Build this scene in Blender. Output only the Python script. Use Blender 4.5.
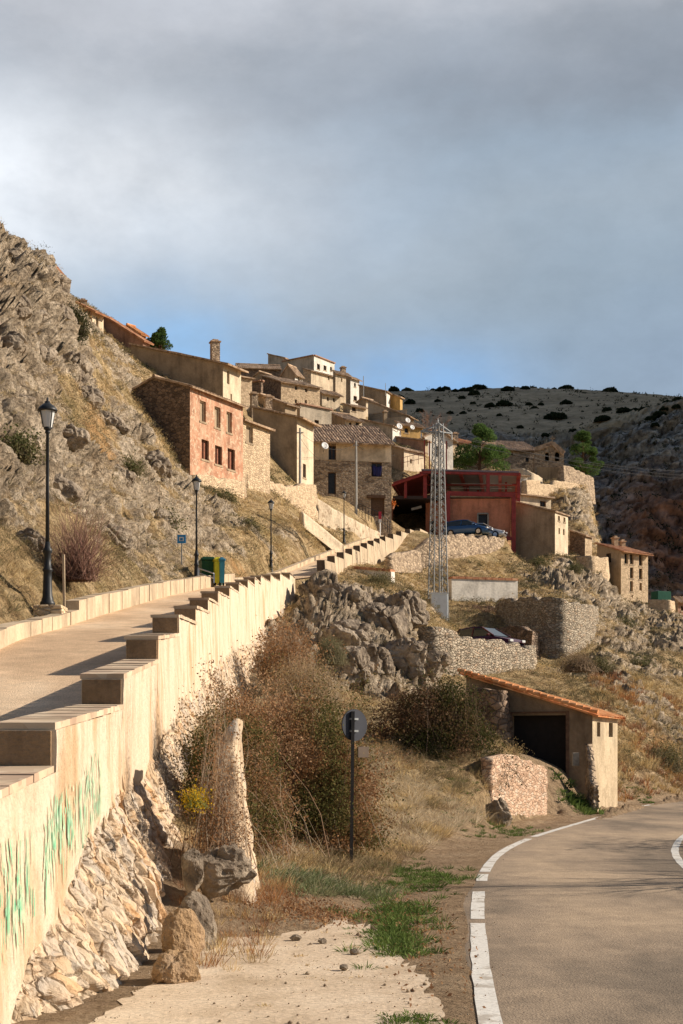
import bpy, math, random
import numpy as np
from mathutils import Vector, Matrix
random.seed(7); RNG = np.random.default_rng(11)
for o in list(bpy.data.objects): bpy.data.objects.remove(o)
SC = bpy.context.scene; COL = SC.collection
F = 1422.0; CX = 341.5; HY = 756.0; EYE = 1.68
# ---------------------------------------------------------------- camera
cam = bpy.data.cameras.new('camera'); camo = bpy.data.objects.new('camera', cam); COL.objects.link(camo)
camo.location = (0, 0, EYE); camo.rotation_euler = (math.radians(90), 0, 0)
cam.sensor_fit = 'VERTICAL'; cam.sensor_height = 36.0; cam.lens = 36.0 * F / 1024
cam.shift_y = (HY - 512) / 1024.0
cam.clip_start = 0.1; cam.clip_end = 6000
SC.camera = camo
SC.render.resolution_x = 683; SC.render.resolution_y = 1024
# ---------------------------------------------------------------- world, sun, exposure
SUN_EL = math.radians(27.5); SUN_AZ = math.radians(82)       # azimuth from +Y towards +X
SC.view_settings.view_transform = 'Standard'; SC.view_settings.look = 'None'
SC.view_settings.gamma = 1.0; SC.view_settings.exposure = 0.50
world = bpy.data.worlds.new('World'); SC.world = world; world.use_nodes = True
def build_world():
    nt = world.node_tree; N = nt.nodes; K = nt.links
    for n in list(N): N.remove(n)
    out = N.new('ShaderNodeOutputWorld')
    sky = N.new('ShaderNodeTexSky'); sky.sky_type = 'NISHITA'; sky.sun_disc = False
    sky.sun_elevation = SUN_EL; sky.sun_rotation = SUN_AZ; sky.air_density = 1.0; sky.dust_density = 0.6; sky.altitude = 1100
    bg1 = N.new('ShaderNodeBackground'); bg1.inputs[1].default_value = 0.058
    K.new(sky.outputs[0], bg1.inputs[0])
    tc = N.new('ShaderNodeTexCoord'); sep = N.new('ShaderNodeSeparateXYZ'); K.new(tc.outputs['Generated'], sep.inputs[0])
    def math_(op, a, b=None, c=None):
        m = N.new('ShaderNodeMath'); m.operation = op
        for i, v in enumerate((a, b, c)):
            if v is None: continue
            if isinstance(v, (int, float)): m.inputs[i].default_value = v
            else: K.new(v, m.inputs[i])
        return m.outputs[0]
    def noise(scale, sc=(1, 1, 1), det=5, rough=.5, off=(0, 0, 0)):
        mp = N.new('ShaderNodeMapping'); mp.inputs['Scale'].default_value = sc; mp.inputs['Location'].default_value = off
        K.new(tc.outputs['Generated'], mp.inputs[0])
        n = N.new('ShaderNodeTexNoise'); n.inputs['Scale'].default_value = scale; n.inputs['Detail'].default_value = det
        n.inputs['Roughness'].default_value = rough; K.new(mp.outputs[0], n.inputs[0]); return n.outputs[0]
    X, Y, Z = sep.outputs
    n1 = noise(3.2, (1, 1, 2.2), 5, .45, (3.1, 0, 1.7)); n2 = noise(7.0, (1, 1, 2.0), 8, .58, (0, 2, 5))
    v = math_('ADD', Z, math_('MULTIPLY', math_('SUBTRACT', n1, .5), .10))
    v = math_('ADD', v, math_('MULTIPLY', math_('SUBTRACT', n2, .5), .085))
    v = math_('SUBTRACT', v, math_('MULTIPLY', X, .10))
    nb = noise(2.1, (1, 1, 2.6), 9, .6, (7.3, 1, 4.4)); v = math_('ADD', v, math_('MULTIPLY', math_('SUBTRACT', nb, .5), .13))
    rp = N.new('ShaderNodeValToRGB'); K.new(v, rp.inputs[0])
    el = rp.color_ramp.elements
    stops = [(0.0, (.30, .42, .58)), (.225, (.24, .31, .40)), (.262, (.235, .30, .375)), (.292, (.245, .305, .37)), (.325, (.27, .325, .385)),
             (.355, (.25, .31, .38)), (.40, (.225, .26, .31)), (.438, (.27, .30, .345)), (.468, (.37, .39, .43)), (.56, (.42, .44, .48)), (1, (.25, .3, .38))]
    el[0].position = stops[0][0]; el[0].color = (*stops[0][1], 1); el[1].position = 1; el[1].color = (*stops[-1][1], 1)
    for p, c in stops[1:-1]:
        e = el.new(p); e.color = (*c, 1)
    def gauss(u0, v0, su, sv):
        a = math_('POWER', math_('DIVIDE', math_('SUBTRACT', X, u0), su), 2.0)
        b = math_('POWER', math_('DIVIDE', math_('SUBTRACT', Z, v0), sv), 2.0)
        return math_('EXPONENT', math_('MULTIPLY', math_('ADD', a, b), -1.0))
    def absn(u0, v0, su, sv):   # gauss safe for negative base
        du = math_('ABSOLUTE', math_('DIVIDE', math_('SUBTRACT', X, u0), su)); dv = math_('ABSOLUTE', math_('DIVIDE', math_('SUBTRACT', Z, v0), sv))
        s = math_('ADD', math_('MULTIPLY', du, du), math_('MULTIPLY', dv, dv))
        return math_('EXPONENT', math_('MULTIPLY', s, -1.0))
    n3 = noise(7.0, (1, 1, 1.5), 6, .55, (5, 1, 0))
    def mix(fac, a, b):
        m = N.new('ShaderNodeMix'); m.data_type = 'RGBA'; K.new(fac, m.inputs['Factor'])
        if isinstance(a, tuple): m.inputs['A'].default_value = (*a, 1)
        else: K.new(a, m.inputs['A'])
        if isinstance(b, tuple): m.inputs['B'].default_value = (*b, 1)
        else: K.new(b, m.inputs['B'])
        return m.outputs['Result']
    wob = math_('ADD', .15, math_('MULTIPLY', n3, 2.1))
    g1 = math_('MULTIPLY', absn(-.19, .365, .15, .05), wob)
    g1.node.use_clamp = True
    c = mix(g1, rp.outputs[0], (.62, .65, .69))
    wob2 = math_('ADD', -.25, math_('MULTIPLY', n2, 2.1))
    g2 = math_('MULTIPLY', absn(-.115, .272, .07, .035), wob2); g2.node.use_clamp = True
    c = mix(g2, c, (.22, .39, .62))
    g3 = math_('MULTIPLY', absn(.03, .255, .085, .026), wob2); g3.node.use_clamp = True
    c = mix(g3, c, (.17, .34, .60))
    nm_ = noise(5.5, (1, 1, 1.7), 9, .62, (1.2, 8, 2)); vm = N.new('ShaderNodeVectorMath'); vm.operation = 'SCALE'; K.new(c, vm.inputs[0]); K.new(math_('ADD', .60, math_('MULTIPLY', nm_, .78)), vm.inputs['Scale']); c = vm.outputs[0]
    bg2 = N.new('ShaderNodeBackground'); K.new(c, bg2.inputs[0]); bg2.inputs[1].default_value = 1.0
    # cloud bank lies over the north (ahead), the sky behind the viewer is clear
    fr = N.new('ShaderNodeMapRange'); fr.inputs[1].default_value = .25; fr.inputs[2].default_value = .75; fr.interpolation_type = 'SMOOTHSTEP'
    K.new(Y, fr.inputs[0])
    ms = N.new('ShaderNodeMixShader'); K.new(fr.outputs[0], ms.inputs[0]); K.new(bg1.outputs[0], ms.inputs[1]); K.new(bg2.outputs[0], ms.inputs[2])
    K.new(ms.outputs[0], out.inputs[0])
build_world()
sl = bpy.data.lights.new('sun', 'SUN'); sl.energy = 4.9; sl.angle = math.radians(.5); sl.color = (1.0, .875, .73)
so = bpy.data.objects.new('sun', sl); COL.objects.link(so)
sd = Vector((math.sin(SUN_AZ) * math.cos(SUN_EL), math.cos(SUN_AZ) * math.cos(SUN_EL), math.sin(SUN_EL)))
so.rotation_euler = sd.to_track_quat('Z', 'Y').to_euler(); so.location = (30, 0, 40)

# ---------------------------------------------------------------- helpers
def P(px, py, Y): return Vector(((px - CX) * Y / F, Y, EYE + (HY - py) * Y / F))
def ZP(py, Y): return EYE + (HY - py) * Y / F
def XP(px, Y): return (px - CX) * Y / F
def itp(nodes):
    a = np.array(nodes, float); return lambda y: np.interp(y, a[:, 0], a[:, 1])
def tag(o, label=None, cat=None, group=None, kind=None):
    if label: o['label'] = label
    if cat: o['category'] = cat
    if group: o['group'] = group
    if kind: o['kind'] = kind
    return o
def thing(name, label, cat, loc=(0, 0, 0), rz=0, group=None):
    o = bpy.data.objects.new(name, None); COL.objects.link(o); o.location = loc; o.rotation_euler = (0, 0, rz)
    o.empty_display_size = .2
    return tag(o, label, cat, group)
def link(name, me, mat, parent=None):
    o = bpy.data.objects.new(name, me); COL.objects.link(o)
    if mat is not None: me.materials.append(mat)
    if parent is not None: o.parent = parent
    return o
def raw(name, V, Fc, smooth=False):
    me = bpy.data.meshes.new(name)
    V = np.asarray(V, np.float32); Fc = np.asarray(Fc, np.int32); k = Fc.shape[1]
    me.vertices.add(len(V)); me.vertices.foreach_set('co', V.ravel())
    me.loops.add(Fc.size); me.loops.foreach_set('vertex_index', Fc.ravel())
    me.polygons.add(len(Fc)); me.polygons.foreach_set('loop_start', np.arange(0, Fc.size, k, dtype=np.int32))
    me.polygons.foreach_set('loop_total', np.full(len(Fc), k, np.int32))
    if smooth: me.polygons.foreach_set('use_smooth', np.ones(len(Fc), bool))
    me.update(calc_edges=True); return me
def vcol(me, C, name='tint'):
    a = me.color_attributes.new(name, 'FLOAT_COLOR', 'POINT')
    C = np.asarray(C, np.float32)
    if C.shape[1] == 3: C = np.hstack([C, np.ones((len(C), 1), np.float32)])
    a.data.foreach_set('color', C.ravel())
class MB:
    def __init__(s, off=(0, 0, 0)): s.v = []; s.f = []; s.o = Vector(off)
    def poly(s, pts):
        b = len(s.v); s.v += [Vector(p) - s.o for p in pts]; s.f.append(list(range(b, b + len(pts)))); return s
    def box(s, c, d, rz=0, rx=0, ry=0):
        M = Matrix.Translation(Vector(c)) @ Matrix.Rotation(rz, 4, 'Z') @ Matrix.Rotation(ry, 4, 'Y') @ Matrix.Rotation(rx, 4, 'X')
        b = len(s.v)
        for x in (-.5, .5):
            for y in (-.5, .5):
                for z in (-.5, .5): s.v.append(M @ Vector((x * d[0], y * d[1], z * d[2])) - s.o)
        for q in ((0, 1, 3, 2), (4, 6, 7, 5), (0, 4, 5, 1), (2, 3, 7, 6), (0, 2, 6, 4), (1, 5, 7, 3)): s.f.append([b + i for i in q])
        return s
    def bar(s, a, b_, w, t=None):
        t = t or w; a = Vector(a); b_ = Vector(b_); d = b_ - a; L = d.length
        if L < 1e-6: return s
        q = d.to_track_quat('Z', 'Y'); k = len(s.v)
        for e, p in ((0, a), (1, b_)):
            for x, y in ((-1, -1), (1, -1), (1, 1), (-1, 1)): s.v.append(p + q @ Vector((x * w / 2, y * t / 2, 0)) - s.o)
        for i in range(4): s.f.append([k + i, k + (i + 1) % 4, k + 4 + (i + 1) % 4, k + 4 + i])
        s.f.append([k + 3, k + 2, k + 1, k]); s.f.append([k + 4, k + 5, k + 6, k + 7]); return s
    def tube(s, pts, rad, n=8, cap=True):
        pts = [Vector(p) for p in pts]; R = rad if isinstance(rad, (list, tuple)) else [rad] * len(pts); k = len(s.v)
        for i, p in enumerate(pts):
            d = (pts[min(i + 1, len(pts) - 1)] - pts[max(i - 1, 0)]); q = d.to_track_quat('Z', 'Y')
            for j in range(n):
                a = 2 * math.pi * j / n; s.v.append(p + q @ Vector((math.cos(a) * R[i], math.sin(a) * R[i], 0)) - s.o)
        for i in range(len(pts) - 1):
            for j in range(n): s.f.append([k + i * n + j, k + i * n + (j + 1) % n, k + (i + 1) * n + (j + 1) % n, k + (i + 1) * n + j])
        if cap:
            s.f.append([k + j for j in range(n)][::-1]); s.f.append([k + (len(pts) - 1) * n + j for j in range(n)])
        return s
    def lathe(s, c, prof, n=12):
        c = Vector(c); k = len(s.v)
        for r, z in prof:
            for j in range(n):
                a = 2 * math.pi * j / n; s.v.append(c + Vector((math.cos(a) * r, math.sin(a) * r, z)) - s.o)
        for i in range(len(prof) - 1):
            for j in range(n): s.f.append([k + i * n + j, k + i * n + (j + 1) % n, k + (i + 1) * n + (j + 1) % n, k + (i + 1) * n + j])
        s.f.append([k + j for j in range(n)][::-1]); s.f.append([k + (len(prof) - 1) * n + j for j in range(n)]); return s
    def build(s, name, mat, parent=None, smooth=False, bevel=0):
        me = bpy.data.meshes.new(name); me.from_pydata([tuple(v) for v in s.v], [], s.f); me.update()
        if smooth:
            for p in me.polygons: p.use_smooth = True
        o = link(name, me, mat, parent)
        if bevel:
            m = o.modifiers.new('b', 'BEVEL'); m.width = bevel; m.segments = 2; m.limit_method = 'ANGLE'
        return o
def dup(root, loc=None, rz=None, label=None, group=None, scale=None):
    r = root.copy(); COL.objects.link(r)
    if loc is not None: r.location = loc
    if rz is not None: r.rotation_euler = (0, 0, rz)
    if scale is not None: r.scale = scale if hasattr(scale, '__len__') else (scale,) * 3
    if label: r['label'] = label
    if group: r['group'] = group
    for ch in list(root.children):
        c = ch.copy(); COL.objects.link(c); c.parent = r
        for g in ch.children:
            d = g.copy(); COL.objects.link(d); d.parent = c
    return r
# ---------------------------------------------------------------- numpy noise
def _h(ix, iy, iz, s=0):
    n = (ix.astype(np.int64) * 73856093) ^ (iy.astype(np.int64) * 19349663) ^ (iz.astype(np.int64) * 83492791) ^ (s * 2654435761)
    n = (n ^ (n >> 13)) * 1274126177 & 0x7fffffff
    n = (n ^ (n >> 16)) * 668265263 & 0x7fffffff
    return (n & 0xfffff) / float(0xfffff)
def vnoise(p, s=0):
    i = np.floor(p).astype(np.int64); f = p - i; f = f * f * (3 - 2 * f); r = 0
    for dx in (0, 1):
        for dy in (0, 1):
            for dz in (0, 1):
                w = (f[:, 0] if dx else 1 - f[:, 0]) * (f[:, 1] if dy else 1 - f[:, 1]) * (f[:, 2] if dz else 1 - f[:, 2])
                r = r + w * _h(i[:, 0] + dx, i[:, 1] + dy, i[:, 2] + dz, s)
    return r
def fbm(p, o=4, s=0, ridge=False, g=.5):
    a = 1; t = 0; r = 0
    for k in range(o):
        n = vnoise(p * 2.03 ** k + k * 17.3, s + k)
        if ridge: n = 1 - abs(2 * n - 1)
        r = r + a * n; t += a; a *= g
    return r / t
def worley(p, s=0):
    """returns F1, F2-F1, random of nearest cell"""
    i = np.floor(p).astype(np.int64); n = len(p); f1 = np.full(n, 9.); f2 = np.full(n, 9.); rid = np.zeros(n)
    for dx in (-1, 0, 1):
        for dy in (-1, 0, 1):
            for dz in (-1, 0, 1):
                a, b, c = i[:, 0] + dx, i[:, 1] + dy, i[:, 2] + dz
                d = np.sqrt((a + _h(a, b, c, s + 1) - p[:, 0]) ** 2 + (b + _h(a, b, c, s + 2) - p[:, 1]) ** 2 + (c + _h(a, b, c, s + 3) - p[:, 2]) ** 2)
                m = d < f1
                f2 = np.where(m, f1, np.minimum(f2, d)); f1 = np.where(m, d, f1); rid = np.where(m, _h(a, b, c, s + 4), rid)
    return f1, f2 - f1, rid
def sstep(a, b, x):
    t = np.clip((x - a) / (b - a), 0, 1); return t * t * (3 - 2 * t)
# ---------------------------------------------------------------- materials
def newmat(name):
    m = bpy.data.materials.new(name); m.use_nodes = True; nt = m.node_tree
    b = nt.nodes.get('Principled BSDF'); b.inputs['Specular IOR Level'].default_value = .25
    return m, nt.nodes, nt.links, b
def setc(n, sock, c): n.inputs[sock].default_value = (*c, 1) if len(c) == 3 else c
def tex(N, K, kind, scale, coord='Object', mp=None, **kw):
    tc = N.new('ShaderNodeTexCoord'); src = tc.outputs[coord]
    if mp is not None:
        m = N.new('ShaderNodeMapping'); m.inputs['Scale'].default_value = mp; K.new(src, m.inputs[0]); src = m.outputs[0]
    t = N.new(kind); K.new(src, t.inputs['Vector']); t.inputs['Scale'].default_value = scale
    for k, v in kw.items():
        if k in ('feature',): t.feature = v
        else: t.inputs[k].default_value = v
    return t
def ramp(N, K, src, stops):
    r = N.new('ShaderNodeValToRGB'); K.new(src, r.inputs[0]); e = r.color_ramp.elements
    e[0].position = stops[0][0]; setcol(e[0], stops[0][1]); e[1].position = stops[-1][0]; setcol(e[1], stops[-1][1])
    for p, c in stops[1:-1]: setcol(e.new(p), c)
    return r.outputs[0]
def setcol(e, c): e.color = (c, c, c, 1) if isinstance(c, (int, float)) else (*c, 1)
def mixc(N, K, fac, a, b, mode='MIX'):
    m = N.new('ShaderNodeMix'); m.data_type = 'RGBA'; m.blend_type = mode
    if isinstance(fac, (int, float)): m.inputs['Factor'].default_value = fac
    else: K.new(fac, m.inputs['Factor'])
    for s, v in (('A', a), ('B', b)):
        if isinstance(v, (tuple, list)): m.inputs[s].default_value = (*v, 1)
        else: K.new(v, m.inputs[s])
    return m.outputs['Result']
def bump(N, K, b, h, strength=.5, dist=.05):
    bp = N.new('ShaderNodeBump'); bp.inputs['Strength'].default_value = strength; bp.inputs['Distance'].default_value = dist
    K.new(h, bp.inputs['Height']); K.new(bp.outputs[0], b.inputs['Normal']); return bp
def addm(N, K, a, b, f=1.0):
    m = N.new('ShaderNodeMath'); m.operation = 'MULTIPLY_ADD'; K.new(b, m.inputs[0]); m.inputs[1].default_value = f; K.new(a, m.inputs[2]); return m.outputs[0]
def plain(name, c, rough=.7, metal=0, var=.15, scale=6):
    m, N, K, b = newmat(name); t = tex(N, K, 'ShaderNodeTexNoise', scale, Detail=5.0)
    cc = ramp(N, K, t.outputs[0], [(.3, tuple(x * (1 - var) for x in c)), (.7, tuple(min(1, x * (1 + var)) for x in c))])
    K.new(cc, b.inputs['Base Color']); b.inputs['Roughness'].default_value = rough; b.inputs['Metallic'].default_value = metal; return m
def plaster(name, c, stain=(.25, .18, .11), amt=.5, scale=.9, b_=.25, flake=None):
    m, N, K, b = newmat(name)
    t = tex(N, K, 'ShaderNodeTexNoise', scale, mp=(1, 1, .45), Detail=7.0, Roughness=.62)
    t2 = tex(N, K, 'ShaderNodeTexNoise', scale * 9, Detail=5.0, Roughness=.6)
    f = ramp(N, K, t.outputs[0], [(.42, 0.0), (.72, amt)])
    cc = mixc(N, K, f, c, stain)
    t4 = tex(N, K, 'ShaderNodeTexNoise', scale * .55, Detail=8.0, Roughness=.7); cc = mixc(N, K, .9, cc, ramp(N, K, t4.outputs[0], [(.36, .66), (.5, 1.0), (.64, 1.14)]), 'MULTIPLY')
    t5 = tex(N, K, 'ShaderNodeTexNoise', 2.6, mp=(1, 1, .12), Detail=5.0); cc = mixc(N, K, .6, cc, ramp(N, K, t5.outputs[0], [(.36, .72), (.5, 1.0)]), 'MULTIPLY')
    d = ramp(N, K, t2.outputs[0], [(.25, .78), (.75, 1.12)])
    cc = mixc(N, K, .8, cc, d, 'MULTIPLY')
    if flake:
        t3 = tex(N, K, 'ShaderNodeTexNoise', scale * 1.6, Detail=6.0, Roughness=.7)
        ff = ramp(N, K, t3.outputs[0], [(.53, 0.0), (.58, .9)]); cc = mixc(N, K, ff, cc, flake)
    K.new(cc, b.inputs['Base Color']); b.inputs['Roughness'].default_value = .95
    bump(N, K, b, t2.outputs[0], b_, .06); return m
def rubble(name, c1, c2, joint, scale=3.2, jw=.06, bs=.8, dist=.08, flat=1.0, tintc=None):
    m, N, K, b = newmat(name)
    # warped coordinates so that stones are irregular
    tc = N.new('ShaderNodeTexCoord'); nz = N.new('ShaderNodeTexNoise'); nz.inputs['Scale'].default_value = scale * .8
    K.new(tc.outputs['Object'], nz.inputs[0]); va = N.new('ShaderNodeVectorMath'); va.operation = 'SCALE'; K.new(nz.outputs['Color'], va.inputs[0]); va.inputs['Scale'].default_value = .45 / scale
    vb = N.new('ShaderNodeVectorMath'); vb.operation = 'ADD'; K.new(tc.outputs['Object'], vb.inputs[0]); K.new(va.outputs[0], vb.inputs[1])
    mp = N.new('ShaderNodeMapping'); mp.inputs['Scale'].default_value = (1, 1, 1.5 * flat); K.new(vb.outputs[0], mp.inputs[0])
    v1 = N.new('ShaderNodeTexVoronoi'); v1.feature = 'F1'; v1.inputs['Scale'].default_value = scale; K.new(mp.outputs[0], v1.inputs['Vector'])
    v2 = N.new('ShaderNodeTexVoronoi'); v2.feature = 'DISTANCE_TO_EDGE'; v2.inputs['Scale'].default_value = scale; K.new(mp.outputs[0], v2.inputs['Vector'])
    sp = N.new('ShaderNodeSeparateColor'); K.new(v1.outputs['Color'], sp.inputs[0])
    mid = tuple((a + b_) / 2 for a, b_ in zip(c1, c2))
    cc = ramp(N, K, sp.outputs[0], [(0, c1), (.35, mid), (.7, c2), (1, tintc or c2)])
    n2 = tex(N, K, 'ShaderNodeTexNoise', scale * 5, Detail=6.0, Roughness=.65)
    cc = mixc(N, K, .75, cc, ramp(N, K, n2.outputs[0], [(.25, .6), (.75, 1.25)]), 'MULTIPLY')
    e = ramp(N, K, v2.outputs['Distance'], [(0, 0.0), (jw, 1.0)])
    cc = mixc(N, K, e, joint, cc); K.new(cc, b.inputs['Base Color']); b.inputs['Roughness'].default_value = .95
    h = ramp(N, K, v2.outputs['Distance'], [(0, 0.0), (jw * 2.2, .8), (.5, 1.0)])
    h = addm(N, K, h, n2.outputs[0], .35); h = addm(N, K, h, sp.outputs[1], .4)
    bump(N, K, b, h, bs, dist); return m
M = {}
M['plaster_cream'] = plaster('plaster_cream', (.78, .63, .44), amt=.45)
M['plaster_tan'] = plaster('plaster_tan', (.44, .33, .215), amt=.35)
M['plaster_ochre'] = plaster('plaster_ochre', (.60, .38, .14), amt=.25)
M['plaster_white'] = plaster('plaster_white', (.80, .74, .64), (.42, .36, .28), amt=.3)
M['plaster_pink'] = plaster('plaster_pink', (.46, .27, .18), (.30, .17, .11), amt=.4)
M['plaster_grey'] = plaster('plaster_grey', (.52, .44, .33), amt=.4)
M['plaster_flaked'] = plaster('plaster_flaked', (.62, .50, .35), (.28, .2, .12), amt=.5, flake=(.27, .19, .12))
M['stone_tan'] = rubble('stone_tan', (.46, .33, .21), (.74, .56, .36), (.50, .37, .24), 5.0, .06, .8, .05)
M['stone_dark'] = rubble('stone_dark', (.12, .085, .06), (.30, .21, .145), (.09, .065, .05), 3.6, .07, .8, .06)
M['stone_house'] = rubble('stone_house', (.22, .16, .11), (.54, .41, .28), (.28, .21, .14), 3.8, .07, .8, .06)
M['stone_grey'] = rubble('stone_grey', (.28, .23, .17), (.56, .47, .35), (.20, .155, .105), 4.6, .055, 1.0, .10, tintc=(.42, .30, .2), flat=1.25)
M['brick_old'] = plaster('brick_old', (.50, .25, .15), (.66, .46, .31), amt=.85, scale=2.2, flake=(.64, .46, .31))
M['brick_new'] = plaster('brick_new', (.62, .25, .14), (.50, .19, .11), amt=.4, scale=1.5)
def rooft(name, c1, c2, c3):
    m, N, K, b = newmat(name)
    v = tex(N, K, 'ShaderNodeTexVoronoi', 3.6, feature='F1'); sp = N.new('ShaderNodeSeparateColor'); K.new(v.outputs['Color'], sp.inputs[0])
    cc = ramp(N, K, sp.outputs[0], [(0, c1), (.5, c2), (1, c3)])
    n = tex(N, K, 'ShaderNodeTexNoise', 1.2, Detail=6.0); cc = mixc(N, K, .8, cc, ramp(N, K, n.outputs[0], [(.3, .6), (.7, 1.25)]), 'MULTIPLY')
    K.new(cc, b.inputs['Base Color']); b.inputs['Roughness'].default_value = .9; return m
M['tile_old'] = rooft('tile_old', (.27, .175, .11), (.46, .32, .205), (.58, .42, .285))
M['tile_red'] = rooft('tile_red', (.36, .15, .08), (.50, .23, .12), (.56, .32, .18))
M['tile_orange'] = rooft('tile_orange', (.62, .24, .09), (.72, .32, .13), (.78, .42, .2))
M['glass_dark'] = plain('glass_dark', (.03, .027, .025), .25, var=.3)
M['dark_inside'] = plain('dark_inside', (.025, .02, .017), .9)  # sheets in open doorways, the unlit inside put into their colour
M['wood_dark'] = plain('wood_dark', (.13, .075, .045), .8, var=.3, scale=9)
M['wood_red'] = plain('wood_red', (.27, .10, .055), .8, var=.25)
M['iron'] = plain('iron', (.022, .024, .026), .45, .0, .2)
M['lamp_glass'] = plain('lamp_glass', (.62, .62, .60), .15, 0, .05)
M['galv'] = plain('galv', (.30, .31, .31), .5, .35, .2, 20)
M['cabinet'] = plain('cabinet', (.70, .77, .82), .55, 0, .08, 3)
M['steel_red'] = plain('steel_red', (.31, .05, .042), .5, 0, .25, 3)
M['concrete'] = plaster('concrete', (.42, .38, .31), (.26, .22, .17), .5, 1.5)
M['pole'] = plain('pole', (.36, .35, .32), .85)
M['wire'] = plain('wire', (.05, .05, .05), .6)
M['rubber'] = plain('rubber', (.02, .02, .02), .85)
M['chrome'] = plain('chrome', (.5, .5, .52), .3, .9)
def carpaint(name, c):
    m, N, K, b = newmat(name); setc(b, 'Base Color', c); b.inputs['Roughness'].default_value = .28; b.inputs['Metallic'].default_value = .3
    b.inputs['Coat Weight'].default_value = .6; return m
M['paint_blue'] = carpaint('paint_blue', (.05, .13, .28)); M['paint_white'] = carpaint('paint_white', (.6, .6, .6)); M['paint_maroon'] = carpaint('paint_maroon', (.09, .01, .018))
M['car_glass'] = carpaint('car_glass', (.05, .065, .07)); M['car_glass'].node_tree.nodes['Principled BSDF'].inputs['Roughness'].default_value = .08
# ---------------------------------------------------------------- roads: profiles in metres
xw = itp([(-5, -1.85), (0, -1.9), (10.4, -2.11), (14.6, -2.25), (18.8, -2.43), (23, -2.64), (27.2, -2.78), (35.6, -3.09), (44, -3.17), (56.6, -3.2), (63, -2.95), (69.2, -2.5), (71, -2.3), (76, -.9), (88, .75), (107, 3.4), (116, 5.3), (125, 7.8), (145, 11)])
xk = itp([(-5, -5), (10, -5.1), (20, -5.2), (30, -5.35), (44, -5.3), (53, -4.95), (64, -4.3), (76, -3.3), (90, -1.5), (107, .7), (125, 4), (140, 6)])
zr = itp([(-5, -.02), (0, .03), (5, .68), (10.4, 1.5), (14.6, 2.1), (18.8, 2.85), (23, 3.55), (27, 4.1), (40, 6.05), (53, 7.95), (70, 10.3), (76, 11.3), (90, 14.1), (107, 17.4), (118, 19.7), (125, 20.8), (150, 21.3)])
LL = np.array([(.3, -5), (.45, 0), (.68, 5), (.93, 8.9), (1.07, 11), (1.27, 13.2), (1.64, 17.2), (2.06, 20.6), (2.75, 24.8), (3.86, 29.1), (5.0, 32.7), (7.1, 39.0), (9.5, 46.0), (13.3, 54.5), (22, 66), (33, 78)], float)
zs = lambda y: zr(y) - .13 * (1 - sstep(15, 26, np.asarray(y, float)))
def resample(a, step):
    # smooth polyline (Catmull-Rom) resampled by length
    out = []
    for i in range(len(a) - 1):
        p0, p1, p2, p3 = a[max(i - 1, 0)], a[i], a[i + 1], a[min(i + 2, len(a) - 1)]
        n = max(2, int(np.hypot(*(p2 - p1)[:2]) / step))
        for k in range(n):
            t = k / n; out.append(.5 * ((2 * p1) + (-p0 + p2) * t + (2 * p0 - 5 * p1 + 4 * p2 - p3) * t * t + (-p0 + 3 * p1 - 3 * p2 + p3) * t ** 3))
    out.append(a[-1]); return np.array(out)
LR = resample(LL, .35)
for _ in range(60): LR[1:-1] = LR[1:-1] * .5 + (LR[:-2] + LR[2:]) * .25
def offset(a, d):
    t = np.gradient(a, axis=0); t /= np.linalg.norm(t, axis=1)[:, None]; n = np.stack([t[:, 1], -t[:, 0]], 1)
    return a + n * (np.asarray(d)[:, None] if np.ndim(d) else d)
def lroad_d(x, y):
    """signed distance from left white line, + towards the carriageway (approx)"""
    c = LR[::3]; best = np.full(len(x), 1e9); sg = np.zeros(len(x)); t = np.gradient(c, axis=0); t /= np.linalg.norm(t, axis=1)[:, None]
    for i in range(len(c)):
        dx, dy = x - c[i, 0], y - c[i, 1]; d = dx * dx + dy * dy; m = d < best
        best = np.where(m, d, best); sg = np.where(m, dx * t[i, 1] - dy * t[i, 0], sg)
    return np.where(best < 400, np.sign(sg) * np.minimum(np.sqrt(best), 20), np.sign(sg) * 20)
# ---------------------------------------------------------------- houses: specs (pixel of corner + depth -> metres)
HS = []
def house(name, label, C, pyC, pxL=None, pxR=None, base=None, ang=30, YL=None, dL=None, dR=None, roof='shed', zL=None, rise=0, over=.3,
          wL='plaster_tan', wR=None, tile='tile_old', wins=(), chim=(), cat='house', ctrl=True, bR=None, cmat=None):  # wL: side walls mostly darker than wR, their shade put into the colour
    cx, cy = XP(C[0], C[1]), C[1]; a = math.radians(ang); d = Vector((math.sin(a), math.cos(a), 0)); l = Vector((-math.cos(a), math.sin(a), 0))
    Cp = Vector((cx, cy, 0))
    def hit(px, dr, fall):
        k = (px - CX) / F; den = dr.x - k * dr.y
        if abs(den) < 1e-4: return fall
        t = (k * Cp.y - Cp.x) / den
        return t if 0.3 < t < 60 else fall
    tR = dR if dR else hit(pxR, d, 8); tL = dL if dL else hit(pxL, l, 8)
    s = dict(name=name, label=label, C=Cp, d=d, l=l, tR=tR, tL=tL, z=ZP(pyC, cy), base=ZP(base, cy) if base else ZP(pyC, cy) - 6, roof=roof, rise=rise, over=over,
             wL=wL, wR=wR or wL, tile=tile, wins=wins, chim=chim, cat=cat, zdL=0, ctrl=ctrl, cmat=cmat)
    if roof == 'shed' and zL is not None:
        Lp = Cp + l * tL; s['zdL'] = ZP(zL, Lp.y) - s['z']
    s['zdR'] = 0
    HS.append(s); return s
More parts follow.
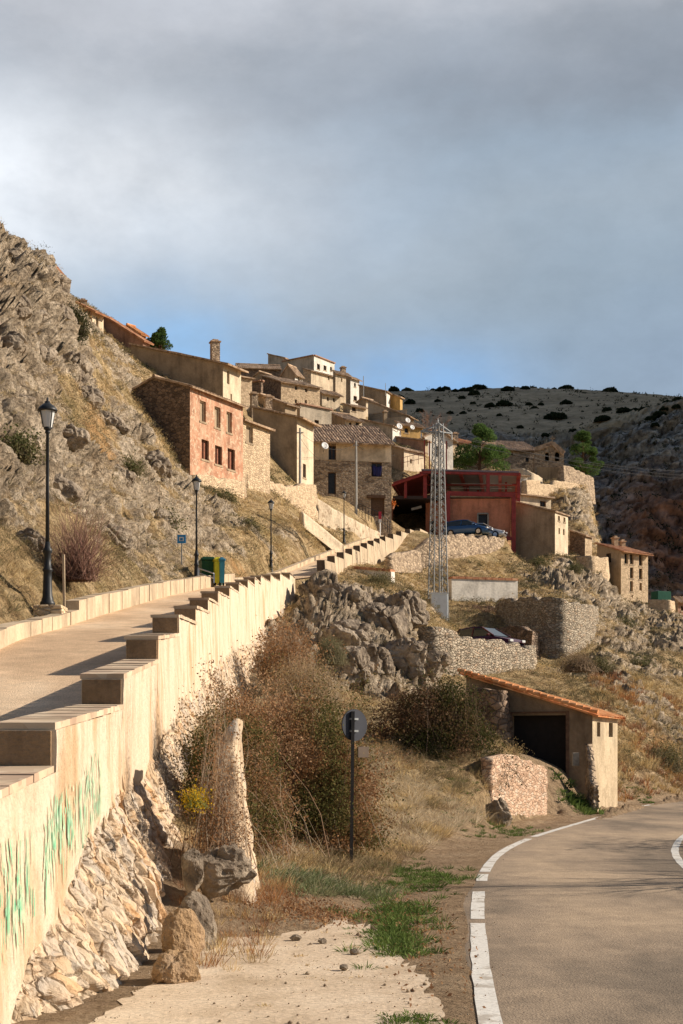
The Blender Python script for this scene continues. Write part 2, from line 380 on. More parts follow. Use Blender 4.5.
# wins: (face, px0, px1, py0, py1, kind)
house('brick_house', 'old red brick and stone house with six window openings on the left hillside', (190, 88), 387, 121, 243, 480, 30, roof='gable', rise=.9, wL='stone_dark', wR='brick_old',
      wins=[('R', 200, 206, 401, 422, 'o'), ('R', 214.5, 220.5, 407, 428, 'o'), ('R', 226.5, 232, 412, 433, 'o'), ('R', 201.5, 209, 440, 460, 's'), ('R', 215, 222, 446, 465, 's'), ('R', 227.5, 235, 449, 470, 's')])
house('stone_annex', 'small ochre stone annex with tiled eave joined to the right of the red brick house', (243, 93.5), 421, None, 270, 485, 30, dL=3.5, wL='stone_tan', zL=None, wins=[('R', 246, 253, 425, 443, 'o')])
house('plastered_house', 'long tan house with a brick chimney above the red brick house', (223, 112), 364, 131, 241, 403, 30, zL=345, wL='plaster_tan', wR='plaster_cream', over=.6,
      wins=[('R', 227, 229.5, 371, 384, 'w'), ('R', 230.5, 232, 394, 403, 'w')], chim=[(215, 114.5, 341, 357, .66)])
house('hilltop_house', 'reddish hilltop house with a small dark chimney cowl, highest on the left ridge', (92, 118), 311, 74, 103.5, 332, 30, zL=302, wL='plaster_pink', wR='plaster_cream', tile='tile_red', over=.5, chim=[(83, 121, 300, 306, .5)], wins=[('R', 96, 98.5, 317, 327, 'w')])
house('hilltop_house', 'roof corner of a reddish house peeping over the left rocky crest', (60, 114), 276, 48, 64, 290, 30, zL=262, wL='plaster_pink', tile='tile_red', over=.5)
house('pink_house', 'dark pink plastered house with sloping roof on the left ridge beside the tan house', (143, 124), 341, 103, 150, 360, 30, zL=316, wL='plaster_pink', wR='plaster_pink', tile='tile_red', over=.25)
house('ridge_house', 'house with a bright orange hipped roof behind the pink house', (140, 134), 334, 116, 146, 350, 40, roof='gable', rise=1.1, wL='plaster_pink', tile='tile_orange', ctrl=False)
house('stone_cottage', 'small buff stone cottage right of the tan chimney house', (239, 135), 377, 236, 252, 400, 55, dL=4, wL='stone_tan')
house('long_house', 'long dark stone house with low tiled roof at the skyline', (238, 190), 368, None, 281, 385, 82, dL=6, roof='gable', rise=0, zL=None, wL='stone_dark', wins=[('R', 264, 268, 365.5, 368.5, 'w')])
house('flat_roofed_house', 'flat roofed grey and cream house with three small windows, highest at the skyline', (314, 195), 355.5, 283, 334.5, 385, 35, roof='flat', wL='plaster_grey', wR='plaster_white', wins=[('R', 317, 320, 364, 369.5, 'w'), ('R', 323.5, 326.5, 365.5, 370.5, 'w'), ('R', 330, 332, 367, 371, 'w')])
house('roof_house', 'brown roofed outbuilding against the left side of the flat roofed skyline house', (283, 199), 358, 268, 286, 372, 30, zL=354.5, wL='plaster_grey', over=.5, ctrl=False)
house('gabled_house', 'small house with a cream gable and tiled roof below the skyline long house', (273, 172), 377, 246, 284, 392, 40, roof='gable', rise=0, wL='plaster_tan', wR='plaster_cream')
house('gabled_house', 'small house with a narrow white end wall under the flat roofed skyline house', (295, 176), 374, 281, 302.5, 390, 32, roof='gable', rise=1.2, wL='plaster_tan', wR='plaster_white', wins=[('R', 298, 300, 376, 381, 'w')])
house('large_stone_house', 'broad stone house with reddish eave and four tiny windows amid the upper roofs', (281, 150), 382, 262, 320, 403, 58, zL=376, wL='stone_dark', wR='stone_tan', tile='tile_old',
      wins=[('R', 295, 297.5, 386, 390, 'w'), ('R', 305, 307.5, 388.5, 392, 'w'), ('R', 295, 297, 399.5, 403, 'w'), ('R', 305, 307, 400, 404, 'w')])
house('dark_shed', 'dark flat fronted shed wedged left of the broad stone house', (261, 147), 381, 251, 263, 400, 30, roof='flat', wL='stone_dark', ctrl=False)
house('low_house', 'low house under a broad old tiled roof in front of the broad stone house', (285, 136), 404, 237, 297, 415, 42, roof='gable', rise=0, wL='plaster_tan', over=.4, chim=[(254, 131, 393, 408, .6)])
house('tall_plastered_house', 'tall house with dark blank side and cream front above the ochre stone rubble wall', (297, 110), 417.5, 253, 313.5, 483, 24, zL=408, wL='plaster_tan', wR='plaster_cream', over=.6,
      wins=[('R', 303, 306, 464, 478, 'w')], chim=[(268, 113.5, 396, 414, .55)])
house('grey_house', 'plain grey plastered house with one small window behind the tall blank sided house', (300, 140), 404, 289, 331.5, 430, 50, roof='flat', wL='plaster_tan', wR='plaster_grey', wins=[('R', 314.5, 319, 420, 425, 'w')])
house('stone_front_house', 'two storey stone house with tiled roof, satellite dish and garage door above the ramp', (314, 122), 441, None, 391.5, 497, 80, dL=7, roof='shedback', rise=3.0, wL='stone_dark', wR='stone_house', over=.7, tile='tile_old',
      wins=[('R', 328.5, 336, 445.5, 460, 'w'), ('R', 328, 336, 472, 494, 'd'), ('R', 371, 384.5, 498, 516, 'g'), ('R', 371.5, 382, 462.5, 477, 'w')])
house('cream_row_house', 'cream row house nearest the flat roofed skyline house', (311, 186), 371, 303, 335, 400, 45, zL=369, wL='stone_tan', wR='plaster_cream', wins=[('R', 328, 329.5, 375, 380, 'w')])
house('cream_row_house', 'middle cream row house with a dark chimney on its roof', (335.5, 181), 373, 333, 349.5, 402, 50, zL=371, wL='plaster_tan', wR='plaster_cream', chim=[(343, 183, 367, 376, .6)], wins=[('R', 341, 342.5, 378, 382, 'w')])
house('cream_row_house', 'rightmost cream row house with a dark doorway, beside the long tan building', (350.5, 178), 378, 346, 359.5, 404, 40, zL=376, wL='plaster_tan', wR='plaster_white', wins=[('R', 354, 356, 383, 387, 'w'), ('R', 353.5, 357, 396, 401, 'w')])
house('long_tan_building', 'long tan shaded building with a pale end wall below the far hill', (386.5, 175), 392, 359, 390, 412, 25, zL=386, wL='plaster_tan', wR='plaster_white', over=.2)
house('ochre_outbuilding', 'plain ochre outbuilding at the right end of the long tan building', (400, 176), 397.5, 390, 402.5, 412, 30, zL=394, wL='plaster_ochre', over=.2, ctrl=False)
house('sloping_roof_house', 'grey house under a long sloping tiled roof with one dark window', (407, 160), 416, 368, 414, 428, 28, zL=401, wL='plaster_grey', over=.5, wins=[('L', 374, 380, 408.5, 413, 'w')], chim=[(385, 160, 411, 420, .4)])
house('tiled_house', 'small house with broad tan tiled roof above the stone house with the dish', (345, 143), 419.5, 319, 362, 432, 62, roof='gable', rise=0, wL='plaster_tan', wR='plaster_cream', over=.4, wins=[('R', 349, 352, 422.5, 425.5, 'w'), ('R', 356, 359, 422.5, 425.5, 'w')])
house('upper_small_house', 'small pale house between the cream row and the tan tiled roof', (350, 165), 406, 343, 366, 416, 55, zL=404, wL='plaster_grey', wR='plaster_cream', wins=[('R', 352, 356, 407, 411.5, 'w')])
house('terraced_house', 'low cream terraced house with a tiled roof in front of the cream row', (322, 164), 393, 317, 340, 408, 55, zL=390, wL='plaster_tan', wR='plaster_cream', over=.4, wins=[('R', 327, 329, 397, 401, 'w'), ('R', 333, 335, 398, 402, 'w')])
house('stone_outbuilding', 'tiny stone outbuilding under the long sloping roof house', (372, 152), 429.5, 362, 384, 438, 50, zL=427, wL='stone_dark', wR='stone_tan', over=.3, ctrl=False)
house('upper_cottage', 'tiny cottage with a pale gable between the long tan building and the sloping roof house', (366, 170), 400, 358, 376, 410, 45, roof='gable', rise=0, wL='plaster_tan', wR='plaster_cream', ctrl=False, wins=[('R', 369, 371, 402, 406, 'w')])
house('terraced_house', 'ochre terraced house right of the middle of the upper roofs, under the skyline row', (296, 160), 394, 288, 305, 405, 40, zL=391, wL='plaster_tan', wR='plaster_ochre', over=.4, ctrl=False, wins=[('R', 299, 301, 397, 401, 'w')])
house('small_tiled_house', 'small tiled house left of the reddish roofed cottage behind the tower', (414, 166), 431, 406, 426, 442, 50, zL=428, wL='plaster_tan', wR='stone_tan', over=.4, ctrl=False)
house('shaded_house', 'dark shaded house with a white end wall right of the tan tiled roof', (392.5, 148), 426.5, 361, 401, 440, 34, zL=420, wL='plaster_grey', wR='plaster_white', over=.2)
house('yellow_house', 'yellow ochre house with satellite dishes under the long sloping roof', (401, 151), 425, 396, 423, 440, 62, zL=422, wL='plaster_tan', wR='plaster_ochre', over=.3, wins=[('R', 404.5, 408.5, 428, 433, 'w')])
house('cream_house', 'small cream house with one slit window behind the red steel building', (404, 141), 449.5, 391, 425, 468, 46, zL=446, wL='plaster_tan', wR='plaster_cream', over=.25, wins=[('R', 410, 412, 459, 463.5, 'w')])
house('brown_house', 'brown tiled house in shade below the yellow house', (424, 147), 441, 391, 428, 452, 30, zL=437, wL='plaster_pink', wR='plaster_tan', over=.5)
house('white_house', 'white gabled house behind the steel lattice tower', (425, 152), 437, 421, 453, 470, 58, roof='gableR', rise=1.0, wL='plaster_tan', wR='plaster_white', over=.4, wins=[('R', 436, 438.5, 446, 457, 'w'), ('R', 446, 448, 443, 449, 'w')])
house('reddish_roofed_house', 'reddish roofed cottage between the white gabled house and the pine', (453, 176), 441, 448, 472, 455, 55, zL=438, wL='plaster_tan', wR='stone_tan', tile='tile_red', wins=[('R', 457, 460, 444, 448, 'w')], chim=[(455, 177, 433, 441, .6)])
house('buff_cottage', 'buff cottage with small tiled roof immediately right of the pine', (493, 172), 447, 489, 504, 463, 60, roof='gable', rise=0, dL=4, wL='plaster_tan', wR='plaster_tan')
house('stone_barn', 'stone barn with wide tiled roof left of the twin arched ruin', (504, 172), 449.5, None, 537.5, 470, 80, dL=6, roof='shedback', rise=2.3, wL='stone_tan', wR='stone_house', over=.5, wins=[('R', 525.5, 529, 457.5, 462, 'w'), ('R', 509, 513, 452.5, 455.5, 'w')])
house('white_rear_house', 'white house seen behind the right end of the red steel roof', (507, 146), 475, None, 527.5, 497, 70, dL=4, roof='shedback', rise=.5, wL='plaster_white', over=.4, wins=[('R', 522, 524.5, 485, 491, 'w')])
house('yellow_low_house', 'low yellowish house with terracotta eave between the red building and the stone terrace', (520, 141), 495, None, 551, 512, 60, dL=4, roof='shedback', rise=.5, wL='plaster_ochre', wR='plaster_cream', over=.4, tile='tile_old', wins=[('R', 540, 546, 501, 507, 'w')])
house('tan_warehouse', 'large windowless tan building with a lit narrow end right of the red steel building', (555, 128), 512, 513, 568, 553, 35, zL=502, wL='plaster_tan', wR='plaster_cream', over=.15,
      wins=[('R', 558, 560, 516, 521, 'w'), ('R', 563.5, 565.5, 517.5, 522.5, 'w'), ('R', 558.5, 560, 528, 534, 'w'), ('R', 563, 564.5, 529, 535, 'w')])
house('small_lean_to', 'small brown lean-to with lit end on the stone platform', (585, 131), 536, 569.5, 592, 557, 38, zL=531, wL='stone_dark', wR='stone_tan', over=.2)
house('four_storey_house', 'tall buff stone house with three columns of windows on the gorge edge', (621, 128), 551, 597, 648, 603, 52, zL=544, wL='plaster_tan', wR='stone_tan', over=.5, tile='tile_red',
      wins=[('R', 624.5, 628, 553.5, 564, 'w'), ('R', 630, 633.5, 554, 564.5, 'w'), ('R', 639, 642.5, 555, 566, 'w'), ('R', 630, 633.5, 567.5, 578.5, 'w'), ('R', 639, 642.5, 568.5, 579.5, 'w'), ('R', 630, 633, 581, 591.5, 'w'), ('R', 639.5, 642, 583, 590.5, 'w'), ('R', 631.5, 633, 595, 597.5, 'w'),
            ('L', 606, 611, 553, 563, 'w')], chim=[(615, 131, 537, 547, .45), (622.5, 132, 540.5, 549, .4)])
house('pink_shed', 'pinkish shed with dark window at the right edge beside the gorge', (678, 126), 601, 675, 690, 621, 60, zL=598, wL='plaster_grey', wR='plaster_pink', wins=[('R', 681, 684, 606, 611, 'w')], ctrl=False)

# ---------------------------------------------------------------- terrain control points
CL, CR, CB = [], [], []   # (x,y,z,rough)
def cp(lst, px, py, Y, r=.5): lst.append((XP(px, Y), Y, ZP(py, Y), r))
for y in (-3, 3, 8, 12, 16, 20, 25, 30, 36, 43, 52, 62, 72, 84, 96, 110):     # left field follows the ramp
    for x in (xw(y) - .3, (xw(y) + xk(y)) / 2, xk(y)): CL.append((float(x), y, float(zs(y)), 0))
    CL.append((float(xk(y)) - .6, y, float(zr(y)) + .25, .1))
for a in [(0, 600, 26), (0, 500, 33), (0, 400, 45), (0, 300, 60), (0, 234, 72), (45, 265, 76), (75, 303, 82), (50, 300, 73), (100, 350, 86), (100, 400, 68), (100, 450, 57), (50, 400, 53), (50, 500, 38), (50, 560, 32),
          (120, 560, 42), (120, 510, 52), (90, 590, 33), (130, 395, 86), (150, 430, 80), (170, 455, 82), (185, 478, 84), (180, 500, 70), (180, 550, 58), (160, 580, 47), (230, 500, 84), (250, 530, 75), (290, 520, 90), (300, 545, 84), (325, 545, 97), (235, 560, 63), (150, 470, 70), (130, 440, 77),
          (20, 340, 56), (25, 450, 41), (75, 340, 77), (95, 338, 96), (110, 352, 96), (125, 368, 98)]:
    cp(CL, a[0], a[1] + (17 if a[1] < 260 else 9 if a[1] < 350 else 3), a[2], (1.15 if a[1] < 310 and a[0] < 60 else .62) if a[1] < 520 else .4)
for a in [(-300, 600, 12), (-300, 400, 20), (-300, 150, 40), (-150, 200, 60), (-150, 400, 30), (-100, 150, 85), (40, 268, 100), (0, 245, 100), (80, 315, 108), (110, 345, 114), (60, 290, 125), (-200, 200, 130)]: cp(CL, *a, .5)
# right field: lower road level, verge, crag, terraces
for y in (-5, 0, 4, 8, 12):
    for x in (-1.8, 0, 3, 8, 14): CR.append((x, y, 0, 0))
for a in [(-2.2, 15, .55, .15), (-1, 15, .15, .1), (-2, 20, 1.2, .2), (-1, 20, .4, .1), (0.3, 20, .05, 0), (-2.3, 25, 2.1, .2), (-1, 25, .9, .1), (.5, 23.5, .12, 0), (-2.6, 30, 2.6, .3), (-1, 30, 1.5, .2), (1, 28, .5, .1), (2.2, 28, .15, 0),
          (-3, 36, 3.0, .4), (-3, 43, 3.7, .5), (-3, 50, 5.0, .6), (-3, 57, 6.3, .7), (-2.6, 64, 7.9, .8), (-2.2, 70, 9.2, .8)]: CR.append(a)
for x, y, z in [(12, 20, 0), (14, 28, -.3), (18, 36, -.8), (26, 46, -1.5), (36, 60, -3), (30, 20, -2), (50, 30, -5), (5, 28, 0), (8, 36, 0), (12, 44, 0), (16, 52, 0), (3.85, 33.6, .0), (4.35, 34.8, 0), (4.75, 35.9, .02), (5.15, 37.2, .04), (5.6, 38.6, .06), (6.05, 39.8, .1), (10, 49, .05), (20, 62, .1), (60, 80, -6), (45, 100, 0)]: CR.append((x, y, z, 0))
for a in [(250, 740, 34, .2), (330, 745, 34, .2), (400, 765, 33, .15), (450, 775, 33.5, .1), (478, 757, 35, .1), (497, 757, 37.2, .05), (512, 760, 39, .05), (514, 753, 43, .1), (532, 758, 41.5, .05), (560, 778, 41.5, .05), (575, 780, 43, .05), (545, 757, 46, 0), (520, 757, 48, 0), (565, 800, 39.6, 0), (600, 797, 43.5, .1), (615, 795, 46, .1),
          (640, 793, 51, .1), (640, 765, 56, .3), (683, 785, 60, .2), (683, 745, 66, .4), (640, 722, 66, .4), (620, 692, 69, .4), (683, 705, 75, .6), (660, 655, 86, .6), (683, 632, 100, .6), (600, 645, 82, .5), (560, 668, 79, .3), (532, 683, 68, .2),
          (500, 690, 60, .2), (462, 692, 56, .3), (400, 712, 45, .3), (340, 712, 42, .3), (290, 712, 39, .3), (310, 668, 49, .8), (360, 690, 49, .6), (400, 690, 51, .6), (430, 690, 55, .4), (350, 650, 57, .8), (400, 655, 58, .7), (305, 620, 60, .8), (322, 584, 69, .9),
          (360, 607, 66, .9), (400, 610, 68, .8), (412, 632, 67, .4), (440, 692, 63, .1), (475, 694, 63, .1), (505, 696, 63, .1), (370, 590, 76, .4), (400, 582, 84, .2), (425, 602, 82, .3), (345, 578, 80, .2), (372, 566, 95, .2), (420, 560, 110, .2), (428, 578, 108, .2),
          (445, 650, 71, .05), (480, 654, 76, 0), (520, 658, 77, .05), (438, 623, 90, .03), (436, 625, 87, .03), (480, 614, 92, .3), (450, 597, 98, .2), (515, 597, 99.5, .1), (555, 598, 98, .2), (588, 600, 99, .2), (556, 668, 84.5, .2), (520, 662, 83, .1), (590, 660, 84, .4),
          (470, 577, 111, .1), (510, 577, 115, .1), (520, 563, 124, .3), (515, 574, 127.5, .1), (530, 600, 104, .6), (570, 580, 113, .9), (600, 572, 122, .9), (640, 607, 124, .5), (683, 615, 120, .6), (620, 622, 112, .9), (590, 620, 104, .9), (555, 560, 122, .6), (650, 640, 100, .7), (620, 660, 88, .7)]: cp(CR, *a)
# shared: terrace, village hill, gorge
for a in [(432, 540, 114, 0), (455, 538, 117.5, 0), (432, 537, 123.5, 0), (480, 536.5, 124, 0), (505, 536.5, 124, 0), (400, 536, 130, 0), (450, 530, 140, 0), (500, 530, 140, 0), (395, 530, 136, 0), (300, 505, 106, .1), (320, 520, 110, .1), (360, 524, 117, .05), (385, 530, 122, 0), (340, 500, 118, 0), (380, 512, 124, 0),
          (545, 508, 146, .1), (585, 530, 136, .6), (575, 505, 145, 1.2), (590, 515, 147, 1.0), (560, 482, 160, .1), (540, 484, 160, .1), (590, 492, 158, .3), (610, 560, 135, .5), (560, 475, 178, .1), (520, 475, 176, .1), (480, 478, 168, .1), (430, 485, 165, 0),
          (330, 445, 145, 0), (400, 445, 160, 0), (300, 432, 145, 0), (250, 420, 135, 0), (370, 418, 178, 0), (320, 405, 185, 0), (280, 400, 180, 0), (200, 385, 130, .1), (150, 365, 132, .1), (240, 395, 160, 0), (310, 395, 205, 0), (390, 415, 200, 0), (430, 450, 200, 0), (550, 485, 205, 0), (250, 395, 210, 0), (150, 350, 170, .2), (60, 300, 170, .2)]: cp(CB, *a)
for x, y, z in [(30, 150, 10), (36, 140, 9), (42, 128, 9.5), (36, 170, 2), (60, 150, 0), (60, 120, 2), (80, 200, -6), (50, 200, -4), (45, 240, -8), (0, 250, 15), (-60, 240, 25), (100, 250, -8), (-120, 200, 50), (-100, 120, 50), (100, 120, -6)]: CB.append((x, y, z, .5))
for s in HS:
    if not s['ctrl']: continue
    for q, dz in ((s['C'], 0), (s['C'] + s['d'] * s['tR'], 0)): CB.append((q.x, q.y, s['base'] + dz - .1, .05))
def wc(x, y): return np.stack([6 * x / (y + 15), 2 * np.log(y + 15)], 1)
class Field:
    def __init__(s, pts):
        p = np.array(pts, float); keep = []
        for i in range(len(p)):   # drop near-duplicates
            if all(abs(p[i, 0] - p[j, 0]) + abs(p[i, 1] - p[j, 1]) > .05 for j in keep): keep.append(i)
        p = p[keep]; s.c = wc(p[:, 0], p[:, 1]); D = np.linalg.norm(s.c[:, None] - s.c[None], axis=2)
        n = len(p); q = p[:, 1] + 15; A = np.zeros((n + 3, n + 3)); A[:n, :n] = -D - 0.0005 * np.eye(n)
        A[:n, n] = 1; A[:n, n + 1:] = s.c; A[n, :n] = 1; A[n + 1:, :n] = s.c.T
        B = np.zeros((n + 3, 2)); B[:n, 0] = (p[:, 2]) / q; B[:n, 1] = p[:, 3]; s.w = np.linalg.solve(A, B); s.n = n
    def __call__(s, x, y):
        out = np.zeros((len(x), 2)); c = wc(x, y)
        for i in range(0, len(x), 40000):
            cc = c[i:i + 40000]; d = np.sqrt(((cc[:, None] - s.c[None]) ** 2).sum(2))
            out[i:i + 40000] = -d @ s.w[:s.n] + s.w[s.n] + cc @ s.w[s.n + 1:]
        out[:, 0] *= y + 15; return out[:, 0], np.clip(out[:, 1], 0, 1.5)
FL = Field(CL + CB); FR = Field(CR + CB)
def base_height(x, y):
    zl, rl = FL(x, y); zR, rR = FR(x, y)
    edge = xw(y)
    wid = np.interp(y, [0, 70, 71.5, 75.5, 77, 112, 128, 140], [.04, .04, 1.2, 1.2, .04, .04, 3, 6]); cen = edge - .2
    t = sstep(-wid, wid, x - cen); z = zl * (1 - t) + zR * t; r = rl * (1 - t) + rR * t
    # ramp bed
    onr = sstep(-1.0, -.15, x - xk(y)) * (1 - sstep(-.05, .0, x - (edge - .2 + .04))) * (1 - sstep(124, 128, y))
    z = z * (1 - onr) + (zs(y) - .06) * onr; r = r * (1 - onr)
    d = lroad_d(x, y); lo = sstep(.1, .5, d) * (1 - sstep(6.5, 8.5, d)) * (x > edge) * (y < 75)
    z = z * (1 - lo) + (-.03) * lo; r = r * (1 - lo * .95)
    fl = (x > edge) * (1 - sstep(12.6, 14.6, y)) * (d < .3); z = z * (1 - fl) ; r = r * (1 - fl)
    s_ = (x - 3.5) * .935 - (y - 34.0) * .356; t_ = (x - 3.5) * .356 + (y - 34.0) * .935
    pw = sstep(-.05, .12, s_) * (1 - sstep(2.4, 3.4, s_)) * sstep(-2.4, -1.0, t_) * (1 - sstep(5.6, 6.6, t_)); z = z * (1 - pw) + np.minimum(z, .04) * pw
    sh = sstep(-1.9, -.5, d) * (d < .15) * (x > edge) * (y < 60); z = z * (1 - sh); r = r * (1 - sh); return z, r
def gauss2(x, y, pts):
    g = np.zeros(len(x))
    for px, Y, s in pts: g = np.maximum(g, np.exp(-(((x - XP(px, Y)) / s) ** 2 + ((y - Y) / (s * 2.2)) ** 2)))
    return g
def terrain_grid():
    ui = np.linspace(-.265, .265, 560); uo = .265 + (np.linspace(0, 1, 26)[1:] ** 1.7) * .9
    u = np.concatenate([-uo[::-1], ui, uo]); q = np.exp(np.linspace(math.log(11), math.log(262), 1150)); Y = q - 15
    UU, YY = np.meshgrid(u, Y); x = (UU * (YY + 15)).ravel(); y = YY.ravel()
    z, r = base_height(x, y); p = np.stack([x, y, z], 1)
    n = fbm(p * .12, 3, 3) ; w1 = p + (np.stack([fbm(p * .5, 2, 5), fbm(p * .5, 2, 6), fbm(p * .5, 2, 7)], 1) - .5) * 2.0
    f1, e1, c1 = worley(w1 * np.array([.55, .45, .75]), 1)
    f2, e2, c2 = worley(w1 * np.array([1.5, 1.2, 2.0]), 9)
    rid = fbm(p * .33, 4, 13, ridge=True)
    rockm = sstep(.445, .63, fbm(p * np.array([.30, .24, .4]), 4, 21) * .8 + r * .32)       # where rock breaks through
    d = r * rockm * ((c1 - .35) * 1.1 + (c2 - .5) * .40 - .6 * (1 - sstep(0, .18, e1)) - .3 * (1 - sstep(0, .16, e2)) + .35 * (rid - .6))
    f3, e3, c3 = worley(w1 * np.array([2.6, 2.2, 3.4]), 17)
    d = d + r * rockm * (.30 * (c3 - .5) - .20 * (1 - sstep(0, .2, e3)) + .5 * (fbm(p * 3.1, 4, 33, ridge=True) - .6))
    d = d + np.minimum(r, .8) * (1 - rockm) * (.7 * (fbm(p * .8, 4, 31) - .5) + .55 * (fbm(p * 2.0, 4, 37, ridge=True) - .6) + .25 * (fbm(p * 6, 2, 39) - .5)) + np.minimum(r, .35) * .35 * (fbm(p * 2.6, 4, 41) - .5) + .006 * (fbm(p * 7, 2, 51) - .5)
    nr, nc = UU.shape
    Pg = p.reshape(nr, nc, 3); du = np.gradient(Pg, axis=1); dv = np.gradient(Pg, axis=0); nn = np.cross(du, dv).reshape(-1, 3); nn /= np.linalg.norm(nn, axis=1)[:, None] + 1e-9
    k = np.abs(np.hypot(nn[:, 0], nn[:, 1])) ; nn[k > .93] = (0, 0, 1)
    p2 = p + nn * d[:, None]
    i = np.arange(nr * nc).reshape(nr, nc); Fc = np.stack([i[:-1, :-1], i[:-1, 1:], i[1:, 1:], i[1:, :-1]], 2).reshape(-1, 4)
    return p2, Fc, r, rockm, nn, (nr, nc), c1, e1
TP, TF, TR, TROCK, TN, TS, TC1, TE1 = terrain_grid()
def H(x, y):
    x = np.atleast_1d(np.asarray(x, float)); y = np.atleast_1d(np.asarray(y, float)); return base_height(x, y)[0]
def build_terrain():
    me = raw('hillside', TP, TF, True)
    och = gauss2(TP[:, 0], TP[:, 1], [(98, 58, 1.1), (103, 60, 1.3), (100, 63, 1.2), (245, 66, 1.2), (242, 64, .8), (660, 66, 1.2), (95, 56, .8)])
    och = sstep(.35, .8, och * 1.6 * fbm(TP * 1.1, 5, 77)) * .9
    dn = fbm(TP * np.array([.25, .18, .25]), 4, 61)
    dd = lroad_d(TP[:, 0], TP[:, 1]); dirt = (1 - sstep(.9, 2.6, -dd)) * (TP[:, 0] > xw(TP[:, 1])) * (TP[:, 1] < 75) * (dd < 9)
    gx, gy = TP[:, 0], TP[:, 1]
    dirt = np.maximum(dirt, (np.exp(-(((gx - 6.7) / 1.5) ** 2 + ((gy - 42.3) / 3.6) ** 2)) > .33) * .9)
    dirt = np.maximum(dirt, (gy < 17) * (gx > xw(gy)) * 1.0)
    vcol(me, np.stack([TROCK * np.clip(TR * 2.2, 0, 1), och, dirt], 1), 'masks')
    vcol(me, np.stack([dn, TC1, sstep(0, .2, TE1)], 1), 'masks2')
    m, N, K, b = newmat('hillside')
    at = N.new('ShaderNodeAttribute'); at.attribute_name = 'masks'; sp = N.new('ShaderNodeSeparateColor'); K.new(at.outputs['Color'], sp.inputs[0])
    at2 = N.new('ShaderNodeAttribute'); at2.attribute_name = 'masks2'; sp2 = N.new('ShaderNodeSeparateColor'); K.new(at2.outputs['Color'], sp2.inputs[0])
    n1 = tex(N, K, 'ShaderNodeTexNoise', 1.1, Detail=8.0, Roughness=.65); n2 = tex(N, K, 'ShaderNodeTexNoise', 6.0, Detail=8.0, Roughness=.7); n3 = tex(N, K, 'ShaderNodeTexNoise', .35, Detail=6.0)
    soil = ramp(N, K, n1.outputs[0], [(.28, (.15, .10, .05)), (.42, (.33, .225, .115)), (.55, (.52, .375, .205)), (.7, (.64, .48, .29))])
    soil = mixc(N, K, ramp(N, K, n3.outputs[0], [(.45, 0), (.7, .55)]), soil, (.20, .165, .07))
    soil = mixc(N, K, .85, soil, ramp(N, K, n2.outputs[0], [(.35, .35), (.65, 1.45)]), 'MULTIPLY')
    rock = ramp(N, K, n1.outputs[0], [(.25, (.12, .09, .06)), (.42, (.30, .235, .165)), (.55, (.50, .405, .295)), (.72, (.66, .55, .42))])
    rock = mixc(N, K, ramp(N, K, n3.outputs[0], [(.5, 0), (.75, .5)]), rock, (.38, .26, .15))
    rock = mixc(N, K, .85, rock, ramp(N, K, n2.outputs[0], [(.35, .35), (.62, 1.35)]), 'MULTIPLY')
    gm = N.new('ShaderNodeNewGeometry'); sg = N.new('ShaderNodeSeparateXYZ'); K.new(gm.outputs['Normal'], sg.inputs[0])
    steep = ramp(N, K, sg.outputs[2], [(.45, 1.0), (.8, 0.0)])
    rf = addm(N, K, sp.outputs[0], n1.outputs[0], .8); mm = N.new('ShaderNodeMath'); mm.operation = 'MULTIPLY'
    K.new(ramp(N, K, rf, [(.55, 0), (.95, 1)]), mm.inputs[0]); K.new(addm(N, K, steep, sp.outputs[0], .75), mm.inputs[1]); mm.use_clamp = True
    c = mixc(N, K, mm.outputs[0], soil, rock)
    c = mixc(N, K, sp.outputs[1], c, mixc(N, K, .9, (.46, .27, .12), ramp(N, K, n2.outputs[0], [(.3, .5), (.65, 1.3)]), 'MULTIPLY'))
    dirt = ramp(N, K, n1.outputs[0], [(.3, (.30, .205, .125)), (.5, (.40, .285, .18)), (.7, (.48, .36, .24))])
    dirt = mixc(N, K, .6, dirt, ramp(N, K, n2.outputs[0], [(.3, .5), (.7, 1.3)]), 'MULTIPLY')
    c = mixc(N, K, sp.outputs[2], c, dirt)
    K.new(c, b.inputs['Base Color']); b.inputs['Roughness'].default_value = 1; b.inputs['Specular IOR Level'].default_value = .05
    h = addm(N, K, n2.outputs[0], n1.outputs[0], 1.5); bump(N, K, b, h, 1.0, .26)
    tag(link('hillside', me, m), kind='structure')
build_terrain()
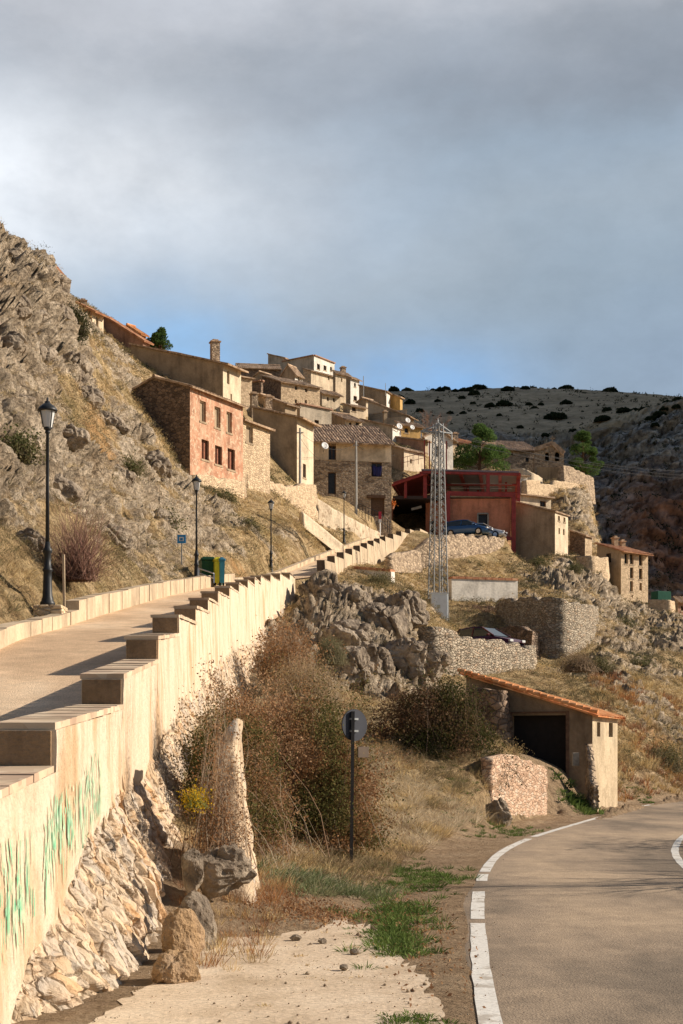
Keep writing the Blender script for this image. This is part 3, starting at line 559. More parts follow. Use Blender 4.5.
# ---------------------------------------------------------------- asphalt of the lower road
def strip(name, A, B, za, zb, mat, n=2, kind='structure', zf=None):
    """sheet between two polylines of equal length"""
    A = np.asarray(A); B = np.asarray(B); V = []
    ts = [i / n for i in range(n + 1)] if isinstance(n, int) else n; n = len(ts) - 1
    for t in ts:
        q = A * (1 - t) + B * t; z = za + (zb - za) * t if zf is None else zf(q[:, 0], q[:, 1], t)
        V.append(np.column_stack([q, np.broadcast_to(z, len(q))]))
    V = np.stack(V, 1).reshape(-1, 3); m = len(A); i = np.arange(m * (n + 1)).reshape(m, n + 1)
    Fc = np.stack([i[:-1, :-1], i[:-1, 1:], i[1:, 1:], i[1:, :-1]], 2).reshape(-1, 4)
    o = link(name, raw(name, V, Fc), mat); 
    if kind: tag(o, kind=kind)
    return o
def asphalt(name, c1, c2, tan):
    m, N, K, b = newmat(name)
    n0 = tex(N, K, 'ShaderNodeTexNoise', .45, Detail=6.0, Roughness=.6, mp=(1, .35, 1)); n1 = tex(N, K, 'ShaderNodeTexNoise', 2.2, Detail=7.0, Roughness=.65); n2 = tex(N, K, 'ShaderNodeTexNoise', 55, Detail=4.0, Roughness=.7)
    n4 = tex(N, K, 'ShaderNodeTexVoronoi', 60, feature='F1')
    c = ramp(N, K, n0.outputs[0], [(.38, c1), (.5, c2), (.62, tan)])
    c = mixc(N, K, .7, c, ramp(N, K, n1.outputs[0], [(.3, .72), (.7, 1.22)]), 'MULTIPLY')
    c = mixc(N, K, .85, c, ramp(N, K, n2.outputs[0], [(.3, .5), (.7, 1.5)]), 'MULTIPLY')
    K.new(c, b.inputs['Base Color']); b.inputs['Roughness'].default_value = .85
    bump(N, K, b, addm(N, K, n2.outputs[0], n4.outputs['Distance'], .6), .6, .012); return m
M['asphalt'] = asphalt('asphalt', (.19, .148, .105), (.31, .235, .162), (.42, .315, .21))
M['old_concrete'] = asphalt('old_concrete', (.56, .39, .24), (.68, .49, .31), (.72, .55, .37))
A = offset(LR, -.16 + .03 * np.sin(np.arange(len(LR)) * .5) + .04 * np.sin(np.arange(len(LR)) * .173 + 1)); B = offset(LR, 6.3)
strip('road', A, B, .008, -.01, M['asphalt'], [0, .012, .03, .2, .4, .6, .8, 1], zf=lambda x, y, t: -.012 if t == 0 else (.003 if t < .02 else .005))
m, N, K, b = newmat('road_paint'); n2 = tex(N, K, 'ShaderNodeTexNoise', 38, Detail=5.0, Roughness=.7); n1 = tex(N, K, 'ShaderNodeTexNoise', 4, Detail=5.0)
c = mixc(N, K, .8, (.74, .71, .64), ramp(N, K, n2.outputs[0], [(.3, .55), (.6, 1.1)]), 'MULTIPLY'); c = mixc(N, K, ramp(N, K, n1.outputs[0], [(.55, 0), (.62, .6)]), c, (.3, .24, .17))
K.new(c, b.inputs['Base Color']); M['road_paint'] = m
def line(name, path, o0, w, y0, y1, seed=0):
    q = offset(path, o0); k = (path[:, 1] >= y0) & (path[:, 1] <= y1); p = resample(q[k], .06) if k.sum() > 2 else q[k]
    i = np.arange(len(p)); r = np.stack([i * .13, i * 0. + seed, i * 0.], 1)
    ja = (vnoise(r, 3) - .5) * .014; jb = (vnoise(r, 8) - .5) * .014
    t = np.gradient(p, axis=0); t /= np.linalg.norm(t, axis=1)[:, None]; n = np.stack([t[:, 1], -t[:, 0]], 1)
    return strip(name, p - n * (w / 2 + ja)[:, None], p + n * (w / 2 + jb)[:, None], .0078, .0078, M['road_paint'], 1)
for y0, y1 in ((3, 14.4), (14.55, 17.9), (19.0, 20.2), (20.5, 29), (29.1, 41), (43.0, 60)): line('edge_line', LR, 0, .15, y0, y1, y0)
line('centre_line', LR, 2.95, .13, 6, 62)
# pad of old concrete at the foot of the wall
def pad():
    a = [(-1.7, 3), (-1.6, 8), (-1.35, 11), (-1.05, 13), (-.75, 14.2), (-.3, 14.9), (.2, 14.2), (.42, 12.5), (.6, 11), (.62, 9), (.45, 6), (.4, 3)]
    mb = MB(); pts = resample(np.array(a + [a[0]], float), .1)[:-1]
    rr = np.stack([np.arange(len(pts)) * .8, np.zeros(len(pts)), np.zeros(len(pts))], 1); c = pts.mean(0)
    pts = c + (pts - c) * (1 + (fbm(rr, 4, 5)[:, None] - .5) * .20)
    mb.poly([(x, y, .006) for x, y in pts]); mb.build('path', M['pad'])['kind'] = 'structure'
m, N, K, b = newmat('pad'); n0 = tex(N, K, 'ShaderNodeTexNoise', 1.1, Detail=7.0, Roughness=.6); n2 = tex(N, K, 'ShaderNodeTexNoise', 24, Detail=6.0, Roughness=.7)
c = ramp(N, K, n0.outputs[0], [(.35, (.46, .35, .235)), (.5, (.60, .475, .34)), (.65, (.66, .54, .40))]); c = mixc(N, K, .8, c, ramp(N, K, n2.outputs[0], [(.3, .6), (.7, 1.3)]), 'MULTIPLY')
K.new(c, b.inputs['Base Color']); b.inputs['Roughness'].default_value = .95; bump(N, K, b, n2.outputs[0], .5, .02); M['pad'] = m
pad()
# upper road (ramp)
ys = np.concatenate([np.arange(-2, 30, .5), np.arange(30, 128, 1.0)])
strip('ramp_road', np.stack([xk(ys) - .05, ys], 1), np.stack([xw(ys) - .30, ys], 1), 0, 0, M['old_concrete'], 6, zf=lambda x, y, t: zs(y) + .01)
# terrace yard at the top of the ramp
# kerb along the hill side of the ramp
def kerb():
    mb = MB(); y = 8.0; i = 0
    while y < 128:
        L = .95 if y < 60 else 1.9; y2 = y + L
        a = Vector((float(xk(y)), y, float(zr(y)))); c = Vector((float(xk(y2 - .02)), y2 - .02, float(zr(y2 - .02))))
        hgt = .26 + (.20 if 28.8 < y < 60 else 0) + random.uniform(-.012, .012)
        off = random.uniform(-.015, .015); d = Vector((c.y - a.y, -(c.x - a.x), 0)).normalized()
        b0 = [a - d * (.28) + d * off, a + d * (.0 + off), c + d * off, c - d * .28 + d * off]
        lo = [p - Vector((0, 0, .3)) for p in b0]; hi = [p + Vector((0, 0, hgt)) for p in b0]
        mb.poly(hi); mb.poly([lo[1], lo[2], hi[2], hi[1]]); mb.poly([lo[0], lo[1], hi[1], hi[0]]); mb.poly([lo[2], lo[3], hi[3], hi[2]]); mb.poly([lo[3], lo[0], hi[0], hi[3]])
        y = y2; i += 1
    mb.build('kerb', M['kerb'], bevel=.012)['kind'] = 'structure'
M['kerb'] = plaster('kerb', (.56, .44, .30), amt=.5, scale=1.5)
kerb()
# far ground below everything and the far hill
mb = MB(); mb.poly([(-4000, -2000, -12), (4000, -2000, -12), (4000, 5000, -12), (-4000, 5000, -12)]); M['valley'] = plain('valley', (.2, .16, .10), 1, var=.3, scale=.05)
mb.build('valley_floor', M['valley'])['kind'] = 'structure'
def far_hill():
    sk = itp([(-400, 330), (0, 380), (390, 392), (430, 391), (500, 388), (560, 389), (610, 391), (650, 395), (683, 399), (760, 415), (1200, 470)])      # skyline
    rim = itp([(-400, 430), (300, 455), (500, 452), (560, 452), (600, 440), (683, 408), (800, 440), (1200, 500)])   # cliff rim
    bot = itp([(-400, 600), (500, 620), (640, 640), (683, 665), (900, 700), (1400, 740)])
    pxs = np.concatenate([np.linspace(-900, 250, 50), np.linspace(255, 760, 420), np.linspace(765, 2000, 60)])
    prof = [(0, 235), (.05, 300)]
    rows = []
    n1, n2, n3 = 40, 190, 150
    Y = np.concatenate([np.linspace(215, 300, n1), np.linspace(301, 400, n2), np.linspace(401, 640, n3), np.linspace(645, 1100, 30)])
    V = []
    for y in Y:
        if y <= 300:
            t = (y - 215) / 85.; pz = (-10 * (1 - t) + t * ZP(bot(pxs), 300)); z = pz; r = 1.5 + 0 * pxs
        elif y <= 400:
            t = (y - 300) / 100.; z0 = ZP(bot(pxs), 300.); z1 = ZP(rim(pxs), 400.); z = z0 + (z1 - z0) * t ** .9; r = 4.0 + 0 * pxs
        elif y <= 640:
            t = (y - 400) / 240.; z0 = ZP(rim(pxs), 400.); z1 = ZP(sk(pxs), 640.); z = z0 + (z1 - z0) * (t ** .92); r = 4 * (1 - t * 3).clip(.18, 1) if False else np.full(len(pxs), max(.8, 4 * (1 - t * 4)))
        else:
            t = (y - 640) / 460.; z = ZP(sk(pxs), 640.) - 6 * t * 10; r = .8 + 0 * pxs
        V.append(np.stack([XP(pxs, y), np.full(len(pxs), y), z, r], 1))
    V = np.array(V); nr, nc = V.shape[:2]; p = V[:, :, :3].reshape(-1, 3).copy(); r = V[:, :, 3].ravel()
    w = p + (np.stack([fbm(p * .07, 4, 5), fbm(p * .07, 4, 6), fbm(p * .07, 4, 7)], 1) - .5) * 22
    f1, e1, c1 = worley(w * np.array([.10, .08, .05]), 2); f2, e2, c2 = worley(w * np.array([.26, .2, .5]), 4)
    bed = fbm(np.stack([p[:, 0] * .01, p[:, 1] * .01, p[:, 2] * .28 + fbm(p * .02, 2, 3) * 3], 1), 3, 15)
    big = fbm(p * .012, 4, 91)
    d = r * ((c1 - .5) * .8 + (c2 - .5) * .6 - .35 * (1 - sstep(0, .12, e1)) + (bed - .5) * 2.6 + (fbm(p * .12, 5, 44, ridge=True) - .6) * 2.0 + (big - .5) * 5 * (r > 3))
    p[:, 1] -= d * (r > 1.2); p[:, 2] += d * .35 + (big - .5) * 7 * (r < 1.3) * (p[:, 1] < 600)
    keep = p.reshape(nr, nc, 3)
    i = np.arange(nr * nc).reshape(nr, nc); Fc = np.stack([i[:-1, :-1], i[:-1, 1:], i[1:, 1:], i[1:, :-1]], 2).reshape(-1, 4)
    me = raw('far_hill', p, Fc, False)
    red = np.exp(-(((p[:, 0] - XP(672, 340)) / 14) ** 2 + ((p[:, 2] - ZP(535, 340)) / 17) ** 2)); rockf = sstep(1.2, 3.2, r + (big - .5) * 2.5)
    vcol(me, np.stack([rockf, np.clip(red * 1.5, 0, 1), bed], 1), 'masks')
    m, N, K, b = newmat('far_hill'); at = N.new('ShaderNodeAttribute'); at.attribute_name = 'masks'; sp = N.new('ShaderNodeSeparateColor'); K.new(at.outputs['Color'], sp.inputs[0])
    n1 = tex(N, K, 'ShaderNodeTexNoise', .06, Detail=9.0, Roughness=.65); n2 = tex(N, K, 'ShaderNodeTexNoise', .35, Detail=9.0, Roughness=.75); n3 = tex(N, K, 'ShaderNodeTexNoise', .9, mp=(.12, .12, 1), Detail=6.0)
    grass = ramp(N, K, n2.outputs[0], [(.3, (.34, .25, .15)), (.5, (.58, .43, .265)), (.68, (.72, .55, .36))])
    rock = ramp(N, K, n2.outputs[0], [(.32, (.07, .06, .05)), (.48, (.34, .30, .255)), (.64, (.74, .66, .56))])
    rock = mixc(N, K, .5, rock, ramp(N, K, n3.outputs[0], [(.4, .35), (.6, 1.4)]), 'MULTIPLY')
    rock = mixc(N, K, sp.outputs[1], rock, mixc(N, K, .8, (.42, .22, .14), ramp(N, K, n2.outputs[0], [(.35, .35), (.62, 1.4)]), 'MULTIPLY'))
    c = mixc(N, K, sp.outputs[0], grass, rock); c = mixc(N, K, .6, c, ramp(N, K, n1.outputs[0], [(.35, .55), (.65, 1.3)]), 'MULTIPLY')
    K.new(c, b.inputs['Base Color']); b.inputs['Roughness'].default_value = 1; b.inputs['Specular IOR Level'].default_value = .05
    bump(N, K, b, n2.outputs[0], 1, 1.5); tag(link('far_hill', me, m), kind='structure'); return keep, pxs, Y
HP, HPX, HYY = far_hill()
# cloud bank out to the east whose shadow covers the far hill
def cloud():
    nx, ny = 90, 60; V = []; 
    for side in (0, 1):
        for i in range(nx):
            for j in range(ny):
                x = 560 + i / (nx - 1) * 2300; y = 385 + j / (ny - 1) * 1500 + (x - 560) * .03
                e = min(i, nx - 1 - i, j * 1.4, (ny - 1 - j) * 1.4) / 9.; e = max(0, min(1, e)) ** .5
                q = np.array([[x * .004, y * .004, side * 9.0]]); h = float(fbm(q, 4, 4)[0])
                z = 430 + (x - 560) * .10 + (h * 130 * e if side else -h * 30 * e); V.append((x + (h - .5) * 60, y + (h - .5) * 40, z))
    i = np.arange(nx * ny).reshape(nx, ny); f = np.stack([i[:-1, :-1], i[:-1, 1:], i[1:, 1:], i[1:, :-1]], 2).reshape(-1, 4)
    m, N, K, b = newmat('cloud'); setc(b, 'Base Color', (.85, .85, .87)); b.inputs['Roughness'].default_value = 1
    tag(link('cloud', raw('cloud', V, np.vstack([f, f[:, ::-1] + nx * ny]), True), m), kind='structure')
cloud()
# ---------------------------------------------------------------- houses
def roofgrid(mb, e0, e1, r0, r1, th=.10, per=.26):
    """corrugated tiled sheet: eave e0->e1, ridge r0->r1"""
    e0, e1, r0, r1 = map(Vector, (e0, e1, r0, r1)); W = (e1 - e0).length; L = (r0 - e0).length
    nu = max(6, int(W / per * 4)); nv = max(2, min(14, int(L / .45))); k = len(mb.v)
    nrm = (e1 - e0).cross(r0 - e0).normalized()
    if nrm.z < 0: nrm = -nrm
    for j in range(nv + 1):
        for i in range(nu + 1):
            u = i / nu; v = j / nv; p = (e0 * (1 - u) + e1 * u) * (1 - v) + (r0 * (1 - u) + r1 * u) * v
            h = .045 * math.sin(i * math.pi / 2 + .4) + .02 * math.sin(u * W * .9 + v * 3 + W) * math.sin(v * L * .8 + 1) + random.uniform(-.012, .012)
            mb.v.append(p + nrm * (th + h) - mb.o)
    for j in range(nv):
        for i in range(nu): a = k + j * (nu + 1) + i; mb.f.append([a, a + 1, a + nu + 2, a + nu + 1])
    q = [e0, e1, r1, r0]; mb.poly(q[::-1])
    top = [mb.v[k] + mb.o, mb.v[k + nu] + mb.o, mb.v[k + nv * (nu + 1) + nu] + mb.o, mb.v[k + nv * (nu + 1)] + mb.o]
    for a in range(4): mb.poly([q[a], q[(a + 1) % 4], top[(a + 1) % 4], top[a]])
def wall_with_holes(mb, A, dirv, W, z0, ztop, nout, rects, depth=.28):
    """A origin (xy), dirv unit, width W; ztop(u) linear heights; rects (u0,u1,z0,z1)"""
    zmin = min(ztop(0), ztop(W)) - .001
    rects = [(max(.05, a), min(W - .05, b), c, min(d, zmin - .05)) for a, b, c, d in rects if b > .1 and a < W - .1]
    us = sorted({0, W, *[r[0] for r in rects], *[r[1] for r in rects]}); zs = sorted({z0, zmin, *[r[2] for r in rects], *[r[3] for r in rects]})
    pt = lambda u, z, dd=0: Vector((A.x + dirv.x * u - nout.x * dd, A.y + dirv.y * u - nout.y * dd, z))
    for i in range(len(us) - 1):
        for j in range(len(zs) - 1):
            um, zm = (us[i] + us[i + 1]) / 2, (zs[j] + zs[j + 1]) / 2
            if any(r[0] < um < r[1] and r[2] < zm < r[3] for r in rects): continue
            mb.poly([pt(us[i], zs[j]), pt(us[i + 1], zs[j]), pt(us[i + 1], zs[j + 1]), pt(us[i], zs[j + 1])])
    if ztop(0) - zmin > .01 or ztop(W) - zmin > .01: mb.poly([pt(0, zmin), pt(W, zmin), pt(W, ztop(W)), pt(0, ztop(0))])
    for a, b, c, d in rects:
        for (u1, v1), (u2, v2) in (((a, c), (b, c)), ((b, c), (b, d)), ((b, d), (a, d)), ((a, d), (a, c))):
            mb.poly([pt(u1, v1), pt(u2, v2), pt(u2, v2, depth), pt(u1, v1, depth)])
    return rects
def build_house(s):
    C, d, l, tR, tL = s['C'], s['d'], s['l'], s['tR'], s['tL']; z = s['z']; z0 = s['base'] - 4.0
    root = thing(s['name'], s['label'], s['cat'], (C.x, C.y, s['base'])); O = (C.x, C.y, s['base'])
    R = C + d * tR; L = C + l * tL; D = R + l * tL; nR = Vector((d.y, -d.x, 0)); nL = -d
    zL = z + s['zdL']; rf = s['roof']; over = s['over']
    rr = {'R': [], 'L': []}
    for w in s['wins']:
        px0, px1, py0, py1, kd = w[1:]
        A, dv = (C, d) if w[0] == 'R' else (C, l)
        us = []
        for px in (px0, px1):
            k = (px - CX) / F; den = dv.x - k * dv.y; us.append((k * A.y - A.x) / den)
        um = sum(us) / 2; Ym = A.y + dv.y * um
        if w[0] == 'L': us = sorted(us)
        rr[w[0]].append((min(us), max(us), ZP(py1, Ym), ZP(py0, Ym), kd))
    if rf in ('shed', 'flat', 'gable', 'shedback', 'gableR'):
        if rf == 'shed': hR = lambda u: z; hL = lambda u: z + (zL - z) * u / tL; hB = lambda u: zL; hD = hL
        elif rf == 'shedback': hR = lambda u: z; hL = lambda u: z + s['rise'] * u / tL; hB = lambda u: z + s['rise']; hD = hL
        else: hR = hL = hB = hD = lambda u: z
    mR, mL = MB(O), MB(O)
    same = s['wL'] == s['wR']
    if same: mL = mR
    rc = wall_with_holes(mR, C, d, tR, z0, hR, nR, [r[:4] for r in rr['R']])
    lc = wall_with_holes(mL, C, l, tL, z0, hL, nL, [r[:4] for r in rr['L']])
    mL.poly([(L.x, L.y, z0), (D.x, D.y, z0), (D.x, D.y, hB(0)), (L.x, L.y, hB(0))]); mL.poly([(R.x, R.y, z0), (D.x, D.y, z0), (D.x, D.y, hD(tL)), (R.x, R.y, z)])
    mat = lambda k: M[k]
    up = lambda p, h: Vector((p.x, p.y, h)); rise = s['rise'] or (tL * .5 * .42 if rf == 'gable' else tR * .5 * .35)
    rb = MB(O)
    if rf == 'gable':
        for a, b_ in ((C, L), (R, D)): m_ = (a + b_) / 2; mL.poly([up(a, z), up(b_, z), up(m_, z + rise)])
        h = over * rise / (tL / 2)
        e0 = up(C - l * over - d * .15, z - h); e1 = up(R - l * over + d * .15, z - h); r0 = up((C + L) / 2 - d * .15, z + rise); r1 = up((R + D) / 2 + d * .15, z + rise)
        roofgrid(rb, e0, e1, r0, r1); roofgrid(rb, up(L + l * over - d * .15, z - h), up(D + l * over + d * .15, z - h), r0, r1)
        rb.tube([r0 + Vector((0, 0, .12)), r1 + Vector((0, 0, .12))], .13, 6)
    elif rf == 'gableR':
        for a, b_ in ((C, R), (L, D)): m_ = (a + b_) / 2; (mR if a is C else mL).poly([up(a, z), up(b_, z), up(m_, z + rise)])
        h = over * rise / (tR / 2); r0 = up((C + R) / 2 - l * over, z + rise); r1 = up((L + D) / 2 + l * over, z + rise)
        roofgrid(rb, up(C - d * over - l * over, z - h), up(L - d * over + l * over, z - h), r0, r1); roofgrid(rb, up(R + d * over - l * over, z - h), up(D + d * over + l * over, z - h), r0, r1)
    elif rf in ('shed', 'shedback'):
        zt = hB(0); sl = (zt - z) / tL
        if abs(sl) < .02 and rf == 'shed': zt = z + .6; sl = .6 / tL
        e0 = up(C - l * over - d * .2, z - sl * over + .01); e1 = up(R - l * over + d * .2, z - sl * over + .01); r0 = up(L + l * .1 - d * .2, zt + sl * .1 + .01); r1 = up(D + l * .1 + d * .2, zt + sl * .1 + .01)
        roofgrid(rb, e0, e1, r0, r1)
    else:
        mid = (C + D) / 2
        rb2 = MB(O); rb2.poly([up(C, z), up(R, z), up(D, z), up(L, z)])
        for a, b_ in ((C, R), (R, D), (D, L), (L, C)):
            nn = Vector((b_.y - a.y, -(b_.x - a.x), 0)).normalized() * .06; rb.bar(up(a, z + .05), up(b_, z + .05), .42, .12)
        rb2.build('roof_slab', M['concrete'], root)
    rb.build('roof' if rf != 'flat' else 'parapet_coping', M[s['tile']] if rf != 'flat' else M['plaster_pink'], root)
    mR.build('wall', mat(s['wR']), root)
    if not same: mL.build('side_wall', mat(s['wL']), root)
    for face, A, dv, nout in (('R', C, d, nR), ('L', C, l, nL)):
        for (u0, u1, v0, v1, kd) in rr[face]:
            v1 = min(v1, z - .06)
            w = MB(O); q = lambda u, v, dd: Vector((A.x + dv.x * u - nout.x * dd, A.y + dv.y * u - nout.y * dd, v))
            w.poly([q(u0, v0, .20), q(u1, v0, .20), q(u1, v1, .20), q(u0, v1, .20)])
            nm = {'w': 'window', 'o': 'window', 's': 'window_shutter', 'd': 'door', 'g': 'garage_door'}[kd]
            wo = w.build(nm, M[{'w': 'glass_dark', 'o': 'plaster_tan', 's': 'wood_red', 'd': 'glass_dark', 'g': 'wood_dark'}[kd]], root)
            if kd in 'wos' and (u1 - u0) > .35:
                sl_ = MB(O); sl_.bar(q(u0 - .06, v0 - .04, .0), q(u1 + .06, v0 - .04, .0), .07, .12); sl_.build('sill', M['plaster_tan'], wo)
            if (u1 - u0) > .5:
                fr = MB(O); t = .07
                fr.bar(q(u0, v0 + t / 2, .16), q(u1, v0 + t / 2, .16), t); fr.bar(q(u0, v1 - t / 2, .16), q(u1, v1 - t / 2, .16), t)
                fr.bar(q(u0 + t / 2, v0 + t, .16), q(u0 + t / 2, v1 - t, .16), t); fr.bar(q(u1 - t / 2, v0 + t, .16), q(u1 - t / 2, v1 - t, .16), t)
                if kd in 'ws' : fr.bar(q((u0 + u1) / 2, v0 + t, .16), q((u0 + u1) / 2, v1 - t, .16), .05)
                fr.build('frame', M['wood_dark'] if kd != 'o' else M['plaster_cream'], wo)
    for (px, Y, py0, py1, w) in s['chim']:
        p = P(px, py1, Y); zt = ZP(py0, Y); c = MB(O); hh = zt - p.z
        c.box((p.x, p.y, (p.z - 1.2 + zt - .15) / 2), (w, w, hh + 1.05), math.radians(20)); co = c.build('chimney', M['stone_house' if w > .5 else 'plaster_tan'], root)
        c = MB(O); c.box((p.x, p.y, zt - .10), (w + .16, w + .16, .10), math.radians(20)); c.box((p.x, p.y, zt + .02), (w * .7, w * .7, .14), math.radians(20)); c.build('chimney_cap', M['tile_old'], co)
    return root
ROOTS = {}
for s in HS:
    r = build_house(s); ROOTS.setdefault(s['name'], []).append((r, s))
# upper plaster band on the stone front house
def plaster_band():
    r, s = ROOTS['stone_front_house'][0]; C, d, tR = s['C'], s['d'], s['tR']; n = Vector((d.y, -d.x, 0)); O = (C.x, C.y, s['base']); mb = MB(O)
    def u(px): k = (px - CX) / F; return (k * C.y - C.x) / (d.x - k * d.y)
    for a, b_ in ((314.3, 328.5), (336, 391.2)):
        u0, u1 = u(a), u(b_); p0 = C + d * u0 + n * .03; p1 = C + d * u1 + n * .03; zt = s['z']; zb = ZP(462, C.y + 1)
        mb.poly([(p0.x, p0.y, zb), (p1.x, p1.y, zb), (p1.x, p1.y, zt), (p0.x, p0.y, zt)]); mb.poly([(p0.x, p0.y, zb), (p1.x, p1.y, zb), (p1.x - n.x * .03, p1.y - n.y * .03, zb), (p0.x - n.x * .03, p0.y - n.y * .03, zb)])
    mb.build('plaster_band', M['plaster_cream'], r)
    mb = MB(O); p = C + d * u(376) + n * .12; mb.box((p.x, p.y, ZP(496.5, p.y)), (1.6, .25, .25), math.radians(10)); mb.build('lintel', M['wood_dark'], r)
plaster_band()
# ---------------------------------------------------------------- generic stone walls (thick, displaced face)
def stone_wall(name, label, pts, mat, th=.5, cat='wall', res=.18, amp=.07, cell=2.2, group=None, low=2.5, batter=.08, kind=None):
    """pts: list of (x,y,ztop,zfoot) ; face is on the right-hand side seen along the list, i.e. towards the viewer"""
    a = np.array([(p[0], p[1], p[2], p[3]) for p in pts], float); q = []
    for i in range(len(a) - 1):
        n = max(1, int(np.hypot(*(a[i + 1] - a[i])[:2]) / res)); 
        for k in range(n): q.append(a[i] + (a[i + 1] - a[i]) * k / n)
    q.append(a[-1]); q = np.array(q); t = np.gradient(q[:, :2], axis=0); t /= np.linalg.norm(t, axis=1)[:, None]; n = np.stack([t[:, 1], -t[:, 0]], 1)
    m = len(q); hmax = (q[:, 2] - q[:, 3]).max() + low * .3; nv = max(4, int(hmax / res)); jt = (vnoise(np.stack([np.arange(m) * res * 2.2, np.zeros(m), np.zeros(m)], 1), 4) - .5) * amp * 3
    V = []
    zt = q[:, 2] + jt; zb = q[:, 3] - .5
    for face in (1, -1):
        for j in range(nv + 1):
            s_ = j / nv; z = zb + (zt - zb) * s_; off = face * th / 2 + face * batter * (zt - z)
            p = np.column_stack([q[:, :2] + n * np.broadcast_to(np.asarray(off), m)[:, None], z])
            f1, e1, c1 = worley(p * np.array([cell, cell, cell * 1.5]), 3); dd = ((c1 - .5) * .9 - .9 * (1 - sstep(0, .18, e1))) * amp
            if j == nv: dd = dd * .4
            p[:, :2] += n * (face * dd)[:, None]; V.append(p)
    V = np.array(V); R = V.shape[0]; V = V.reshape(-1, 3); i = np.arange(R * m).reshape(R, m); S = lambda A, B: np.stack([A[:-1], A[1:], B[1:], B[:-1]], 1)
    Fc = [S(i[j], i[j + 1]) for j in range(nv)] + [S(i[nv + 1 + j + 1], i[nv + 1 + j]) for j in range(nv)] + [S(i[nv], i[2 * nv + 1])]
    ends = []
    for e in (0, m - 1):
        for j in range(nv): ends.append([i[j, e], i[j + 1, e], i[nv + 2 + j, e], i[nv + 1 + j, e]])
    Fc.append(np.array(ends)); o = link(name, raw(name, V - V.mean(0), np.vstack(Fc), False), mat); o.location = V.mean(0)
    return tag(o, label, cat, group, kind)
def W(px, Y, pt, pb): return (XP(px, Y), Y, ZP(pt, Y), ZP(pb, Y))
stone_wall('dry_stone_wall', 'dry stone retaining wall behind the tiled garage with the maroon car above it', [W(424, 67, 625, 650), W(430, 66, 628, 672), W(445, 66.6, 633, 680), W(470, 68.6, 640, 686), W(500, 71.2, 643, 690), W(527, 73.8, 647, 692), W(530, 76.5, 647, 680)], M['stone_grey'], .6, cell=2.6, amp=.10)
stone_wall('curved_stone_wall', 'curved dry stone terrace wall standing above and right of the maroon car', [W(500, 93, 603, 622), W(515, 90.5, 600, 640), W(532, 88.5, 598, 662), W(548, 87, 599, 668), W(560, 86.6, 601, 671), W(575, 88, 604, 668), W(586, 91, 606, 660), W(594, 96, 608, 645)], M['stone_grey'], .6, cell=2.4, amp=.10)
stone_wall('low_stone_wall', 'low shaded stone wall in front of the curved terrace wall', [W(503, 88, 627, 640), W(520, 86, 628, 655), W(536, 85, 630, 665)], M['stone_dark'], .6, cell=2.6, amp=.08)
stone_wall('upper_terrace_wall', 'long rough stone bank wall under the white wall with red coping', [W(445, 99, 602, 615), W(470, 96, 606, 622), W(500, 94.5, 608, 624), W(515, 94, 603, 622)], M['stone_house'], .5, cell=2.6, amp=.1)
stone_wall('terrace_retaining_wall', 'bulging buff stone wall holding up the car terrace below the red building', [W(412, 109, 550, 572), W(428, 110, 541, 580), W(440, 111.5, 537, 582), W(452, 113.3, 536, 582), W(475, 117, 536.5, 582), W(492, 119.6, 538, 580), W(500, 121.6, 541, 577), W(503, 126, 540, 565)], M['stone_house'], .6, cell=1.8, amp=.13)
stone_wall('church_terrace_wall', 'pale stone terrace wall with stepped top below the twin arched ruin', [W(524, 146, 480, 507), W(538, 148.5, 481, 512), W(538.5, 148.6, 484, 512), W(552, 151, 485, 515), W(552.5, 151.1, 481, 515), W(566, 153.5, 482, 513), W(578, 156, 484, 508)], M['stone_tan'], .5, cell=2, amp=.03)
stone_wall('sloping_gable_wall', 'grey rough wall with sloping top right of the twin arched ruin', [W(561, 154, 465, 485), W(574, 156.5, 470, 492), W(590, 160, 478, 500), W(591, 163, 478, 500)], M['stone_house'], .6, cell=1.6, amp=.06)
stone_wall('platform_wall', 'ochre stone platform under the small lean-to', [W(579, 124, 556, 574), W(590, 122.5, 557, 575), W(603, 124, 558, 576), W(606, 130, 558, 570)], M['stone_tan'], .6, cell=2, amp=.05)
stone_wall('garden_wall', 'ochre garden wall right of the tall house with three window columns', [W(650, 121, 599, 618), W(668, 120, 601, 620), W(672, 126, 602, 615)], M['stone_tan'], .5, cell=2, amp=.05)
stone_wall('ramp_wall', 'pale ochre rubble wall under the stone annex and the tall blank sided house', [W(243, 94, 470, 520), W(258, 96.5, 478, 520), W(272, 99.5, 484, 522), W(285, 102, 487, 525), W(299, 104.5, 484, 524), W(313, 107, 486, 512)], M['stone_pale'] if 'stone_pale' in M else M['stone_tan'], .6, cell=2.2, amp=.06)
stone_wall('brick_house_plinth', 'pale rubble plinth running below the windows of the red brick house', [W(191, 87.2, 474, 492), W(215, 89.8, 478, 505), W(243, 92.9, 482, 515)], M['stone_tan'], .5, cell=2.4, amp=.05)
stone_wall('street_wall', 'pale rendered wall of the side street sloping down from the stone front house', [W(311, 107.5, 496, 520), W(330, 110, 508, 535), W(352, 113.5, 520, 545), (XP(378, 118), 118, ZP(533, 118), ZP(541, 118))], M['plaster_flaked'], .4, cell=1.2, amp=.02)
stone_wall('stair_wall', 'thin pale parapet slanting down the bank toward the third street lamp', [W(301, 96, 512, 520), W(320, 97.5, 527, 535), W(342, 99, 545, 552)], M['plaster_cream'], .3, cell=1.2, amp=.01)
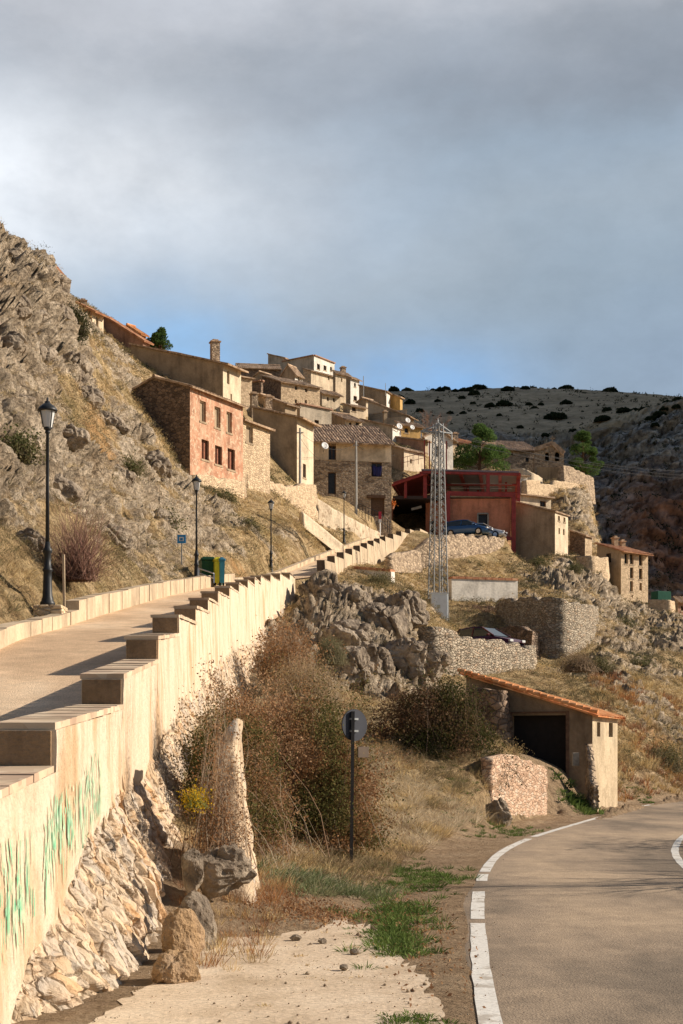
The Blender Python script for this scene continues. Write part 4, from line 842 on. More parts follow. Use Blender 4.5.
stone_wall('pink_stone_wall', 'short pinkish mortared stone wall at the roadside in front of the garage', [(3.50, 34.3, ZP(756, 34.3), -.3), (4.0, 35.6, ZP(756, 35.6), -.1), (4.7, 37.3, ZP(759, 37.3), .05), (5.1, 38.4, ZP(765, 38.4), .1), (5.6, 39.6, ZP(768, 39.6), .1)], rubble('stone_pink', (.46, .29, .19), (.70, .48, .33), (.50, .35, .24), 6.5, .04, .9, .05, tintc=(.60, .48, .36), flat=1.3), .3, cell=3.5, amp=.035, res=.07, batter=.0)
stone_wall('ruined_stone_wall', 'broken stone wall end left of the garage doorway', [(XP(470, 45), 45, ZP(690, 45), 1.2), (XP(485, 44.4), 44.4, ZP(689, 44.4), 1.2), (XP(499, 44), 44, ZP(694, 44), 1.2), (XP(502, 44.8), 44.8, ZP(700, 44.8), 1.2)], M['stone_dark'], .5, cell=3, amp=.08, res=.09)
stone_wall('broken_wall_stub', 'low broken stone wall stub under the garage corner', [(XP(589, 42.6), 42.6, ZP(742, 42.6), .4), (XP(591, 42.2), 42.2, ZP(756, 42.2), .4), (XP(593, 41.6), 41.6, ZP(782, 41.6), .3), (XP(596, 41.0), 41.0, ZP(788, 41.0), .2)], M['stone_house'], .2, cell=3.5, amp=.05, res=.07, batter=0)
stone_wall('verge_wall', 'low stone wall under the middle part of the upper road, above the crag', [W(388, 100, 556, 565), W(400, 103, 553, 566), W(418, 108, 551, 566)], M['stone_house'], .5, cell=2.5, amp=.08)
# white walls with red coping
def coped_wall(label, a, b_, th=.35, coping='tile_red'):
    a, b_ = np.array(a), np.array(b_); O = (a[0], a[1], a[3]); root = thing('coped_wall', label, 'wall', O); mb = MB(O); d = Vector((b_[0] - a[0], b_[1] - a[1], 0)); n = Vector((d.y, -d.x, 0)).normalized() * th / 2
    A, B = Vector(a[:3]), Vector(b_[:3]); A2, B2 = Vector((a[0], a[1], a[3] - 1)), Vector((b_[0], b_[1], b_[3] - 1))
    mb.poly([A2 + n, B2 + n, B + n, A + n]); mb.poly([A2 - n, B2 - n, B - n, A - n]); mb.poly([A2 + n, A + n, A - n, A2 - n]); mb.poly([B2 + n, B + n, B - n, B2 - n])
    mb.build('wall', M['plaster_white'], root)
    c = MB(O); k = int(d.length / .5)
    for i in range(k): p = A.lerp(B, i / k + .02 / k); q = A.lerp(B, (i + .96) / k); c.bar(p + Vector((0, 0, .07 + random.uniform(-.01, .01))), q + Vector((0, 0, .07)), th + .14, .16)
    c.build('coping', M[coping], root)
coped_wall('white wall with red coping below the car terrace, right of the lattice tower', W(450, 97, 579, 600), W(516, 99, 581, 600), .5)
coped_wall('white wall with red coping beside the start of the second crenellated wall', W(354, 84, 569, 582), W(393, 82.5, 572, 584), .4)
# ---------------------------------------------------------------- stepped parapet walls of the ramp
def steps(y0, n, dy=4.2): return [y0 + dy * k for k in range(n)]
Yk = steps(10.4, 15); Yall = [-2.2, 2.0, 6.2] + Yk + [71.0]
def cap_z(y):     # stepped profile (upper value just behind a step)
    y = np.atleast_1d(y); out = np.zeros(len(y)); Y_ = np.array(Yall)
    k = np.clip(np.searchsorted(Y_, y, side='right') - 1, 0, len(Y_) - 2); a, b_ = Y_[k], Y_[k + 1]; t = (y - a) / (b_ - a)
    return (zr(a) + .37) * (1 - t) + (zr(b_) + .06) * t
zfoot = itp([(-5, 0), (0, 0), (10, 0), (14, .1), (18, .3), (22, .8), (27, 1.4), (30, 1.9), (36, 2.6), (43, 3.4), (50, 4.6), (57, 5.9), (64, 7.4), (71, 9.0)])
zfl = itp([(-5, -.1), (6.5, -.05), (8.4, -.3), (9.1, .1), (9.9, .38), (11.5, .75), (13.5, 1.08), (16.8, 1.4), (19.5, 1.8), (23, 2.4), (30, 3.3), (40, 4.6), (50, 5.7), (60, 7.4), (66, 8.7), (71, 9.8)])
zplas = itp([(-5, -.6), (7.5, -.3), (8.4, -.25), (9.1, .16), (9.9, .44), (11.5, .82), (13.5, 1.18), (16.8, 1.5), (19.5, 1.95), (23, 2.5), (30, 3.3), (40, 4.6), (50, 5.7), (60, 7.4), (66, 8.7), (71, 9.8)])
def face_x(y, z):
    """outer face of wall: plaster plane above, rubble flaring below"""
    base = xw(y) + .03 * (zr(y) - z).clip(0, 9); zp = zplas(y); dn = (zfl(y) - z).clip(0, 9)
    flare = np.interp(y, [0, 8.2, 9.2, 10.2, 12, 16, 30, 71], [0, 0, .30, .40, .46, .45, .35, .25]); hh = (zfl(y) - zfoot(y)).clip(.3, 9); w = flare * np.clip(dn / hh, 0, 1.3) ** .85
    p = np.stack([y * 0, y, z], 1); bulge = (fbm(p * .7, 3, 71) - .5) * .10 + .022 * (fbm(p * 3.5, 3, 73) - .5)
    edge = zp + (fbm(p * 1.6, 4, 75) - .5) * .45; rub = sstep(-.02, .06, edge - z)
    p3 = np.stack([base + w * 1.0, y, z], 1); pw = p3 * np.array([5.0, 6.0, 4.4]) + (np.stack([y * 0, fbm(p * 2.4, 2, 5), fbm(p * 2.4, 2, 6)], 1) - .5) * 1.0
    f1, e1, c1 = worley(pw * 1.35, 31); f2, e2, c2 = worley(pw * np.array([.6, .72, .45]), 35); low = sstep(.15, .75, (zp - z) / np.maximum(.3, zp - zfoot(y)))
    mo = sstep(.35, .6, fbm(p3 * 2.1, 3, 91)); st = (((c1 - .45) * .08 - .05 * (1 - sstep(0, .14, e1))) * (1 - .6 * low) * (.35 + .65 * mo) + ((c2 - .4) * .16 - .08 * (1 - sstep(0, .12, e2))) * low) + .07 * (fbm(p3 * 5, 4, 93, ridge=True) - .6) + .05 * (fbm(p * 4, 3, 80) - .5) + .03 * (fbm(p * 9, 3, 79) - .5)
    return base + w + bulge + rub * (st - .02), rub, c1 * (1 - low) + c2 * low, np.minimum(sstep(0, .22, e1) * (1 - low) + low, sstep(0, .16, e2) * low + 1 - low)
def ramp_wall():
    ycol = []; y = 2.0
    while y < 71: ycol.append(y); y += .022 if 6.5 < y < 15 else (.035 if y < 24 else .08)
    ycol = sorted(set([round(v, 4) for v in ycol] + [round(k + e, 4) for k in Yall[2:-1] for e in (-.001, .001)])) + [71.0]; ycol = np.array(ycol); m = len(ycol)
    ct = cap_z(ycol); fz = zfoot(ycol) - .35; nv = 110; V = []; A1 = []; 
    for j in range(nv + 1):
        s_ = j / nv; z = fz + (ct - fz) * s_; fx, rub, c1, e1 = face_x(ycol, z)
        V.append(np.stack([fx, ycol, z], 1)); A1.append(np.stack([rub, c1, e1], 1))
    V.append(np.stack([xw(ycol) - .42, ycol, ct], 1)); A1.append(np.zeros((m, 3))); V.append(np.stack([xw(ycol) - .42, ycol, zr(ycol) - .6], 1)); A1.append(np.zeros((m, 3)))
    V = np.array(V); R = V.shape[0]; i = np.arange(R * m).reshape(R, m); Fc = np.stack([i[:-1, :-1], i[:-1, 1:], i[1:, 1:], i[1:, :-1]], 2).reshape(-1, 4)
    root = thing('parapet_wall', 'long pale crenellated parapet wall of the ramp with green graffiti, from the lower left corner', 'wall', (float(xw(10)), 10, 0)); O = np.array([float(xw(10)), 10, 0])
    me = raw('wall_face', V.reshape(-1, 3) - O, Fc, False); vcol(me, np.array(A1).reshape(-1, 3), 'masks')
    me.polygons.foreach_set('use_smooth', np.zeros(len(Fc), bool))
    m_, N, K, b = newmat('ramp_wall'); at = N.new('ShaderNodeAttribute'); at.attribute_name = 'masks'; sp = N.new('ShaderNodeSeparateColor'); K.new(at.outputs['Color'], sp.inputs[0])
    n1 = tex(N, K, 'ShaderNodeTexNoise', 1.3, mp=(1, 1, .35), Detail=8.0, Roughness=.6); n2 = tex(N, K, 'ShaderNodeTexNoise', 14, Detail=8.0, Roughness=.7); n3 = tex(N, K, 'ShaderNodeTexNoise', 1.5, mp=(1, 1.5, .35), Detail=9.0, Roughness=.65)
    pl = ramp(N, K, n1.outputs[0], [(.3, (.66, .53, .38)), (.5, (.70, .58, .43)), (.62, (.58, .42, .26)), (.75, (.44, .28, .15))])
    pl = mixc(N, K, ramp(N, K, n3.outputs[0], [(.49, 0), (.67, .75)]), pl, (.50, .32, .18)); pl = mixc(N, K, .6, pl, ramp(N, K, n2.outputs[0], [(.3, .66), (.5, 1.06)]), 'MULTIPLY')
    stn = ramp(N, K, sp.outputs[1], [(0, (.40, .31, .22)), (.25, (.62, .47, .31)), (.5, (.40, .36, .31)), (.75, (.70, .54, .36)), (1, (.60, .34, .15))])
    stn = mixc(N, K, .8, stn, ramp(N, K, n2.outputs[0], [(.3, .55), (.7, 1.2)]), 'MULTIPLY'); tcc = N.new('ShaderNodeTexCoord'); wz = tex(N, K, 'ShaderNodeTexNoise', 5, Detail=4.0); vs = N.new('ShaderNodeVectorMath'); vs.operation = 'SCALE'; K.new(wz.outputs['Color'], vs.inputs[0]); vs.inputs['Scale'].default_value = .16
    va_ = N.new('ShaderNodeVectorMath'); va_.operation = 'ADD'; K.new(tcc.outputs['Object'], va_.inputs[0]); K.new(vs.outputs[0], va_.inputs[1]); mp_ = N.new('ShaderNodeMapping'); mp_.inputs['Scale'].default_value = (1.0, 1.0, .45); K.new(va_.outputs[0], mp_.inputs[0])
    vo = N.new('ShaderNodeTexVoronoi'); vo.inputs['Scale'].default_value = 5.2; K.new(mp_.outputs[0], vo.inputs['Vector']); ve = N.new('ShaderNodeTexVoronoi'); ve.feature = 'DISTANCE_TO_EDGE'; ve.inputs['Scale'].default_value = 5.2; K.new(mp_.outputs[0], ve.inputs['Vector'])
    sv = N.new('ShaderNodeSeparateColor'); K.new(vo.outputs['Color'], sv.inputs[0]); stn = mixc(N, K, .6, stn, ramp(N, K, sv.outputs[0], [(0, (.46, .34, .22)), (.25, (.78, .60, .41)), (.6, (.56, .48, .39)), (.8, (.80, .62, .43)), (1, (.68, .40, .19))]))
    stn = mixc(N, K, ramp(N, K, ve.outputs['Distance'], [(0, .8), (.06, 0.0)]), stn, (.30, .21, .13)); hst = ramp(N, K, ve.outputs['Distance'], [(0, 0.0), (.12, 1.0)])
    c = mixc(N, K, sp.outputs[0], pl, stn); K.new(c, b.inputs['Base Color']); b.inputs['Roughness'].default_value = .95; hm = N.new('ShaderNodeMath'); hm.operation = 'MULTIPLY'; K.new(hst, hm.inputs[0]); K.new(sp.outputs[0], hm.inputs[1]); bump(N, K, b, addm(N, K, n2.outputs[0], hm.outputs[0], .9), .9, .04)
    M['ramp_wall'] = m_; link('wall_face', me, m_, root)
    # end face
    e = MB(O); e.poly([(-2.3, 71.0, 8.5), (-2.72, 71, 8.5), (-2.72, 71, float(cap_z(70.9)[0])), (-2.3, 71, float(cap_z(70.9)[0]))]); e.build('end_face', M['plaster_cream'], root)
    # copings: bricks laid across, one row per step
    for a, b_ in zip(Yall[1:-1], Yall[2:]):
        c = MB(O); n = int((b_ - a) / .26) if b_ < 30 else 6; zs0, zs1 = float(zr(a)) + .37, float(zr(b_)) + .06
        for k in range(n):
            t0, t1 = k / n, (k + .93) / n; y0, y1 = a + .02 + (b_ - a - .03) * t0, a + .02 + (b_ - a - .03) * t1
            z0, z1 = zs0 + (zs1 - zs0) * t0, zs0 + (zs1 - zs0) * t1; j = random.uniform(-.012, .012); x0, x1 = float(xw(y0)) + .012 + j * .5, float(xw(y0)) - .44 + j
            hi = [Vector((x0, y0, z0 + .055 + j * .5)), Vector((x0, y1, z1 + .055 + j * .5)), Vector((x1, y1, z1 + .055 + j * .5)), Vector((x1, y0, z0 + .055 + j * .5))]; lo = [p - Vector((0, 0, .052 + j * .5)) for p in hi]
            c.poly(hi)
            for q in range(4): c.poly([lo[q], lo[(q + 1) % 4], hi[(q + 1) % 4], hi[q]])
        c.build('coping', M['coping'], root)
        if b_ < 70:   # block face of the next step, shade put into its dark colour
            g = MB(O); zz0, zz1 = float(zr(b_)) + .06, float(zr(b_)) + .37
            g.box((float(xw(b_)) - .21, b_ - .012, (zz0 + zz1) / 2 + .01), (.40, .03, zz1 - zz0 - .03)); g.build('step_face', M['step_shade'], root, bevel=.004)
    # graffiti: vertical dabs of green paint following the wall surface
    g = MB(O); rnd = random.Random(5); n = 0
    for _ in range(340):
        y = rnd.uniform(8.25, 13.0); cz = np.interp(y, [8.2, 9, 10, 11.3, 12.6, 13.2], [.95, 1.04, 1.18, 1.28, 1.50, 1.58]); gap = abs(y - 9.75) < .12 or abs(y - 11.3) < .08
        if gap: continue
        h = rnd.uniform(.03, .30) * (1 if y > 9.7 else 1.3); z1 = cz + rnd.uniform(-.26, .24) + (.0 if y > 10 else -.1); w = rnd.uniform(.003, .013); N_ = 6
        zz = np.maximum(np.linspace(z1 - h, z1, N_ + 1), float(zplas(y)) + .08 + np.linspace(0, .01, N_ + 1)); yy = y + np.cumsum([0] + [rnd.uniform(-.006, .006) for _ in range(N_)]); wl = w * np.sin(np.linspace(.25, 2.9, N_ + 1)) + .003
        xa = face_x(yy - wl, zz)[0] + .012; xb = face_x(yy + wl, zz)[0] + .012
        for k in range(N_): g.poly([(xa[k], yy[k] - wl[k], zz[k]), (xb[k], yy[k] + wl[k], zz[k]), (xb[k + 1], yy[k + 1] + wl[k + 1], zz[k + 1]), (xa[k + 1], yy[k + 1] - wl[k + 1], zz[k + 1])])
    g.build('graffiti', M['green_paint'], root)
M['coping'] = rooft('coping', (.46, .32, .22), (.60, .46, .31), (.66, .53, .38)); M['step_shade'] = plaster('step_shade', (.33, .22, .125), (.2, .14, .09), .6, 3.0, .5)  # step faces get a darker plaster that carries their shade
m, N, K, b = newmat('green_paint'); t = tex(N, K, 'ShaderNodeTexNoise', 11, Detail=4.0); K.new(ramp(N, K, t.outputs[0], [(.35, (.16, .48, .27)), (.65, (.50, .62, .44))]), b.inputs['Base Color']); M['green_paint'] = m
ramp_wall()
def upper_wall():
    root = thing('crenellated_wall', 'pale stepped wall of the upper road curving up to the car terrace', 'wall', (0, 90, 13)); O = (0, 90, 13); mb = MB(O)
    ys = [76.0 + 3.75 * k for k in range(14)]
    for k, a in enumerate(ys[:-1]):
        b_ = ys[k + 1]; n = 3
        for i in range(n):
            y0, y1 = a + (b_ - a) * i / n, a + (b_ - a) * (i + 1) / n; t0, t1 = i / n, (i + 1) / n
            T = lambda y, t: (zr(a) + .85) * (1 - t) + (zr(b_) + .45) * t
            x0, x1 = float(xw(y0)), float(xw(y1)); z0, z1 = float(T(y0, t0)), float(T(y1, t1)); f0, f1 = float(zr(y0)) - 1.5, float(zr(y1)) - 1.5
            mb.poly([(x0 + .12, y0, f0), (x1 + .12, y1, f1), (x1, y1, z1), (x0, y0, z0)]); mb.poly([(x0 - .42, y0, f0), (x1 - .42, y1, f1), (x1 - .42, y1, z1), (x0 - .42, y0, z0)]); mb.poly([(x0, y0, z0), (x1, y1, z1), (x1 - .42, y1, z1), (x0 - .42, y0, z0)])
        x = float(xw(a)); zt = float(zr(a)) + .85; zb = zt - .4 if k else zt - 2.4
        g = MB(O); g.box((x - .21, a - .015, (zt + zb) / 2), (.40, .05, zt - zb - .02)); g.build('step_face', M['far_step_shade'], root)
    mb.build('wall', M['kerb'], root)
M['far_step_shade'] = plaster('far_step_shade', (.17, .12, .08), (.1, .07, .05), .5, 2.0)  # far darker than the wall: the step faces' shade is painted in
upper_wall()
# leaning masonry buttress at the foot of the ramp wall
def buttress():
    V = []; n = 46; m = 30
    p0 = [P(226, 728, 15.6), P(240, 728, 16.4)]; O = Vector((P(262, 915, 14.6).x, 14.8, 0))
    for j in range(n + 1):
        t = j / n; z = -.1 + t * 2.2
        fx = XP(268, 14.8) + (XP(240, 16) - XP(268, 14.8)) * t ** .8; fy = 14.7 + 1.2 * t; wid = (.30 - .15 * t ** 1.5) * (1 - .75 * max(0, (t - .8) / .2) ** 2); dep = 1.3 - .4 * t
        for i in range(m):
            a = i / m * 2 * math.pi; cx = math.copysign(abs(math.cos(a)) ** .45, math.cos(a)); cy = math.copysign(abs(math.sin(a)) ** .45, math.sin(a)); V.append((fx - wid + cx * wid * .8, fy + dep / 2 + cy * dep / 2, z))
    V = np.array(V); c = V.reshape(n + 1, m, 3).mean(1).repeat(m, 0); dr = V - c; dr[:, 2] = 0; dr /= np.linalg.norm(dr, axis=1)[:, None] + 1e-6
    f1, e1, c1 = worley(V * 4.2, 5); V = V + dr * ((c1 - .5) * .05 - .03 * (1 - sstep(0, .2, e1)) + .22 * (fbm(V * 1.6, 3, 5) - .5))[:, None]
    i = np.arange((n + 1) * m).reshape(n + 1, m); Fc = np.stack([i[:-1], np.roll(i, -1, 1)[:-1], np.roll(i, -1, 1)[1:], i[1:]], 2).reshape(-1, 4)
    top = np.array([[i[n, 0], i[n, k], i[n, k + 1], i[n, k + 1]] for k in range(1, m - 1)]); me = raw('buttress', V - np.array(O), np.vstack([Fc]), False)
    o = link('buttress', me, plaster('buttress_render', (.60, .46, .31), (.42, .27, .15), .7, 2.2, .6, flake=(.42, .36, .29))); o.location = O; tag(o, 'leaning pale masonry buttress rising from the dirt path into the tangled bush', 'buttress')
    mb = MB(O); t = 1.0; pts = [Vector(V[n * m + k]) for k in range(m)]; mb.poly(pts); mb.build('top', M['stone_tan'], o)
buttress()
# ---------------------------------------------------------------- street lamps
def make_lamp():
    r = thing('street_lamp', '', 'street lamp', (0, 0, 0), 0, 'black street lamps along the ramp')
    mb = MB(); mb.lathe((0, 0, 0), [(.15, 0), (.15, .06), (.12, .10), (.115, .14), (.10, .18), (.085, .55), (.08, .66), (.10, .68), (.10, .72), (.075, .74), (.07, 1.02), (.095, 1.05), (.095, 1.10), (.06, 1.14), (.045, 1.25)], 14); mb.build('base', M['iron'], r, True)
    mb = MB(); mb.lathe((0, 0, 0), [(.04, 1.24), (.034, 2.4), (.030, 3.35), (.05, 3.37), (.05, 3.40), (.03, 3.42)], 12); mb.build('pole', M['iron'], r, True)
    mb = MB(); mb.lathe((0, 0, 0), [(.05, 3.42), (.075, 3.45), (.075, 3.48)], 12)
    for k in range(4):
        a = math.pi / 4 + k * math.pi / 2; mb.bar((math.cos(a) * .10, math.sin(a) * .10, 3.47), (math.cos(a) * .165, math.sin(a) * .165, 3.80), .016)
    mb.build('lantern_frame', M['iron'], r)
    mb = MB(); k = [(.085, 3.48), (.145, 3.79)]
    for z in (0,): mb.lathe((0, 0, 0), k, 8)
    mb.build('lantern_glass', M['lamp_glass'], r)
    mb = MB(); mb.lathe((0, 0, 0), [(.19, 3.79), (.20, 3.81), (.17, 3.86), (.09, 3.93), (.055, 3.95), (.055, 3.98), (.02, 4.0), (.025, 4.03), (.004, 4.07)], 12); mb.build('lantern_cap', M['iron'], r, True)
    return r
L0 = make_lamp(); first = True
for px, Y, py, lab in ((47.5, 27.7, 606, 'black street lamp on a stone block, nearest and largest, at the left edge'), (196.5, 53, 583.5, 'second black street lamp, standing just left of the recycling bins'),
                   (271, 76, 573.5, 'third black street lamp, on the bank above the end of the first parapet wall'), (344, 107, 544, 'farthest black street lamp, in front of the stone front house')):
    p = P(px, py, Y); o = L0 if first else dup(L0); first = False; o.location = p; o['label'] = lab; s = {27.7: 1.0, 53: 1.0, 76: .99, 107: 1.0}[Y]; o.scale = (1, 1, s)
mb = MB(); p = P(50, 612, 27.7); zt = ZP(606, 27.7); mb.box((p.x, 27.75, zt - .35), (.56, .6, .70)); o = mb.build('plinth', M['stone_tan'], bevel=.02); tag(o, 'square stone block under the nearest street lamp', 'plinth')
mb = MB(); p = P(64.5, 620, 28.3); mb.bar((p.x, 28.3, p.z - .3), (p.x - .02, 28.3, p.z + 1.45 * .9), .045); o = mb.build('marker_post', M['kerb']); tag(o, 'slim pale post behind the kerb just right of the nearest street lamp', 'post')
# ---------------------------------------------------------------- bins, railing, blue sign
def make_bin(c, lab, px, Y, w, h, lid):
    x = XP(px, Y); z = float(zr(Y)) + .02; r = thing('recycling_bin', lab, 'bin', (x, Y, z), math.radians(12), 'recycling containers'); m = plain('bin_' + lab.split()[0], c, .5, var=.1)
    mb = MB(); a, b_ = w / 2, w / 2 * .88; d = .5
    lo = [(-b_, -d * .85, .1), (b_, -d * .85, .1), (b_, d * .85, .1), (-b_, d * .85, .1)]; hi = [(-a, -d, h), (a, -d, h), (a, d, h), (-a, d, h)]
    mb.poly(lo[::-1]); mb.poly(hi)
    for k in range(4): mb.poly([lo[k], lo[(k + 1) % 4], hi[(k + 1) % 4], hi[k]])
    mb.build('body', m, r, bevel=.04)
    mb = MB(); mb.tube([(-a - .03, 0, h - .05), (a + .03, 0, h - .05)], d * 1.05, 12) if False else mb.box((0, 0, h + .06), (w + .06, 1.06, .10)); mb.box((0, 0, h + .14), (w * .8, .7, .08)); mb.build('lid', plain('lid_' + lab.split()[0], lid, .5, var=.1), r, bevel=.03)
    for sx in (-1, 1):
        mb = MB(); mb.tube([(sx * b_ * .8 - .03, -.3, .08), (sx * b_ * .8 + .03, -.3, .08)], .08, 10); mb.build('wheel', M['rubber'], r)
make_bin((.02, .09, .03), 'dark green recycling container with rounded lid beside the second street lamp', 207.5, 54.5, .56, .92, (.015, .07, .03))
make_bin((.75, .68, .05), 'yellow recycling bin between the green container and the blue bin', 216.5, 54.2, .25, .9, (.7, .62, .04))
make_bin((.05, .25, .33), 'blue recycling bin, rightmost of the three bins beside the second lamp', 220.8, 54.0, .18, .9, (.04, .2, .3))
def railing(name, lab, pts, h, mat, n=6, posts=True):
    r = thing(name, lab, 'railing', pts[0]); O = pts[0]; mb = MB(O)
    for k in (1.0, .5): mb.tube([Vector(p) + Vector((0, 0, h * k)) for p in pts], .025, 6)
    mb.build('rail', mat, r)
    for i in range(len(pts) - 1):
        for k in range(n):
            p = Vector(pts[i]).lerp(Vector(pts[i + 1]), k / (n - 1) if n > 1 else 0)
            if i and k == 0: continue
            q = MB(O); q.bar(p, p + Vector((0, 0, h)), .04); q.build('post', mat, r)
railing('railing', 'thin white rail leaning beside the second street lamp and green container', [P(199, 578, 52.5), P(214, 583, 52.0)], .35, M['chrome'], 2)
def blue_sign():
    p = P(181.5, 539, 50); r = thing('information_sign', 'small blue sign with a white symbol on the bank left of the second lamp', 'sign', (p.x, p.y, p.z - 1.6)); O = r.location[:]
    d = MB(O); d.box((p.x, p.y + .02, p.z), (.30, .03, .30), 0); d.build('panel', plain('sign_blue', (.03, .24, .52), .5, var=.05), r)
    d = MB(O); d.box((p.x, p.y - .004, p.z), (.16, .01, .14)); d.build('symbol', M['plaster_white'], r); d = MB(O); d.box((p.x, p.y - .012, p.z - .01), (.09, .01, .08)); d.build('symbol_centre', plain('sign_blue_dark', (.03, .2, .45), .5), r)
    d = MB(O); d.bar((p.x, p.y + .05, p.z - .9), (p.x, p.y + .05, p.z + .1), .035); d.build('post', M['galv'], r)
blue_sign()
def road_sign():
    Y = 21.0; b = P(351, 870, Y); zt = ZP(710, Y); O = (b.x, Y, 0.0); r = thing('road_sign', 'round traffic sign seen from behind on a grey post beside the tangled bush', 'sign', O)
    d = MB(O); d.bar((b.x, Y, -.2), (b.x + .03, Y, zt - .02), .075, .05); d.build('post', plain('post_grey', (.07, .068, .065), .6), r)
    d = MB(O); R_ = .235; ca = math.radians(38); ax = Vector((math.cos(ca), math.sin(ca), 0)); nn = Vector((-ax.y, ax.x, 0)); c0 = Vector((b.x + .05, Y + .06, ZP(725, Y)))
    n = 28
    for s in (0, 1):
        pts = [c0 + nn * (.012 if s else -.012) + ax * math.cos(t) * R_ * 1.0 + Vector((0, 0, math.sin(t) * R_)) for t in [2 * math.pi * k / n for k in range(n)]]
        d.poly(pts if s else pts[::-1])
        if not s: P0 = pts
        else:
            for k in range(n): d.poly([P0[k], P0[(k + 1) % n], pts[(k + 1) % n], pts[k]])
    d.build('disc', plain('sign_back', (.045, .048, .06), .55, .2, .12), r)
    d = MB(O); d.box((b.x + .18, Y + .07, ZP(752, Y)), (.20, .02, .16), ca); d.build('plate', plain('plate_back', (.12, .085, .06), .6), r)
    d = MB(O)
    for z in (ZP(719, Y), ZP(731, Y)): d.box((b.x + .04, Y + .02, z), (.14, .05, .03), ca)
    d.build('clamp', M['galv'], r)
road_sign()
mb = MB(); p = P(300, 840, 24.5); mb.bar((XP(291, 24.5), 24.5, .1), (XP(290, 24.5), 24.5, ZP(800, 24.5)), .07); o = mb.build('wooden_post', M['wood_dark']); tag(o, 'short dark wooden post in the dry grass left of the road sign', 'post')
# ---------------------------------------------------------------- garage
def garage():
    C = Vector((XP(592.5, 43.5), 43.5, 0)); ang = math.radians(66); f = Vector((-math.sin(ang), math.cos(ang), 0))    # along front to the left/back
    e = Vector((math.cos(ang), math.sin(ang), 0)); O = (C.x, C.y, .3)
    def hit(px, A, dv): k = (px - CX) / F; return (k * A.y - A.x) / (dv.x - k * dv.y)
    Wf = hit(466, C, f); Wr = hit(617.5, C, e); r = thing('garage', 'low plastered garage with a sloping orange tiled roof and dark open doorway', 'garage', O)
    zR = ZP(713, C.y); Lp = C + f * Wf; zL = ZP(676, Lp.y); nF = Vector((-e.x, -e.y, 0)); nR = Vector((-f.x, -f.y, 0)); zt = lambda u: zR + (zL - zR) * u / Wf
    d0, d1 = hit(567.5, C, f), hit(511, C, f); zd = ZP(714.5, C.y + 1.2)
    mb = MB(O); wall_with_holes(mb, C, f, Wf, -.5, zt, nF, [(d0, d1, .9, zd)], .35); mb.build('front_wall', M['garage_front_shaded'], r)
    mb = MB(O); a, b_ = hit(597, C, e), hit(600.3, C, e); c_, d_ = hit(608.8, C, e), hit(612.8, C, e)
    wall_with_holes(mb, C, e, Wr, -.5, lambda u: zR, nR, [(a, b_, ZP(736.5, 44), ZP(722, 44)), (c_, d_, ZP(736.5, 44.5), ZP(722, 44.5))], .2)
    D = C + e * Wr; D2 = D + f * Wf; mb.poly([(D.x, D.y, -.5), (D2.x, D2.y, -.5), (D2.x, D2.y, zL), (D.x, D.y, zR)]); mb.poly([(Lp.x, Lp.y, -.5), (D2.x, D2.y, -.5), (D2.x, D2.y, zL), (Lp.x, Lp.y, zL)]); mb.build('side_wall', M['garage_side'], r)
    for u0, u1 in ((a, b_), (c_, d_)):
        w = MB(O); q = lambda u, z: C + e * u - nR * .14 + Vector((0, 0, z)); w.poly([q(u0, ZP(737, 44)), q(u1, ZP(737, 44)), q(u1, ZP(721, 44)), q(u0, ZP(721, 44))]); w.build('window', M['glass_dark'], r)
    w = MB(O); q = lambda u, z: C + f * u - nF * .33 + Vector((0, 0, z)); w.poly([q(d0, .9), q(d1, .9), q(d1, zd), q(d0, zd)]); w.build('door', M['dark_inside'], r)  # dark sheet in the open doorway, its colour stands for the shade inside
    w = MB(O); t = .10
    for u in (d0 - t / 2 + .05, d1 + t / 2 - .05): w.bar(C + f * u + nF * .012 + Vector((0, 0, .9)), C + f * u + nF * .012 + Vector((0, 0, zd + .08)), t, .05)
    w.bar(C + f * (d0 + .05) + nF * .02 + Vector((0, 0, zd + .05)), C + f * (d1 - .05) + nF * .02 + Vector((0, 0, zd + .05)), .1, .05); w.build('door_frame', M['wood_dark'], r)
    rb = MB(O); ov = .16; sl = (zL - zR) / Wf
    roofgrid(rb, C - f * (ov + .05) + nF * ov + Vector((0, 0, zR - sl * .4)), D - f * (ov + .05) - nF * .2 + Vector((0, 0, zR - sl * .4)), Lp + f * .2 + nF * ov + Vector((0, 0, zL + sl * .2)), D2 + f * .2 - nF * .2 + Vector((0, 0, zL + sl * .2)), .04, .22)
    rb.build('roof', M['tile_orange'], r)
    vt = MB(O); n = 20          # verge tiles along the front edge, one after the other
    A = C - f * (ov + .05) + nF * ov + Vector((0, 0, zR - sl * .4)); B = Lp + f * .2 + nF * ov + Vector((0, 0, zL + sl * .2))
    for k in range(n): p, q_ = A.lerp(B, k / n), A.lerp(B, (k + 1.12) / n); vt.tube([p + Vector((0, 0, .15)), q_ + Vector((0, 0, .12))], [.07, .055], 8)
    vt.build('verge_tiles', M['tile_orange'], r)
M['garage_front_shaded'] = plaster('garage_front_shaded', (.27, .20, .13), (.15, .11, .07), .5, 1.0)  # front plaster darkened, the wall's shade put into its colour
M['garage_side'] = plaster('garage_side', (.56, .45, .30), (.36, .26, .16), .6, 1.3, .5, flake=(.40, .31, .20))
garage()
mb = MB(); p = P(575.5, 766, 42.5); mb.box((p.x, p.y, p.z + .2), (.2, .16, .4)); o = mb.build('stone_marker', M['concrete'], bevel=.02); tag(o, 'small grey block standing before the garage doorway', 'block')
